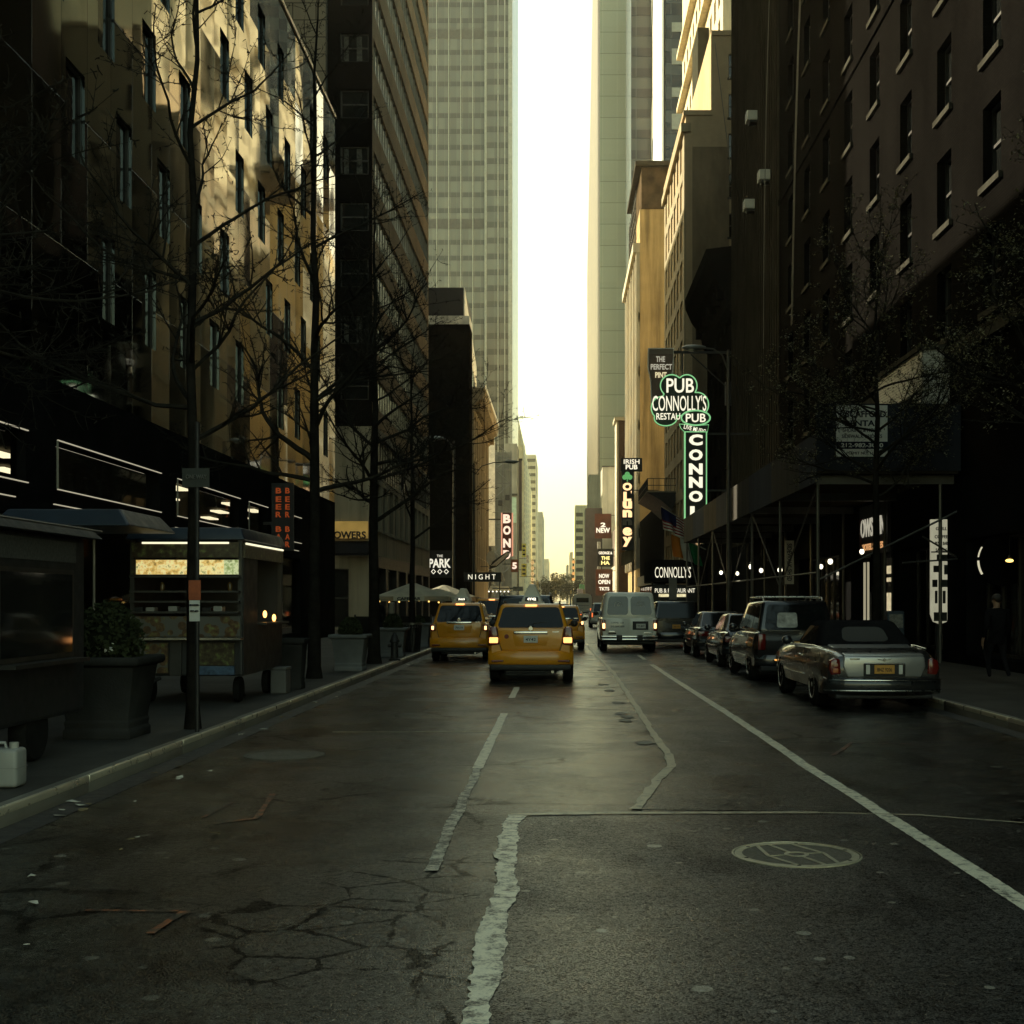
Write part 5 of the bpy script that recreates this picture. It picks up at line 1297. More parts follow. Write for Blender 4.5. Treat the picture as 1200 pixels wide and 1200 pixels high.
# shamrock shaped pub sign
k_ = ys/F
def lx(u, u0): return (u-u0)*k_
def lz(v, v0): return -(v-v0)*k_
t = thing('pub_sign', 'large clover shaped green pub sign with the words PUB and RESTAURANT, hanging over the road', 'sign', (X(796,ys),ys,Z(470,ys)))
cs = [(lx(787,796),lz(452,470),lx(808,796)-lx(796,796)+.05,.60),(lx(805,796),lz(452,470),.55,.60),(lx(776,796),lz(478,470),.60,.62),(lx(817,796),lz(474,470),.62,.66),(lx(780,796),lz(490,470),.62,.42),(lx(797,796),lz(470,470),1.0,.8)]
shaped(t, 'sign_face', circ_outline(cs), .35, SG_G, RIMP, .035)
text('PUB', .78, (lx(797,796),-.03,lz(452,470)), LETW, t, width=1.5, bold=.012)
text("CONNOLLY'S", .86, (lx(796,796),-.03,lz(472.5,470)), LETW, t, width=2.95, bold=.004)
text('RESTAU', .36, (lx(783,796),-.03,lz(488,470)), LETW, t, width=1.3, bold=.01)
MB().tube([(lx(800,796),.2,lz(446,470)),(lx(800,796),.2,lz(413,470))], .05, 6).build('hanger', IRONB, t)
# oval and vertical blade, a little nearer
yb = 69.6
t = thing('pub_sign', 'tall green rimmed blade sign spelling the pub name downwards, topped by an oval PUB panel', 'sign', (X(815,yb),yb,Z(490,yb)))
k_ = yb/F
ov = [(.78*math.cos(2*PI*i/40), .40*math.sin(2*PI*i/40)) for i in range(40)]
shaped(t, 'oval_panel', ov, .3, SG_G, RIMP, .045, -.12); text('PUB', .46, (0,-.15,-.01), LETW, t, width=1.08, bold=.012)
pts = [(-.88,-.32),(.0,-.40),(.72,-.36),(.64,-.80),(-.55,-.80),(-.80,-.55)]
shaped(t, 'live_music_panel', pts, .25, SG_K, RIMP, .02)
o = text('LIVE MUSIC', .24, (-.04,-.03,-.60), LETW, t, width=1.2, bold=.01, tilt=R(14))
z0, z1 = lz(606,490), lz(507,490)
MB().box(-.55,.55,-.15,.15,z0-1.2,z1).build('blade_face', SG_K, t)
for s in (-1,1): MB().box(s*.55,s*.61,-.17,.17,z0-1.2,z1).build('green_rim', RIMP, t)
MB().box(-.61,.61,-.17,.17,z1,z1+.05).build('green_rim', RIMP, t)
vs = (516,533.5,550,565.5,582,600)
for ch,v in zip('CONNOL', vs): text(ch, .60, (0,-.17,lz(v,490)), LETW, t, width=.74 if ch != 'L' else .62, bold=.05)
text('L', .60, (0,-.17,lz(617,490)), LETW, t, width=.62, bold=.05)
MB().box(.6,RF-X(815,yb),-.04,.04,z0+1.4,z0+1.5).build('bracket', IRONB, t); MB().box(.6,RF-X(815,yb),-.04,.04,-.9,-.8).build('bracket', IRONB, t)
# pint glass sign
yp = 78.2
k_ = yp/F
t = thing('pint_sign', 'brown sign shaped like a stout glass reading THE PERFECT PINT', 'sign', (X(775,yp),yp,Z(444,yp)))
def q(u, v): return ((u-775)*k_, 0, -(v-444)*k_)
prof = [(760,408.5),(789.5,408.5),(789,432),(786,446),(784,470),(784,481),(763.5,481),(763.5,470),(762.5,446),(759.5,432)]
MB().prism([q(u,v) for u,v in prof], (0,.3,0)).build('glass_face', mat('stout_brown', (.11,.06,.035), .4), t)
PALER = mat('cream_sign_rim', (.8,.77,.66), .5)
MB().tube([q(u,v) for u,v in prof+[prof[0]]], .04, 5).build('rim', PALER, t)
MB().prism([q(u,v) + Vector((0,-.012,0)) if 0 else (q(u,v)[0],-.012,q(u,v)[2]) for u,v in ((760.6,409.5),(788.8,409.5),(788.7,415),(760.4,415))], (0,.01,0)).build('foam_band', mat('tan_foam', (.17,.13,.09), .6), t)
LETB = emis('pale_gold_letter', (1,.93,.72), .16); LETY = emis('bright_gold_letter', (1,.85,.5), .30)  # sign lettering given its own glow in place of weak daylight
text('THE', .34, (q(774,421)[0],-.03,q(0,421)[2]), LETB, t, width=.55, bold=.02)
text('PERFECT', .34, (q(775,430)[0],-.03,q(0,430)[2]), LETB, t, width=1.3, bold=.02)
text('PINT', .34, (q(774.5,439.5)[0],-.03,q(0,439.5)[2]), LETY, t, width=.7, bold=.03)
MB().box(.75,RF+.08-X(775,yp),-.05,.05,1.55,1.7).build('bracket', IRONB, t); MB().tube([(1.8,.0,1.5),(4.0,.0,-.5)], .04, 6).build('brace', IRONB, t)
MB().box(3.9,RF+.1-X(775,yp),-.2,.2,-1.6,-.2).build('bracket_box', IRONB, t)
# street lamp by the shed
def street_lamp(label, x, y, hz, reach, hx):
    t = thing('street_lamp', label, 'street lamp', (x,y,.15))
    MB().lathe([(.16,0),(.16,.5),(.10,.6),(.085,1.5),(.06,hz-.3)], n=12).build('pole', mat('grey_lamp_post', (.075,.07,.06), .5, .6), t, smooth=40)
    h = hz-.25; sgn = 1 if hx > 0 else -1; L = abs(hx)
    MB().tube([(0,0,h-.9),(sgn*L*.25,0,h-.25),(sgn*L*.6,0,h-.02),(sgn*L,0,h+.02)], .035, 7).build('arm', mat('grey_lamp_post', (.075,.07,.06), .5, .6), t, smooth=60)
    hd = MB(); rings = []
    for s_,rx,rz in ((0,.05,.05),(.15,.12,.09),(.45,.17,.12),(.75,.15,.10),(.92,.05,.04)):
        rings.append([(sgn*(L-.1+s_), rx*math.cos(2*PI*i/12), h+.04+rz*math.sin(2*PI*i/12)) for i in range(12)])
    hd = hd.loft(rings).build('lamp_head', mat('grey_lamp_head', (.16,.16,.14), .4, .3), t, smooth=60)
    MB().ball((sgn*(L+.45),0,h-.03), .13, 10, (1.4,1,.7)).build('lens', mat('frosted_lens', (.55,.52,.40), .3), hd, smooth=60)
street_lamp('grey cobra-head street lamp reaching over the road beside the clover pub sign', 6.62, 50, Z(404,50)-.05, 1, X(806,50)-6.62+.6)
street_lamp('street lamp on a plain pole beyond the cafe parasol on the left', -5.0, 61, Z(512,61), 1, .02 if 0 else -.6)
street_lamp('distant street lamp with a long drooping arm over the left lane', -5.72, 86, Z(540,86), 1, 2.2)

# shamrock pub sign farther on
yo = 130.0; k_ = yo/F
t = thing('pub_sign', 'narrow blade sign with a green shamrock and ornate cream letters, IRISH PUB box on top', 'sign', (X(735,yo),yo,Z(600,yo)))
def q2(u, v): return ((u-735)*k_, -(v-600)*k_)
a = q2(728.5,645); b = q2(743,552)
MB().box(a[0],b[0],-.2,.2,a[1],b[1]).build('blade_face', SG_K, t)
a = q2(727.5,552.5); b = q2(752.5,537); MB().box(a[0],b[0],-.25,.25,a[1],b[1]).build('top_box', SG_K, t)
text('IRISH', .48, ((a[0]+b[0])/2,-.26,q2(0,541.3)[1]), LETW, t, width=1.6, bold=.015); text('PUB', .48, ((a[0]+b[0])/2,-.26,q2(0,547.6)[1]), LETW, t, width=1.2, bold=.03)
SHAM = emis('shamrock_green', (.16,.50,.16), .28)
m = MB()
for dx,dz in ((-.26,0),(.26,0),(0,.30)): m.lathe([(.001,0),(.26,0),(.26,.03)], c=(q2(735,0)[0]+dx,-.25,q2(0,559.5)[1]+dz), axis='y', n=14)
m.box(-.05,.05,-.25,-.21,q2(0,565)[1],q2(0,560)[1]); m.build('shamrock', SHAM, t)
ORL = emis('peach_sign_letter', (1,.62,.30), .62)
for ch,v,h in (("O",570.5,.80),("L",582,.95),("u",592,.75),("n",602,.75),("n",612,.62),("e",623,.85),("y",635,1.0)):
    text(ch, h, (0,-.22,q2(0,v)[1]), ORL if ch not in ('n',) or v < 605 else mat('unlit_letter', (.25,.22,.17), .5), t, width=.95 if ch != 'L' else .8, bold=.06)
MB().prism([(.34,-.22,q2(0,575.5)[1]),(.46,-.22,q2(0,575.5)[1]),(.40,-.22,q2(0,579)[1])], (0,.02,0)).build('apostrophe', ORL, t)
MB().box(b[0]-.9,RF-.4-X(735,yo),-.05,.05,q2(0,575)[1],q2(0,574)[1]).build('bracket', IRONB, t)
# fire balcony with curved rail
t = thing('fire_balcony', 'dark iron balcony with railings on a curved bracket above the shop row', 'balcony', (9.2,119,0))
zf = Z(577,114)
m = MB(); m.prism([(-1.35,-5,zf),(1.3,-5,zf),(1.3,-5,zf-.35),(.9,-5,zf-1.6),(-.1,-5,zf-.7)], (0,13,0)); m.build('platform', IRONB, t)
MB().box(-1.36,1.3,-5.05,8,zf+.0,zf+.12).build('platform_edge', mat('weathered_pale_edge', (.25,.23,.17), .7), t)
m = MB()
for z in (.6,1.2): m.box(-1.33,-1.27,-5,8,zf+z,zf+z+.06); m.box(-1.3,1.3,-5,-4.94,zf+z,zf+z+.06)
for i in range(27): m.box(-1.32,-1.28,-5+i*.5,-4.96+i*.5,zf+.1,zf+1.2)
for i in range(6): m.box(-1.3+i*.5,-1.26+i*.5,-5,-4.96,zf+.1,zf+1.2)
m.build('railing', IRONB, t)
# wooden end panel sign under the blade
t = thing('wood_panel', 'weathered wooden hoarding panel below the shamrock blade sign', 'panel', (X(735,131),131,0))
MB().prism([(X(728,131)-X(735,131),0,Z(664,131)),(X(742,131)-X(735,131),0,Z(658,131)),(X(742,131)-X(735,131),0,Z(640,131)),(X(728,131)-X(735,131),0,Z(648,131))], (0,.3,0)).build('board', streaked('weathered_plywood', (.40,.34,.22), .45), t); MB().box(.5,.7,.1,.2,0,9).build('post', IRONB, t)
# theatre banners
yt = 204.0
def banner(name, label, u0,u1,v0,v1,bm,lines,y=yt):
    t = thing(name, label, 'sign', (X((u0+u1)/2,y),y,Z((v0+v1)/2,y))); kk = y/F
    w = (u1-u0)*kk; h = (v1-v0)*kk
    MB().box(-w/2,w/2,-.1,.1,-h/2,h/2).build('board', bm, t)
    for s_,hh,vv,ww,lm in lines: text(s_, hh*kk, (0,-.11,-(vv-(v0+v1)/2)*kk), lm, t, width=ww*kk, bold=.03)
    MB().box(w/2,w/2+1.6,-.05,.05,h/2-.3,h/2-.2).build('bracket', IRONB, t)
BROWNS = mat('maroon_banner', (.11,.035,.02), .5); LM = emis('dull_white_letter', (1,.9,.7), .45); LY = emis('yellow_letter', (1,.80,.28), .6)
banner('theatre_banner', 'maroon banner reading 2 NEW on the right beyond the shamrock sign', 697,716.5,602,631,BROWNS,[('2',5,615,6,LM),('NEW',6,621.5,16,LM)])
banner('theatre_banner', 'black banner with yellow letters THE HA below the maroon one', 700,719,643,664,SG_K,[('GEORGE &',3.2,648,16,LM),('THE',4,654,10,LY),('HA',4.5,659.5,10,LY)], 203)
banner('theatre_banner', 'brown banner reading NOW OPEN, lowest of the three', 698,718,667,698,BROWNS,[('NOW',5,675,12,LM),('OPEN',5,682,14,LM),('TKTS',4,690,12,LM)], 202)
# pub canopy by the tan building
yc = 97.0; kc = yc/F
t = thing('pub_canopy', 'black street canopy with white pub lettering beyond the scaffold shed', 'canopy', (X(790,yc),yc,0))
cx_ = lambda u: (u-790)*kc
MB().box(cx_(764),cx_(822),0,9,Z(682,yc),Z(656,yc)).build('canopy_top', mat('black_canvas_roof',(.012,.012,.013),.85), t)
text("CONNOLLY'S", 13*kc, (cx_(788.5),-.03,Z(670.5,yc)), LETW, t, width=42*kc, bold=-.005)
MB().box(cx_(764),cx_(822),.05,.25,Z(706,yc),Z(685,yc)).build('lower_fascia', SG_K, t)
text('PUB & RESTAURANT', 5*kc, (cx_(791),.02,Z(692,yc)), LETW, t, width=47*kc, bold=.0)
MB().box(cx_(772),cx_(806),.0,.05,Z(699.5,yc),Z(696,yc)).build('lit_strip_sign', emis('yellowish_lit_strip', (1,.88,.5), .45, .6, 6), t)
for x in (cx_(765),cx_(820)): MB().tube([(x,.2,0),(x,.2,Z(682,yc))], .06, 8).build('post', IRONB, t)
t = thing('pole_notice', 'pale blank notice board on a post in front of the pub canopy lettering', 'sign', (X(788.5,90),90,.15))
MB().box(-.28,.28,-.03,.03,Z(703,90)-.15,Z(677,90)-.15).build('board', mat('grey_notice', (.30,.29,.24), .6), t); MB().tube([(0,.06,0),(0,.06,3.2)], .04, 6).build('post', IRONB, t)
# flags
def flag(label, base, tip, kind):
    t = thing('flag', label, 'flag', base)
    tip = Vector(tip)
    MB().tube([(0,0,0), tip], .03, 6).build('flagpole', mat('pale_flagpole', (.4,.36,.26), .4), t)
    # cloth hangs in soft folds from the outer half of the pole
    m = MB(); n, mm = 24, 14; top = [tip*(.25+.75*i/n) for i in range(n+1)]; V = []
    for i in range(n+1):
        col = []
        for j in range(mm+1):
            s_ = j/mm; p = top[i] + Vector((.10*math.sin(i*.75+s_*2)*s_*1.2 , .22*math.sin(i*.9+s_*1.5)*s_, -1.25*s_)); p.x += .25*s_*(1-i/n)
            col.append(m.bm.verts.new(p))
        V.append(col)
    fs = {}
    for i in range(n):
        for j in range(mm):
            f = m.bm.faces.new((V[i][j],V[i+1][j],V[i+1][j+1],V[i][j+1]))
            if kind == 'stars': f.material_index = 2 if (i >= n*.5 and j < mm*.55) else ((j % 2))
            else: f.material_index = min(2, int(3*i/n))
    o = m.build('cloth', None, t, smooth=60)
    cols = [mat('flag_red', (.28,.03,.03), .8, 0,.1), mat('flag_white', (.60,.58,.50), .8,0,.1), mat('flag_navy', (.02,.025,.08), .8,0,.1)] if kind == 'stars' else [mat('flag_green', (.03,.22,.08), .8,0,.1), mat('flag_white', (.60,.58,.50), .8,0,.1), mat('flag_orange', (.60,.20,.03), .8,0,.1)]
    for c in cols: o.data.materials.append(c)
    if kind == 'stars':
        st = MB()
        for a_ in range(4):
            for b_ in range(3):
                p = V[13+a_*3-1][1+b_*2].co if False else None
        st.bm.free()
flag('star spangled striped flag on an angled pole in front of the pub canopy', (8.8,80,6.2), (-2.5,-1.2,1.4), 'stars')
flag('green white and orange tricolour on an angled pole below the striped flag', (8.9,77.5,4.9), (-2.2,-1.2,.9), 'tri')

# ================================================================== SIDEWALK SHED (scaffold) on the right
xa, xb, yn, yf = 6.78, 10.45, 33.5, 69.0
zd, zp = 5.25, 6.2
PLY = streaked('blue_grey_hoarding', (.030,.034,.044), .35); PLYW = streaked('weathered_hoarding', (.055,.048,.036), .5)
STEEL = mat('galvanised_scaffold_tube', (.12,.115,.10), .45, .7)
t = thing('sidewalk_shed', 'long sidewalk scaffold shed with dark hoarding on top running along the right', 'scaffold', ((xa+xb)/2,(yn+yf)/2,.15))
b0 = Vector(((xa+xb)/2,(yn+yf)/2,.15))
def sh_(name, mb, m, parent=None):
    o = mb.build(name, m, parent or t)
    if not parent: o.location = -b0
    return o
sh_('deck', MB().box(xa,xb,yn,yf,zd-.12,zd), mat('deck_planks', (.05,.042,.03), .8))
n = 15; ln = (yf-yn)/n
for i in range(n): sh_('hoarding_panel', MB().box(xa-.05,xa,yn+i*ln+.01,yn+(i+1)*ln-.01,zd-.35,zp), PLYW if i % 4 in (1,2) else PLY)
sh_('end_hoarding', MB().box(xa-.05,13.2,yn-.06,yn-.005,zd-.05,6.95), PLY)
for i in range(7):
    y = yn+.4+i*(yf-yn-.8)/6
    for x in (xa+.08, xb-.35):
        p_ = sh_('post', MB().tube([(x,y,.15),(x,y,zd-.12)], .05, 8), STEEL)
    sh_('cross_beam', MB().box(xa,xb,y-.06,y+.06,zd-.36,zd-.125), STEEL)
    if i < 6:
        y2 = y+(yf-yn-.8)/6
        sh_('brace', MB().tube([(xa+.08,y,2.2 if i % 2 else 4.9),(xa+.08,y2,4.9 if i % 2 else 2.2)], .025, 6), STEEL)
        sh_('rail', MB().tube([(xa+.08,y,2.55),(xa+.08,y2,2.55)], .025, 6), STEEL)
sh_('brace', MB().tube([(xa+.1,yn+.4,2.35),(12.6,yn+.2,5.2)], .03, 6), STEEL); sh_('brace', MB().tube([(9.6,yn+.3,3.5),(11.6,yn+.3,2.3)], .025, 6), STEEL)
sh_('post', MB().tube([(X(1160,yn),yn+.2,.15),(X(1160,yn),yn+.2,zd-.05)], .05, 8), STEEL); sh_('rail', MB().tube([(X(1060,yn),yn+.2,2.8),(X(1160,yn),yn+.2,2.95)], .025, 6), STEEL)
# permit board on the end hoarding
ky = (yn-.1)/F
t2 = thing('permit_board', 'white notice board with a phone number on the blue hoarding end, crossed by bare branches', 'sign', (X(1010,yn-.1),yn-.09,Z(505,yn-.1)))
MB().box(-30*ky,30*ky,-.012,.02,-30*ky,30*ky).build('board', mat('white_sign_board', (.82,.81,.74), .6, 0, .1, 6), t2)
text('SCAFFOLD', .17, (.1,-.014,.44), INK, t2, width=1.05, bold=.02); text('RENTAL', .15, (0,-.014,.20), INK, t2, width=.9, bold=.02); text('SHORING & HOISTS', .10, (0,-.014,.02), INK, t2, width=1.0)
text('SIDEWALK BRIDGES', .09, (0,-.014,-.14), INK, t2, width=1.05); MB().box(-30*ky,30*ky,-.016,-.0125,-.47,-.28).build('number_band', INK, t2)
text('212-982-3000', .11, (0,-.017,-.375), mat('white_sign_board', (.82,.81,.74), .6), t2, width=1.1, bold=.02); text('PERMIT NO. 1103', .07, (0,-.014,-.58), INK, t2, width=.8)
# work lights hung under the shed
BULB = emis('work_lamp_glow', (1,.92,.68), 1.1)
def wl(u, v, y, lbl, r_=.075):
    o = thing('work_light', lbl, 'lamp', (X(u,y),y,Z(v,y)))
    MB().ball((0,0,0), r_, 10, (1,1,1.15)).build('bulb', BULB, o, smooth=60); MB().lathe([(.03,r_*.8),(.045,r_*1.3),(.02,r_*2.2)], n=8).build('socket', BLK, o)
    MB().tube([(0,0,r_*2),(0.02,0,zd-.14-Z(v,y))], .008, 4).build('cord', BLK, o)
for i,(u,v,y) in enumerate(((973,658,38),(1010,646.5,41),(1120,640,34.5),(914,668,45),(880,664,49),(892,668.5,53),(845,671,60),(962,664,50),(864,672,62))):
    wl(u, v, y, ('bare work bulb under the scaffold shed left of the lit post notice','bare work bulb above the lit shop door','bare work bulb just right of the tall lit menu board','bare work bulb behind the parked SUV roof bars','bare work bulb left of the paper notice on the shed post','bare work bulb right of the paper notice on the shed post','bare work bulb nearest the pub canopy','bare work bulb between paper notice and thin scaffold post','second work bulb from the pub canopy')[i], .075 if i < 3 else .085)
PAPN = mat('white_notice_paper', (.50,.49,.42), .7, 0, .15, 12)
o = thing('paper_notice', 'tall pale paper notice with dark lettering tied to a shed post', 'sign', (X(925,46),46,Z(659,46)))
MB().box(-.16,.16,-.02,.02,-.78,.78).build('sheet', PAPN, o)
text('SIDEWALK SHED', .16, (0,-.025,.0), INK, o, width=1.35, bold=.02, tilt=R(90))
# storefront details under the shed
WARMD = emis('warm_lit_door', (1,.84,.50), .3, .5, 5)
o = thing('lit_door', 'tall narrow shop door leaf glowing warm under the scaffold shed', 'door', (RF-.05,40.3,.15))
MB().box(-.05,.0,-.30,.30,.0,3.0).build('door_leaf', FR_DK, o)
for a,b in ((.3,1.25),(1.32,1.9),(2.25,2.38),(2.5,2.75)): MB().box(-.07,-.055,-.24,.24,a,b).build('lit_pane', WARMD, o)
o = thing('door_frame_lights', 'pair of slim pale upright light tubes beside the shop door', 'lamp', (RF-.1,43.3,.15))
for dy in (-.25,.25): MB().box(-.03,.03,dy-.04,dy+.04,.4,2.95).build('light_tube', emis('pale_tube_glow', (1,.9,.6), .13), o)
MB().box(-.03,.03,-.5,.4,3.1,3.16).build('top_bar', STEEL, o)
SGN = emis('white_facade_letter', (1,.93,.72), .16)
o = thing('hotel_sign', 'slanting lit facade sign with white letters over a small orange text line under the scaffold', 'sign', (RF-.12,42.3,3.9))
MB().box(.0,.1,-1.9,1.9,-.55,1.1).build('sign_board', BLK, o)
text('OWS INN', .62, (-.02,0,.35), SGN, o, rz=-PI/2, width=3.2, bold=.02); text('HOTEL SUITES', .22, (-.02,0,-.3), emis('orange_facade_letter',(1,.5,.2),.25), o, rz=-PI/2, width=2.8, bold=.02)
MB().box(-.01,.0,1.55,1.85,-.45,.7).build('red_edge', mat('red_sign_edge',(.2,.02,.015),.5), o)
o = thing('menu_board', 'tall lit white board covered in dark pictures with a rounded foot, under the shed', 'sign', (X(1102,34.6),34.6,.15))
MBW = emis('lit_board_white', (1,.96,.68), .14, .3, 1.5)
pts = [(-.25,3.85),(-.25,1.28),(-.17,1.08),(.0,1.02),(.17,1.08),(.25,1.28),(.25,3.85)]
MB().prism([(x,0,z) for x,z in pts], (0,.12,0)).build('lit_panel', MBW, o)
for x0,x1,z0,z1 in ((-.19,.0,2.42,2.6),(.10,.19,2.36,2.62),(-.22,-.08,2.02,2.22),(.02,.22,2.02,2.22),(-.15,-.08,1.58,1.92),(.06,.14,1.58,1.92),(-.18,.18,1.10,1.34),(-.1,.2,2.72,2.9)):
    MB().box(x0,x1,-.01,-.002,z0,z1).build('picture_block', mat('dark_picture',(.02,.022,.018),.5), o)
for z,w_ in ((3.6,.3),(3.38,.36),(3.2,.34),(3.02,.3)): text('GRILL' if z > 3.5 else 'COFFEE' if z > 3.3 else 'PIZZA BAR' if z > 3.1 else 'SALADS', .09, (.02,-.012,z), INK, o, width=w_, bold=.02)
MB().box(-.25,.25,-.02,.0,2.95,2.985).build('strap', IRONB, o); MB().box(-.06,.06,.12,.3,0,3.9).build('post', IRONB, o)
o = thing('news_box', 'dim blue newspaper box beside the lit shop door', 'box', (X(1048,38),38,.15))
bevbox(-.25,.25,-.2,.2,.35,1.35,.03).build('cabinet', mat('dull_blue_enamel',(.05,.08,.12),.4), o); MB().box(-.2,.2,-.215,-.2,.85,1.25).build('display_window', mat('newsprint',(.30,.31,.30),.7,0,.4,16), o)
for x in (-.18,.18): MB().box(x-.03,x+.03,-.15,.15,0,.36).build('leg', IRONB, o)
o = thing('round_sign', 'round dark projecting sign with a lit crescent edge at the far right', 'sign', (X(1176,31),31,Z(657,31)))
MB().lathe([(.001,0),(.62,0),(.62,.14),(.001,.14)], axis='y', n=36).build('disc', mat('soot_black_disc',(.003,.003,.003),.8), o)
MB().tube([(.62*math.cos(R(a)),-.02,.62*math.sin(R(a))) for a in range(148,176,4)], .02, 5).build('lit_rim', emis('rim_glow',(1,.92,.65),.22), o); MB().tube([(.62*math.cos(R(a)),-.02,.62*math.sin(R(a))) for a in range(180,216,4)], .028, 5).build('lit_rim', emis('rim_glow',(1,.92,.65),.22), o)
MB().box(.1,.5,-.02,.1,.9,.96).build('bracket', IRONB, o)
wl(1183, 657, 30.2, 'orange lamp at the far right beyond the round sign', .06)
for ob in COL.objects:
    if ob.get('label','').startswith('orange lamp'):
        for ch in ob.children:
            if ch.name.startswith('bulb'):
                me = ch.data.copy(); me.materials.clear(); me.materials.append(emis('orange_lamp_glow', (1,.62,.15), 1.2)); ch.data = me; ch.scale = (1.6,1,.6)

# ================================================================== LEFT SIDEWALK
# ---- signs on the left, far
yb = 193.0; kb = yb/F
t = thing('blade_sign', 'tall red edged blade sign spelling BOND downwards on the left', 'sign', (X(594.5,yb),yb,Z(625,yb)))
MB().box(-6.5*kb,6.0*kb,-.2,.3,-27*kb,24*kb).build('blade_face', mat('plum_sign_face',(.07,.02,.018),.5), t)
for s in (-6.5,6.0): MB().box(s*kb-.1,s*kb+.1,-.25,.3,-27*kb,24*kb).build('pink_rim', emis('salmon_rim',(1,.45,.30),.22), t)
PK = emis('pale_pink_letter', (1,.74,.58), .42)
for ch,v in (('B',608),('O',621.5),('N',636.5),('D',650)): text(ch, 10.5*kb, (-.05,-.22,-(v-625)*kb), PK, t, width=9*kb, bold=.05)
MB().box(-3.0,-.8,-.05,.05,2,2.2).build('bracket', IRONB, t)
t = thing('number_sign', 'small round red sign with the figure 5 below the blade sign', 'sign', (X(603,191),191,Z(663,191)))
MB().box(-.55,.55,-.1,.1,-.95,.95).build('board', mat('rust_sign_face',(.16,.06,.03),.5), t); text('5', 1.0, (0,-.12,0), PK, t, width=.7, bold=.05)
MB().box(-1.8,-.55,-.04,.04,.2,.3).build('bracket', IRONB, t)
t = thing('night_sign', 'black canopy with widely spaced white NIGHT letters on the left', 'canopy', (X(566,140),140,Z(676,140)))
MB().box(-2.1,2.0,-.2,3,-.5,.5).build('canopy_box', SG_K, t); text('N I G H T', .55, (-.1,-.22,0), LETW, t, width=3.0); MB().tube([(-1.9,.5,-3.9),(-1.9,.5,-.5)], .06, 6).build('post', IRONB, t); MB().tube([(1.8,.5,-3.9),(1.8,.5,-.5)], .06, 6).build('post', IRONB, t)
t = thing('sculpted_sign', 'dark slanting sculpted sign shaped like an instrument over a pale swirl, below the blade sign', 'sign', (X(586,170),170,Z(655,170)))
kk = 170/F
MB().prism([(-13*kk,0,-12*kk),(-9*kk,0,-3*kk),(8*kk,0,9*kk),(12*kk,0,9*kk),(10*kk,0,3*kk),(-4*kk,0,-9*kk)], (0,.4,0)).bevel(.1,2).build('dark_body', IRONB, t)
for i in range(4): MB().tube([(-10*kk+i*.2,-.03,-8*kk),(8*kk+i*.15,-.03,7*kk)], .035, 5).build('pale_string', PALER, t)
MB().prism([(-11*kk+.55*math.cos(2*PI*i/20)*1.1,.45,1*kk+.95*math.sin(2*PI*i/20)) for i in range(20)], (0,.15,0)).build('pale_disc', mat('pale_swirl_panel',(.40,.39,.32),.6), t); MB().tube([(-14*kk,.5,-1),(-3.5,.5,-1)], .05, 5).build('bracket', IRONB, t)
for i,(u,v,w_,h_,col,y,lb) in enumerate(((614,645,5,16,(.75,.62,.12),262,'yellow upright sign board on the left'),(614,668,6,15,(.75,.58,.10),258,'second yellow sign board just below the first'),(624,676,2.4,40,(.62,.42,.16),300,'chain of round tan letters running down a far sign'),(618,655,3,9,(.5,.42,.3),270,'small tan sign beside the yellow boards'),(607,690,12,5,(.30,.28,.22),150,'grey theatre marquee low on the left'),(630,690,2.5,18,(.42,.34,.18),340,'slim ochre sign at the far left'))):
    kk = y/F; t = thing('street_sign', lb, 'sign', (X(u,y),y,Z(v,y)))
    MB().box(-w_*kk/2,w_*kk/2,-.1,.2,-h_*kk/2,h_*kk/2).build('board', mat('sign_colour_%d' % i, col, .5, 0, .5, 2.5), t)
    if i in (0,1):
        for j in range(3): MB().box(-w_*kk*.3,w_*kk*.3,-.13,-.105,-h_*kk*.35+j*h_*kk*.3,-h_*kk*.35+j*h_*kk*.3+h_*kk*.12).build('dark_mark', INK, t)
    if i == 2:
        for j in range(6): MB().lathe([(.2,0),(.42,0),(.42,.1)], c=(0,-.2,-h_*kk/2+.8+j*1.3), axis='y', n=14, cap=False).build('round_letter', emis('tan_neon_letter',(1,.68,.3),.3), t)
    MB().box(-3,-w_*kk/2,-.04,.04,0,.1).build('bracket', IRONB, t)
for i,(u,v,w_,h_,col,y,lb) in enumerate(((672,668,3.5,24,(.62,.36,.14),330,'orange chain sign on the far right'),(682,688,6,6,(.20,.50,.22),330,'green sign on the far right'),(680,694,7,8,(.75,.62,.60),325,'pale pink lit sign low on the far right'),(687,670,5,12,(.22,.21,.17),300,'grey dish shaped sign on the far right'),(702,652,4,34,(.42,.41,.36),206,'tall pale strip sign beside the maroon banner'))):
    kk = y/F; t = thing('street_sign', lb, 'sign', (X(u,y),y,Z(v,y)))
    if i == 0:
        for j in range(4): MB().lathe([(.001,0),(.42,0),(.42,.2)], c=(0,0,-2.4+j*1.5), axis='y', n=14).build('round_letter', emis('orange_neon_letter',(1,.5,.15),.35), t)
        MB().box(-.2,.2,.15,.3,-3,3).build('backing', FR_DK, t)
    else: bevbox(-w_*kk/2,w_*kk/2,-.1,.2,-h_*kk/2,h_*kk/2,.08).build('board', mat('far_sign_colour_%d' % i, col, .5, 0, .3, 2), t)
    MB().box(w_*kk/2,w_*kk/2+2.5,-.04,.04,0,.1).build('bracket', IRONB, t)
t = thing('cafe_canopy', 'cream canopy with small lights low on the left beyond the taxis', 'canopy', (X(585,165),165,Z(690,165)))
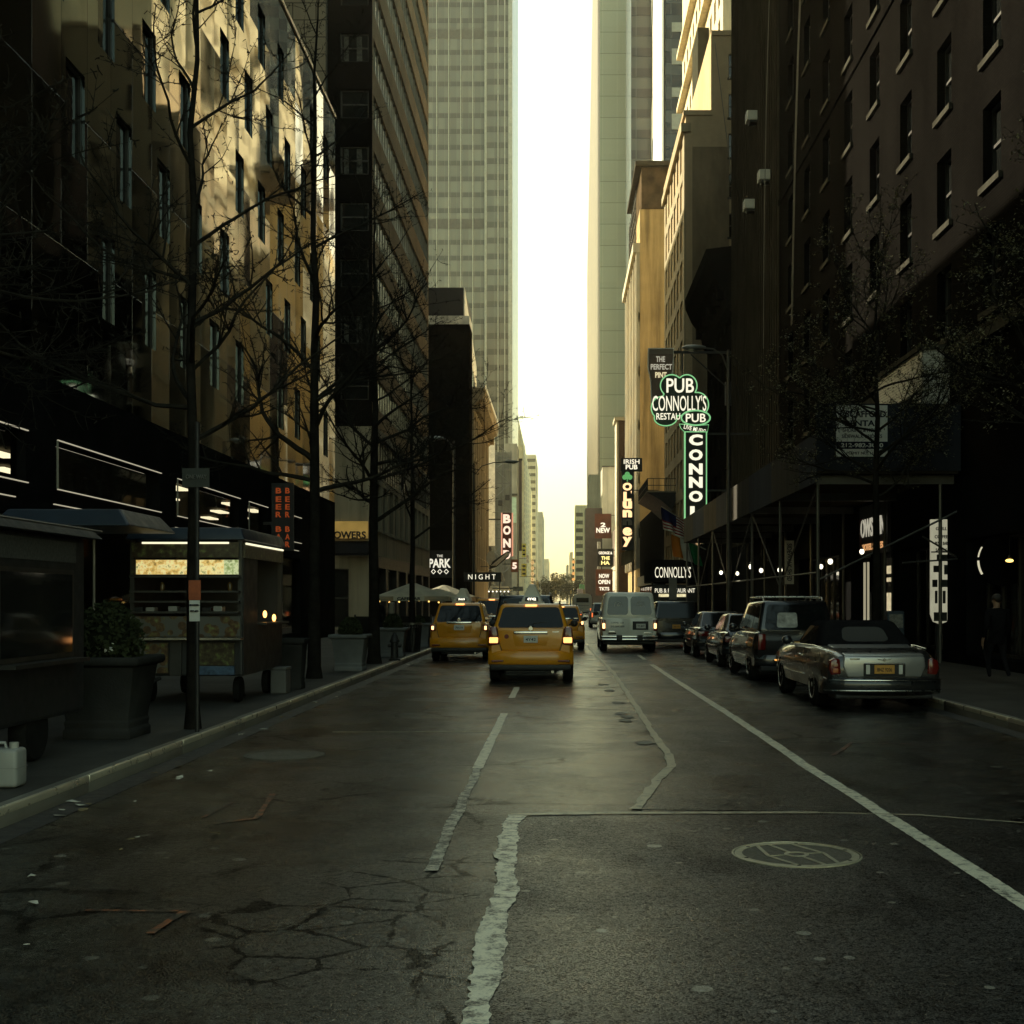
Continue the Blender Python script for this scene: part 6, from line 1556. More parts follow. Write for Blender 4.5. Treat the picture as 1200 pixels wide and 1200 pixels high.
MB().hexa([(-1.4,-.5,-.25),(1.4,-.5,-.25),(1.4,2,-.25),(-1.4,2,-.25)],[(-1.1,-.1,.35),(1.1,-.1,.35),(1.1,2,.35),(-1.1,2,.35)]).build('canvas', mat('cream_canvas',(.62,.58,.45),.7), t)
for i in range(6): MB().ball((-1.3+.5*i,-.55,-.35), .09, 8).build('bulb', BULB, t)
for x in (-1.3,1.3): MB().tube([(x,-.4,-3.2),(x,-.4,-.25)], .05, 6).build('post', IRONB, t)
t = thing('traffic_signal', 'long horizontal traffic signal mast across the far end of the street', 'traffic light', (8.4,360,.15))
MB().lathe([(.2,0),(.13,5.2)], n=8).build('pole', IRONB, t); MB().tube([(0,0,4.6),(-9.8,0,4.6)], .10, 6).build('mast_arm', IRONB, t)
for x in (-9.3,-5,-1.5): bevbox(x-.22,x+.22,-.2,.2,3.6,4.6,.05).build('signal_head', mat('yellow_signal_case',(.30,.22,.05),.5), t)
# distant trees: a far wood-like mass at the end of the street, each crown still a tree
LEAFM = mat('olive_far_foliage', (.075,.068,.035), .9, 0, .4, .8)
FT = [(-3.6,470,10,3.4,'low tree at the far end of the left kerb'),(-2.2,560,13,4.4,'taller rounded tree behind the far left one'),(4.6,520,12,4.0,'bushy tree in the haze right of centre'),(6.4,430,9.5,3.2,'small tree by the far right kerb'),(.8,820,20,8,'broad hazy tree closing the end of the street'),(7.4,380,8.5,2.8,'nearest of the far trees on the right'),(-5.4,420,9,3,'nearest of the far trees on the left'),(5.6,640,16,5.4,'tall tree behind the bushy one on the right'),(-4.5,680,17,5.6,'tall hazy tree far on the left'),(9,760,21,7,'largest hazy crown right of the street end')]
for i,(x,y,h,rr,lb) in enumerate(FT):
    t = thing('street_tree', lb, 'tree', (x,y,0), 0, 'distant street trees')
    MB().lathe([(.3,0),(.22,h*.3),(.08,h*.7)], n=7).build('trunk', IRONB, t)
    m = MB(); rr_ = random.Random(i); lob = [(Vector((rr_.gauss(0,.42)*rr, rr_.gauss(0,.4)*rr, h*.5+rr_.uniform(-.28,.36)*h)), rr*rr_.uniform(.3,.6)) for _ in range(14)]
    for k in range(1500):
        c0, rl = lob[k % 14]; dd = Vector((rr_.gauss(0,1),rr_.gauss(0,1),rr_.gauss(0,1))).normalized(); c = c0 + dd*rl*rr_.random()**.33; s = rr_.uniform(.12,.34)*rr/3.5
        if c.z < .8: continue
        u_ = Vector((rr_.uniform(-1,1),rr_.uniform(-1,1),rr_.uniform(-1,1))).normalized(); v_ = u_.cross(Vector((rr_.uniform(-1,1),rr_.uniform(-1,1),rr_.uniform(-1,1)))).normalized()
        m.face([c+u_*s, c+v_*s*.6, c-u_*s, c-v_*s*.6])
    m.build('crown', LEAFM, t)

# ---- stone planters
PST = mat('grey_cast_stone', (.15,.155,.152), .75, 0, .2, 2, .3, 40)
SHRUB = mat('dark_evergreen', (.030,.036,.018), .85, 0, .5, 6)
SOIL = mat('dark_soil', (.02,.016,.012), .95)
def planter(label, x, y, w_, h_, shrub=.5, m_=PST, seed=1, rz=0):
    t = thing('stone_planter', label, 'planter', (x,y,.15), rz, 'planters along the left kerb')
    a = w_/2
    def sq(r0, z): return [(-r0,-r0,z),(r0,-r0,z),(r0,r0,z),(-r0,r0,z)]
    m = MB().loft([sq(a*.74,0),sq(a*.74,h_*.10),sq(a*.70,h_*.13),sq(a*.72,h_*.20),sq(a*.69,h_*.23),sq(a*.86,h_*.88),sq(a*.97,h_*.90),sq(a,h_*.93),sq(a,h_*.99),sq(a*.97,h_),sq(a*.82,h_),sq(a*.80,h_*.9)])
    m.bevel(.010,2,35).build('pot', m_, t, smooth=40)
    MB().box(-a*.8,a*.8,-a*.8,a*.8,h_*.9,h_*.93).build('soil', SOIL, t)
    if shrub:
        m = MB(); r_ = random.Random(seed)
        for k in range(2600):
            q_ = a*shrub*1.5*(r_.random()**.35); ph = math.acos(r_.uniform(-.5,1)); an = r_.uniform(0,2*PI)
            c = Vector((q_*math.sin(ph)*math.cos(an), q_*math.sin(ph)*math.sin(an), h_*.93+a*shrub*.62+q_*math.cos(ph)*1.25)); s = r_.uniform(.012,.03)
            u_ = Vector((r_.uniform(-1,1),r_.uniform(-1,1),r_.uniform(-1,1))).normalized(); v_ = u_.orthogonal()
            m.face([c+u_*s*1.6, c+v_*s*.7, c-u_*s*1.6, c-v_*s*.7])
        m.build('shrub', SHRUB, t)
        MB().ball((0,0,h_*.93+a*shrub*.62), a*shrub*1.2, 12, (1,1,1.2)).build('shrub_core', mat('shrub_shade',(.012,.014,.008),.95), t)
    return t
DKST = mat('dark_cast_stone', (.035,.035,.033), .7, 0, .25, 2, .3, 40)
planter('large dark planter with a shrub beside the near food truck', -5.5, 15.6, 1.08, .98, .55, DKST, 1)
planter('dark planter at the far corner of the food cart', -5.0, 24.0, .55, .95, 0, DKST, 2)
planter('square grey stone planter with a clipped round shrub right of the bare tree trunk', -4.92, 30.2, .90, .86, .42, PST, 3)
planter('grey planter with a round shrub behind the fire hydrant', -4.9, 37.8, .90, .86, .42, PST, 4)
planter('grey planter beside the wire litter bin near the second taxi', -4.95, 45.5, .90, .86, .3, PST, 5)
# white flowers in the dark planter
m = MB(); r_ = random.Random(3)
for k in range(60):
    c = Vector((r_.gauss(.12,.05), r_.gauss(-.3,.05), 1.02+abs(r_.gauss(0,.06)))); 
    u_ = Vector((r_.uniform(-1,1),r_.uniform(-1,1),r_.uniform(-1,1))).normalized()*.02; v_ = u_.orthogonal().normalized()*.014; m.face([c+u_,c+v_,c-u_,c-v_])
o = m.build('flower_cluster', mat('white_petals',(.6,.58,.5),.7)); o.location = (-5.5,15.6,.15); tag(o, 'little white flowers growing in the large dark planter', 'flowers')
# hydrant and litter bin
t = thing('fire_hydrant', 'black fire hydrant at the kerb in front of a grey planter', 'hydrant', (-4.52,35.2,.15))
MB().lathe([(.16,0),(.16,.05),(.11,.07),(.10,.50),(.14,.52),(.14,.56),(.11,.60),(.09,.68),(.05,.73),(.03,.78),(.001,.78)], n=16).build('barrel', IRONB, t, smooth=40)
for s in (-1,1): MB().lathe([(.055,.08*s),(.055,.17*s),(.035,.19*s)], c=(0,0,.42), axis='x', n=10).build('outlet', IRONB, t)
t = thing('litter_bin', 'dark wire mesh litter bin at the kerb beyond the hydrant', 'bin', (-4.72,41.2,.15)); m = MB()
for k in range(20):
    a = 2*PI*k/20; m.tube([(.24*math.cos(a),.24*math.sin(a),0),(.30*math.cos(a+.3),.30*math.sin(a+.3),.9)], .010, 4); m.tube([(.24*math.cos(a),.24*math.sin(a),0),(.30*math.cos(a-.3),.30*math.sin(a-.3),.9)], .010, 4)
m.build('wire_basket', IRONB, t); MB().lathe([(.29,.88),(.32,.88),(.32,.94),(.29,.94)], n=20, cap=False).build('rim', STEEL, t); MB().lathe([(.001,.02),(.23,.02),(.27,.8),(.001,.8)], n=16).build('bag', mat('black_bag',(.01,.01,.01),.3), t)
# cafe parasol and its fenced terrace
t = thing('cafe_parasol', 'large cream cafe parasol with a scalloped hem on the left sidewalk', 'parasol', (-5.75,50.5,.15))
CREAMC = mat('cream_canvas',(.62,.58,.45),.7,0,.12,2)
m = MB(); r1 = [(1.55*math.cos(2*PI*k/8+R(22.5)),1.55*math.sin(2*PI*k/8+R(22.5)),1.82) for k in range(8)]; r0 = [(.12*math.cos(2*PI*k/8+R(22.5)),.12*math.sin(2*PI*k/8+R(22.5)),2.34) for k in range(8)]
rv = [(x,y,z-.18) for x,y,z in r1]; m.loft([rv,r1,r0], cap=False); bmesh.ops.solidify(m.bm, geom=m.bm.faces[:], thickness=.012); m.build('canopy', CREAMC, t)
MB().tube([(0,0,0),(0,0,2.4)], .035, 8).build('pole', IRONB, t); MB().lathe([(.35,0),(.35,.08),(.05,.1)], n=16).build('base', IRONB, t)
for k in range(8): MB().tube([(r1[k][0]*.97,r1[k][1]*.97,1.80),(0,0,2.25)], .012, 4).build('rib', FR_DK, t)
text('CAFE BAR', .11, (0,-1.45,1.73), INK, t, width=.9, bold=.02)
t = thing('cafe_parasol', 'second cream parasol, farther back and lower, behind the first', 'parasol', (-5.1,57,.15)); t0 = [o for o in COL.objects if o.get('label','').startswith('large cream cafe')][0]
for ch in t0.children: copy_tree(ch, t)
t = thing('cafe_screen', 'dark low screen with planters in front of the cafe terrace', 'screen', (-6.4,49,.15))
MB().box(-1.4,1.5,-.06,.06,.1,1.05).build('panel', mat('dark_canvas_screen',(.02,.019,.016),.8), t)
for x in (-1.4,0,1.5): MB().box(x-.03,x+.03,-.07,.07,0,1.12).build('post', IRONB, t)
GLOWY = emis('amber_lantern_glow', (1,.62,.16), .8)
t = thing('string_lights', 'row of small amber lanterns under the cafe parasols', 'lights', (-5.7,49.2,1.78))
for i in range(7): MB().ball((-1.2+.38*i,0,-.04*math.sin(i*1.3)), .035, 8).build('lantern', GLOWY, t)
MB().tube([(-1.3,0,.05),(1.3,0,.05)], .008, 4).build('cord', BLK, t)
# steel bollard / posts near cafe
for i,(x,y,h_,lb) in enumerate(((-5.55,42.5,1.6,'slim grey meter post right of the third trunk'),)):
    t = thing('parking_meter', lb, 'parking meter', (x,y,.15)); MB().tube([(0,0,0),(0,0,h_-.4)], .03, 8).build('post', STEEL, t); bevbox(-.1,.1,-.08,.08,h_-.4,h_,.03).build('meter_head', STEEL, t)

# ---- food cart with lit picture panels
fx, fy = -5.95, 20.4
t = thing('food_cart', 'street food cart with a lit picture menu, steel shelves and blue roof hood', 'food cart', (fx,fy,.15))
CARTS = mat('dull_stainless_steel', (.06,.06,.057), .4, .7, .25, 3)
W2, L2 = .90, 3.0
bevbox(-W2,W2,.02,L2,.45,1.28,.03).build('body', mat('dark_cart_body',(.022,.022,.021),.5,.1), t)
for x in (-W2+.04,W2-.04):
    for y in (.06,L2-.06): MB().box(x-.035,x+.035,y-.035,y+.035,1.28,2.62).build('corner_post', CARTS, t)
MB().box(-W2,W2,L2-.05,L2,1.28,2.5).build('back_panel', mat('dark_cart_body',(.022,.022,.021),.5,.1), t)
MB().box(-W2,-W2+.03,.1,L2-.1,1.28,2.4).build('inner_side', mat('dark_cart_body',(.022,.022,.021),.5,.1), t)
HOOD = mat('blue_vinyl_hood', (.006,.014,.026), .45, 0, .2, 2)
rf_ = MB().hexa([(-W2-.06,-.06,2.62),(W2+.06,-.06,2.62),(W2+.06,L2+.06,2.62),(-W2-.06,L2+.06,2.62)],[(-W2+.02,.02,2.82),(W2-.02,.02,2.82),(W2-.02,L2-.02,2.82),(-W2+.02,L2-.02,2.82)]).bevel(.03,2).build('roof_hood', HOOD, t, smooth=40)
def food(name, base, bright, plates=False, emit=0):
    if name in _mats: return _mats[name]
    k = NT(name); o = k.co(); v = k.n('TexVoronoi'); v.inputs['Scale'].default_value = 7; k.l(o, v.inputs['Vector'])
    c = k.ramp(k.noise(11, 5), [(.25,(.05,.03,.015)),(.42,base),(.55,bright),(.7,(.16,.20,.06)),(.8,(.65,.60,.42))])
    if plates:
        c = k.mix(k.math('GREATER_THAN', v.outputs['Distance'], .55), c, (.10,.10,.09))
    k.base(c); k.rough(.3)
    if emit: k.l(c, k.b.inputs['Emission Color']); k.b.inputs['Emission Strength'].default_value = emit
    _mats[name] = k.m; return k.m
F_LIT = food('lit_food_photograph', (.70,.45,.12), (.95,.78,.36), False, .3)
F_DIM = food('food_photograph', (.06,.03,.012), (.12,.07,.03), True)
F_DK = food('shaded_food_photograph', (.035,.022,.012), (.07,.06,.03), False)
LAMPW = emis('cart_tube_lamp', (1,.93,.62), .45)
MB().box(-W2+.05,W2-.05,-.03,.03,2.34,2.58).build('upper_picture_panel', F_DK, t)
MB().box(-W2+.22,W2-.2,-.055,-.032,2.555,2.585).build('tube_lamp', LAMPW, t)
MB().box(-W2+.12,W2-.28,-.03,.03,2.07,2.30).build('lit_picture_panel', F_LIT, t); MB().box(-W2+.04,-W2+.12,-.03,.03,2.07,2.30).build('picture_end', F_DK, t); MB().box(W2-.28,W2-.06,-.03,.03,2.07,2.30).build('salad_picture_panel', food('lit_salad_photograph',(.28,.35,.12),(.65,.68,.38),False,.3), t)
for z in (2.02,1.78,1.62,1.45): MB().box(-W2+.03,W2-.03,-.10,.35,z,z+.03).build('shelf', CARTS, t)
r_ = random.Random(4)
for i in range(9):
    x = -W2+.15+.18*i
    if i % 3 == 2: MB().lathe([(.03,0),(.04,.1),(.015,.14),(.001,.14)], c=(x,.06,1.81), n=10).build('bottle', mat('amber_bottle',(.12,.07,.02),.15), t, smooth=40)
    else: bevbox(x-.07,x+.07,.0,.2,1.48,1.48+r_.uniform(.06,.12),.01).build('container', mat('pale_container',(.28,.28,.26),.4) if i % 2 else BLK, t)
MB().box(-W2+.02,W2-.02,-.03,.02,1.08,1.40).build('plates_picture_panel', F_DIM, t); MB().box(-W2-.02,W2+.02,-.22,.02,1.03,1.065).build('counter_ledge', mat('polished_steel_ledge',(.5,.5,.46),.25,.9), t)
MB().box(-W2+.04,-.28,-.025,.02,.50,.98).build('food_poster', F_DIM, t); MB().box(.10,W2-.12,-.025,.02,.62,.98).build('food_poster', F_DK, t); MB().box(.10,W2-.12,-.026,.02,.47,.61).build('blue_price_strip', mat('pale_blue_print',(.05,.09,.15),.5,0,.5,14), t)
MB().box(-.24,-.06,-.03,.03,.46,1.0).build('locker_door', CARTS, t)
# street side of the cart
MB().box(W2-.01,W2+.03,.08,L2-.1,2.34,2.58).build('side_picture_panel', F_DK, t); MB().box(W2+.032,W2+.05,.1,L2-.15,2.55,2.58).build('tube_lamp', LAMPW, t)
MB().box(W2-.02,W2+.01,.05,1.0,.45,2.34).build('side_panel', mat('dark_cart_body',(.022,.022,.021),.5,.1), t); MB().box(W2-.0,W2+.16,1.0,2.8,1.25,1.285).build('serving_ledge', CARTS, t)
for y,z in ((1.5,1.42),(2.2,1.35)): MB().ball((W2+.02,y,z), .035, 8, (1,1,1.8)).build('flame_lamp', emis('orange_flame_glow',(1,.45,.1),2.2), t)
for s in (-1,1):
    for y in (.5,2.5):
        w_ = MB().lathe([(.12,-.05),(.20,-.05),(.21,0),(.20,.05),(.12,.05)], axis='x', n=18).build('wheel', TYRE, t, smooth=40); w_.location = (s*.72,y,.21)
        MB().lathe([(.001,-.03),(.12,-.03),(.12,.03),(.001,.03)], axis='x', n=14).build('rim', CARTS, w_)
MB().tube([(-.4,-.02,.42),(-.7,-.5,.22)], .03, 6).build('tow_bar', IRONB, t)
# cooler boxes by the cart
t = thing('cooler_box', 'dark grey crate standing on the sidewalk by the far end of the food cart', 'crate', (-4.98,22.9,.15)); bevbox(-.14,.14,-.2,.2,0,.42,.02).build('tub', mat('grey_plastic_crate',(.10,.10,.095),.5), t); bevbox(-.15,.15,-.21,.21,.42,.47,.015).build('lid', mat('grey_plastic_crate',(.10,.10,.095),.5), t)

# ---- near dark food truck body and blue umbrella behind
t = thing('food_truck', 'dark closed food truck trailer parked on the left sidewalk at the picture edge', 'food truck', (-5.95,11.4,.15))
TR = mat('dark_trailer_panel', (.014,.014,.014), .6, 0, .2, 2)
bevbox(-.78,.66,-1.6,2.9,.42,2.34,.05).build('body', TR, t); MB().hexa([(-.85,-1.7,2.34),(.82,-1.7,2.34),(.82,3.0,2.34),(-.85,3.0,2.34)],[(-.8,-1.6,2.46),(.70,-1.6,2.46),(.70,2.9,2.46),(-.8,2.9,2.46)]).build('roof', TR, t)
hw_ = MB().box(.66,.685,.6,2.5,1.05,1.98).build('serving_hatch', FR_DK, t); MB().box(.686,.69,.66,2.44,1.1,1.93).build('hatch_glass', G_DARK, hw_); MB().box(.66,.86,.6,2.5,1.0,1.04).build('counter_ledge', CARTS, t)
for y in (-1.0,.2): MB().box(.66,.672,y,y+.05,.5,2.3).build('panel_joint', BLK, t)
MB().box(.661,.67,.3,2.6,2.06,2.28).build('ventilation_strip', mat('perforated_panel',(.06,.06,.055),.6,0,.5,30), t)
w_ = MB().lathe([(.18,-.09),(.29,-.09),(.31,-.04),(.31,.04),(.29,.09),(.18,.09)], axis='x', n=24).build('wheel', TYRE, t, smooth=40); w_.location = (.50,1.75,.31); MB().lathe([(.001,.06),(.18,.07),(.18,-.02)], axis='x', n=18).build('rim', CARTS, w_)
w_ = MB().lathe([(.18,-.09),(.29,-.09),(.31,-.04),(.31,.04),(.29,.09),(.18,.09)], axis='x', n=24).build('wheel', TYRE, t, smooth=40); w_.location = (-.55,1.75,.31)
MB().tube([(.66,-1.5,2.36),(.84,-1.6,2.42),(.84,2.9,2.42)], .012, 5).build('awning_rail', STEEL, t)
t = thing('street_umbrella', 'blue square umbrella hood standing between the food truck and the food cart', 'umbrella', (-6.9,19.0,.15))
MB().hexa([(-1.1,-1.1,2.70),(.9,-1.1,2.70),(.9,1.1,2.70),(-1.1,1.1,2.70)],[(-.9,-.9,2.95),(.7,-.9,2.95),(.7,.9,2.95),(-.9,.9,2.95)]).bevel(.03,2).build('canopy', HOOD, t); MB().tube([(0,0,0),(0,0,2.9)], .025, 8).build('pole', STEEL, t); MB().lathe([(.3,0),(.3,.08),(.04,.1)], n=14).build('base', IRONB, t)
# ---- white plastic jug
t = thing('plastic_jug', 'translucent white plastic jerrycan standing on the sidewalk at the lower left edge', 'jug', (-4.93,11.35,.156))
JUG = mat('milky_plastic', (.26,.265,.245), .35, 0, .1, 4)
bevbox(-.17,.17,-.12,.12,0,.34,.035,3).build('tank', JUG, t, smooth=40); MB().lathe([(.04,.33),(.04,.39),(.001,.39)], c=(.10,0,0), n=14).build('cap', mat('white_cap',(.32,.315,.28),.4), t, smooth=40)
MB().tube([(-.14,0,.33),(-.13,0,.385),(.02,0,.385),(.03,0,.33)], .016, 8).build('handle', JUG, t, smooth=60); MB().box(-.171,.171,-.121,.121,.17,.174).build('moulding_line', mat('grey_line',(.2,.2,.19),.5), t)
# ---- pole with parking notices
t = thing('sign_post', 'thin black post with orange and white notice plates in front of the food cart', 'sign post', (-4.55,16.1,.15))
MB().tube([(0,0,0),(0,0,3.9)], .028, 8).build('post', IRONB, t)
zz = lambda v: Z(v,16.1)-.15
MB().box(-.095,.055,-.045,-.03,zz(703),zz(680)).build('orange_plate', mat('rust_orange_plate',(.30,.07,.02),.6,0,.3,10), t); w_ = MB().box(-.085,.045,-.05,-.035,zz(728),zz(703.5)).build('white_plate', mat('white_plate',(.52,.52,.48),.6,0,.1,10), t)
text('NO STANDING', .022, (-.02,-.052,zz(709)), INK, w_, width=.11); text('8AM-6PM', .022, (-.02,-.052,zz(716)), INK, w_, width=.1)
MB().box(-.18,.16,-.03,-.015,zz(571),zz(549)).build('dark_plate', mat('dark_green_plate',(.02,.024,.02),.6), t); text('ONE WAY', .05, (0,-.033,zz(559)), mat('dull_letter',(.12,.12,.11),.6), t, width=.26)
# ---- red neon words behind (on the metal building front)
NEON = emis('red_orange_neon', (1,.16,.03), .06)
t = thing('neon_sign', 'two columns of dim red neon lettering on the dark shopfront behind the food cart', 'sign', (LF+.9,45.4,0))
yy = 45.4; 
MB().box(X(318,yy)-LF-.9,X(344,yy)-LF-.9,.02,.1,Z(645,yy),Z(566,yy)).build('sign_board', BLK, t)
for u,wd in ((326.5,8),(337,6.5)):
    for v,s_ in ((575,'B'),(585,'E'),(594,'E'),(603,'R'),(620,'B'),(629,'A'),(638,'R')):
        text(s_, .20, (X(u,yy)-LF-.9,-.005,Z(v,yy)), NEON, t, width=wd*yy/F*.8, bold=.03)
MB().box(-.9,X(318,yy)-LF-.9,.04,.08,4.5,4.6).build('bracket', IRONB, t)

# ================================================================== TREES
BARK = mat('dark_bark', (.016,.0145,.012), .85, 0, .4, 6, .6, 18)
BARKL = mat('grey_twig_bark', (.022,.020,.016), .8, 0, .35, 6)
LEAFS = mat('young_olive_leaves', (.15,.14,.065), .6, 0, .4, 3)
def grow_tree(label, loc, H, r0, first, spread, seed, group, leafy=False, lean=(0,0), nb=16, up=.35, extra=()):
    t = thing('street_tree', label, 'tree', loc, 0, group); R_ = random.Random(seed)
    tp = []; n = 12
    for i in range(n+1):
        s = i/n; tp.append(Vector((lean[0]*s*s+R_.uniform(-.05,.05)*s*H*.12, lean[1]*s*s+R_.uniform(-.05,.05)*s*H*.12, H*s)))
    MB().tube([tp[0]+Vector((0,0,-.02)), tp[0]+Vector((0,0,.25))]+tp[1:], [r0*1.35, r0*1.05]+[r0*(1-.86*i/n) for i in range(1,n+1)], 10).build('trunk', BARK, t, smooth=60)
    m = MB(); lv = []
    def at_trunk(s):
        f = s*n; i = min(n-1,int(f)); return tp[i].lerp(tp[i+1], f-i), r0*(1-.86*s)
    def branch(p, d, L, r, depth):
        k = max(4, int(L/.22)); k = min(k, 14); path = [p.copy()]; dd = d.normalized(); pts = [(p.copy(), dd.copy())]
        for i in range(k):
            dd = (dd + Vector((R_.gauss(0,.13),R_.gauss(0,.13),R_.gauss(.03 if depth < 2 else .02,.12)))).normalized(); p = p + dd*(L/k); path.append(p.copy()); pts.append((p.copy(), dd.copy()))
        m.tube(path, [r*(1-.75*i/k) for i in range(k+1)], 5 if r > .012 else 3, cap=False)
        if depth >= 3:
            lv.append((path[-1], dd.copy())); 
            if leafy: lv.extend((q_, dd.copy()) for q_ in path[1:-1])
            return
        nch = int(L*(3.6 if depth == 0 else 4.4))+1
        for c in range(nch):
            s = R_.uniform(.22,1.0); i = min(k, int(s*k)); q_, qd = pts[i]
            ax = Vector((R_.gauss(0,1),R_.gauss(0,1),R_.gauss(.25,.7))).normalized(); nd = (qd*.75 + ax*.9).normalized()
            branch(q_, nd, L*R_.uniform(.30,.52)*(1.15-s*.5), max(.005, r*(1-.7*s)*.6), depth+1)
        # short spurs along the shoot
        for c in range(int(L*11)):
            i = R_.randrange(1,k+1); q_, qd = pts[i]; ax = Vector((R_.gauss(0,1),R_.gauss(0,1),R_.gauss(0,1))).normalized()
            m.tube([q_, q_+ax*R_.uniform(.025,.06)], [.007,.005], 3, cap=False)
    for b in range(nb):
        s = first + (1-first)*(b+.5)/nb; p, rr = at_trunk(s); a = b*2.4 + R_.uniform(-.5,.5)
        L = spread*(1.12-.75*s)*R_.uniform(.75,1.15)
        branch(p, Vector((math.cos(a),math.sin(a),up+.5*s)), L, rr*.48+.006, 0)
    for s,d_,L,rk in extra:
        p, rr = at_trunk(s); branch(p, Vector(d_), L, rr*rk, 0)
    branch(tp[-1], Vector((0,0,1)), 1.2, r0*.14, 1)
    m.build('crown', BARKL, t, smooth=60)
    if leafy:
        f = MB()
        for p,dd in lv:
            for c in range(R_.randint(0,2)):
                q_ = p+Vector((R_.gauss(0,.03),R_.gauss(0,.03),R_.gauss(0,.03))); s = R_.uniform(.016,.04); u_ = Vector((R_.uniform(-1,1),R_.uniform(-1,1),R_.uniform(-.8,.4))).normalized(); v_ = u_.cross(Vector((R_.uniform(-1,1),R_.uniform(-1,1),1))).normalized()
                f.face([q_, q_+u_*s+v_*s*.45, q_+u_*s*2.1, q_+u_*s-v_*s*.45])
        f.build('leaves', LEAFS, t)
GL = 'bare street trees along the left kerb'; GR = 'budding trees on the right sidewalk'
grow_tree('bare black trunked tree standing in front of the food cart', (-4.72,16.5,.15), 11.5, .085, .30, 3.4, 21, GL, extra=((.36,(-1,.1,.12),3.0,.55),(.40,(.6,.2,.55),2.4,.5),(.5,(-.9,-.3,.25),3.0,.5)))
grow_tree('bare tree just outside the left edge, only its boughs reaching in', (-7.0,11.2,.15), 8.5, .10, .32, 4.0, 5, GL, nb=16, up=.2, extra=((.45,(1,.25,.2),3.6,.6),(.55,(1,.1,.05),3.4,.55),(.5,(.9,.5,-.05),3.2,.5)))
grow_tree('bare tree with a stout forked bough, between food cart and stone planter', (-5.2,27.2,.15), 14, .14, .26, 4.4, 33, GL, extra=((.33,(-.75,-.15,.8),3.2,.7),(.30,(-1,-.3,.35),3.0,.5),(.42,(.9,-.2,.5),2.6,.5)))
grow_tree('bare tree whose long bough reaches out over the road, left of the hydrant', (-4.85,33.6,.15), 11.5, .16, .30, 4.4, 47, GL, extra=((.50,(1,.0,.42),4.6,.5),(.42,(1,-.1,.28),4.2,.45),(.6,(.8,.3,.5),3.0,.4)))
grow_tree('slimmer bare tree behind the grey planters near the cafe', (-5.2,45.4,.15), 10.5, .12, .34, 4.0, 58, GL, nb=14)
grow_tree('budding tree in front of the hoarding end and notice board', (7.75,31.2,.15), 10.5, .115, .38, 4.6, 71, GR, True, nb=20, extra=((.55,(-1,-.2,.35),3.8,.5),(.45,(-.8,.1,.6),3.0,.5),(.6,(-.9,.4,.5),3.0,.5),(.5,(.9,-.4,.4),3.2,.5)))
grow_tree('budding tree at the right picture edge, leaning boughs over the sidewalk', (8.55,21.6,.15), 10, .13, .46, 3.6, 83, GR, True, nb=13, extra=((.5,(-.9,.1,.5),3.0,.5),(.62,(-1,-.1,.3),2.6,.5),(.42,(-.8,.3,.6),2.6,.5)))

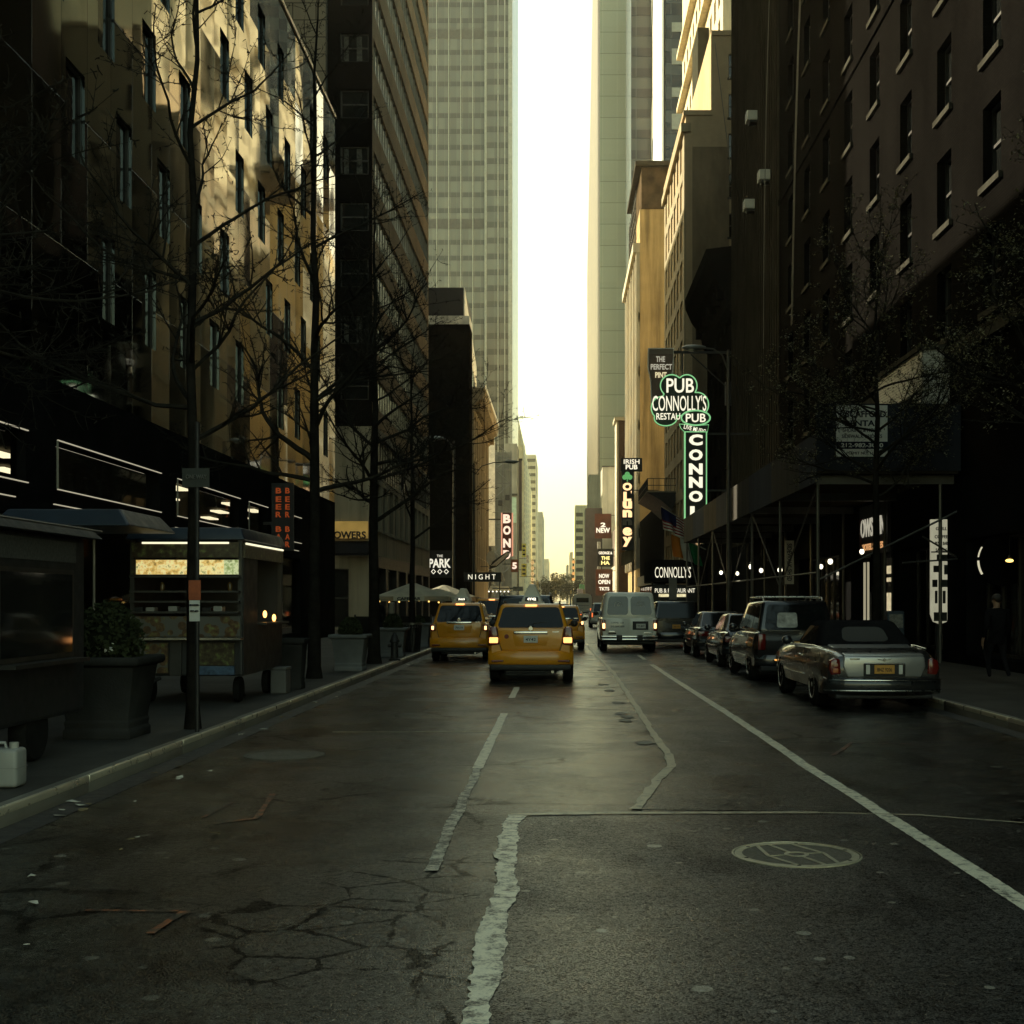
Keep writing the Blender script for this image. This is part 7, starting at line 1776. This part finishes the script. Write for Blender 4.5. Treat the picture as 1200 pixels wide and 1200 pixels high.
# ================================================================== A PEDESTRIAN
def person(label, loc, rz, coat, trousers, seed=1):
    t = thing('person', label, 'person', loc, rz)
    J = {'pel':(0,0,.95),'wst':(0,-.01,1.10),'chs':(0,0,1.34),'nek':(0,.0,1.50),'hd0':(0,.02,1.58),'hd1':(0,.03,1.66),'hd2':(0,.01,1.75),
         'hl':(-.10,0,.90),'kl':(-.11,.17,.50),'al':(-.11,.10,.09),'tl':(-.12,.27,.03),'hr':(.10,0,.90),'kr':(.11,-.05,.50),'ar':(.11,-.30,.13),'tr':(.12,-.16,.03),
         'sl':(-.20,0,1.42),'el':(-.27,-.10,1.13),'wl':(-.27,.05,.90),'ml':(-.27,.09,.82),'sr':(.20,0,1.42),'er':(.27,.04,1.13),'wr':(.27,.20,.92),'mr':(.27,.25,.85)}
    Rr = {'pel':.155,'wst':.145,'chs':.165,'nek':.058,'hd0':.07,'hd1':.088,'hd2':.07,'hl':.10,'kl':.065,'al':.042,'tl':.038,'hr':.10,'kr':.065,'ar':.042,'tr':.038,'sl':.075,'el':.05,'wl':.03,'ml':.03,'sr':.075,'er':.05,'wr':.03,'mr':.03}
    E = [('pel','wst'),('wst','chs'),('chs','nek'),('nek','hd0'),('hd0','hd1'),('hd1','hd2'),('pel','hl'),('hl','kl'),('kl','al'),('al','tl'),('pel','hr'),('hr','kr'),('kr','ar'),('ar','tr'),('chs','sl'),('sl','el'),('el','wl'),('wl','ml'),('chs','sr'),('sr','er'),('er','wr'),('wr','mr')]
    for sd,hm,b in (('l','ml',(-.27,.10,.80)),('r','mr',(.27,.27,.83))):
        for f in range(4):
            a, c = f'f{sd}{f}a', f'f{sd}{f}b'; oy = (f-1.5)*.018
            J[a] = (b[0], b[1]+oy, b[2]-.03); J[c] = (b[0]*.96, b[1]+oy+.012, b[2]-.075-(.008 if f in (1,2) else 0)); Rr[a] = .0095; Rr[c] = .008; E += [(hm,a),(a,c)]
        J[f't{sd}'] = (b[0]*.92, b[1]+.045, b[2]+.0); Rr[f't{sd}'] = .011; E.append((hm, f't{sd}'))
    keys = list(J); me = bpy.data.meshes.new('body'); me.from_pydata([J[k] for k in keys], [(keys.index(a),keys.index(b)) for a,b in E], [])
    o = bpy.data.objects.new('body', me); COL.objects.link(o)
    md = o.modifiers.new('s','SKIN'); 
    for i,k in enumerate(keys): me.skin_vertices[0].data[i].radius = (Rr[k],Rr[k]); me.skin_vertices[0].data[i].use_root = (k == 'pel')
    sd_ = o.modifiers.new('d','SUBSURF'); sd_.levels = 2; sd_.render_levels = 2
    dg = bpy.context.evaluated_depsgraph_get(); dg.update(); m2 = bpy.data.meshes.new_from_object(o.evaluated_get(dg)); bpy.data.objects.remove(o)
    m2.materials.clear(); skin = mat('skin',(.34,.20,.13),.55)
    for mm in (skin, coat, trousers, BLK): m2.materials.append(mm)
    for p in m2.polygons:
        c = p.center; p.use_smooth = True
        p.material_index = 0 if c.z > 1.50 or (abs(c.x) > .235 and c.z < .90) else 1 if c.z > .84 or abs(c.x) > .22 else 3 if c.z < .085 else 2
    b = link('body', m2, t)
    m = MB(); m.ball((0,.0,1.70), .105, 14, (1,1.05,.92)); bmesh.ops.delete(m.bm, geom=[v for v in m.bm.verts if v.co.z < 1.66 and v.co.y > -.03], context='VERTS'); m.build('hair', mat('dark_hair',(.015,.011,.008),.6), b, smooth=60)
    f = MB(); f.prism([(-.012,.10,1.60),(.012,.10,1.60),(0,.128,1.605),(0,.105,1.645)], (0,-.01,0)); f.build('nose', skin, b)
    for s in (-1,1): MB().ball((s*.032,.103,1.655), .009, 8).build('eye', mat('eye_dark',(.03,.025,.02),.2), b); MB().ball((s*.09,.02,1.64), .022, 8, (.4,.8,1.3)).build('ear', skin, b)
    MB().box(-.02,.02,.098,.106,1.573,1.578).build('mouth', mat('lip',(.25,.10,.08),.5), b)
    m = MB(); m.loft([[(.17*math.cos(2*PI*i/20),.135*math.sin(2*PI*i/20)+.0,.78) for i in range(20)],[(.165*math.cos(2*PI*i/20),.13*math.sin(2*PI*i/20),1.0) for i in range(20)],[(.15*math.cos(2*PI*i/20),.12*math.sin(2*PI*i/20),1.12) for i in range(20)]], cap=False); m.build('coat_skirt', coat, b, smooth=60)
    return t
person('dark clothed pedestrian walking away under the trees at the far right', (8.9,26.0,.15), R(8), mat('black_coat',(.010,.010,.011),.9), mat('dark_trousers',(.014,.014,.016),.9))
person('dark coated pedestrian on the left sidewalk beside the cafe parasol', (-6.7,47.2,.15), R(-160), mat('black_coat',(.010,.010,.011),.9), mat('dark_trousers',(.014,.014,.016),.9))

# ================================================================== AIR
hz = MB().box(-3050, 3050, -1550, 4550, -1.06, 240).build('haze')
k = bpy.data.materials.new('hazy_air'); k.use_nodes = True; tt = k.node_tree; tt.nodes.remove(tt.nodes['Principled BSDF'])
pv = tt.nodes.new('ShaderNodeVolumePrincipled'); pv.inputs['Color'].default_value = (1,.93,.74,1); pv.inputs['Density'].default_value = HAZE; pv.inputs['Anisotropy'].default_value = .35
tt.links.new(pv.outputs[0], tt.nodes['Material Output'].inputs['Volume']); hz.data.materials.append(k); hz['kind'] = 'stuff'
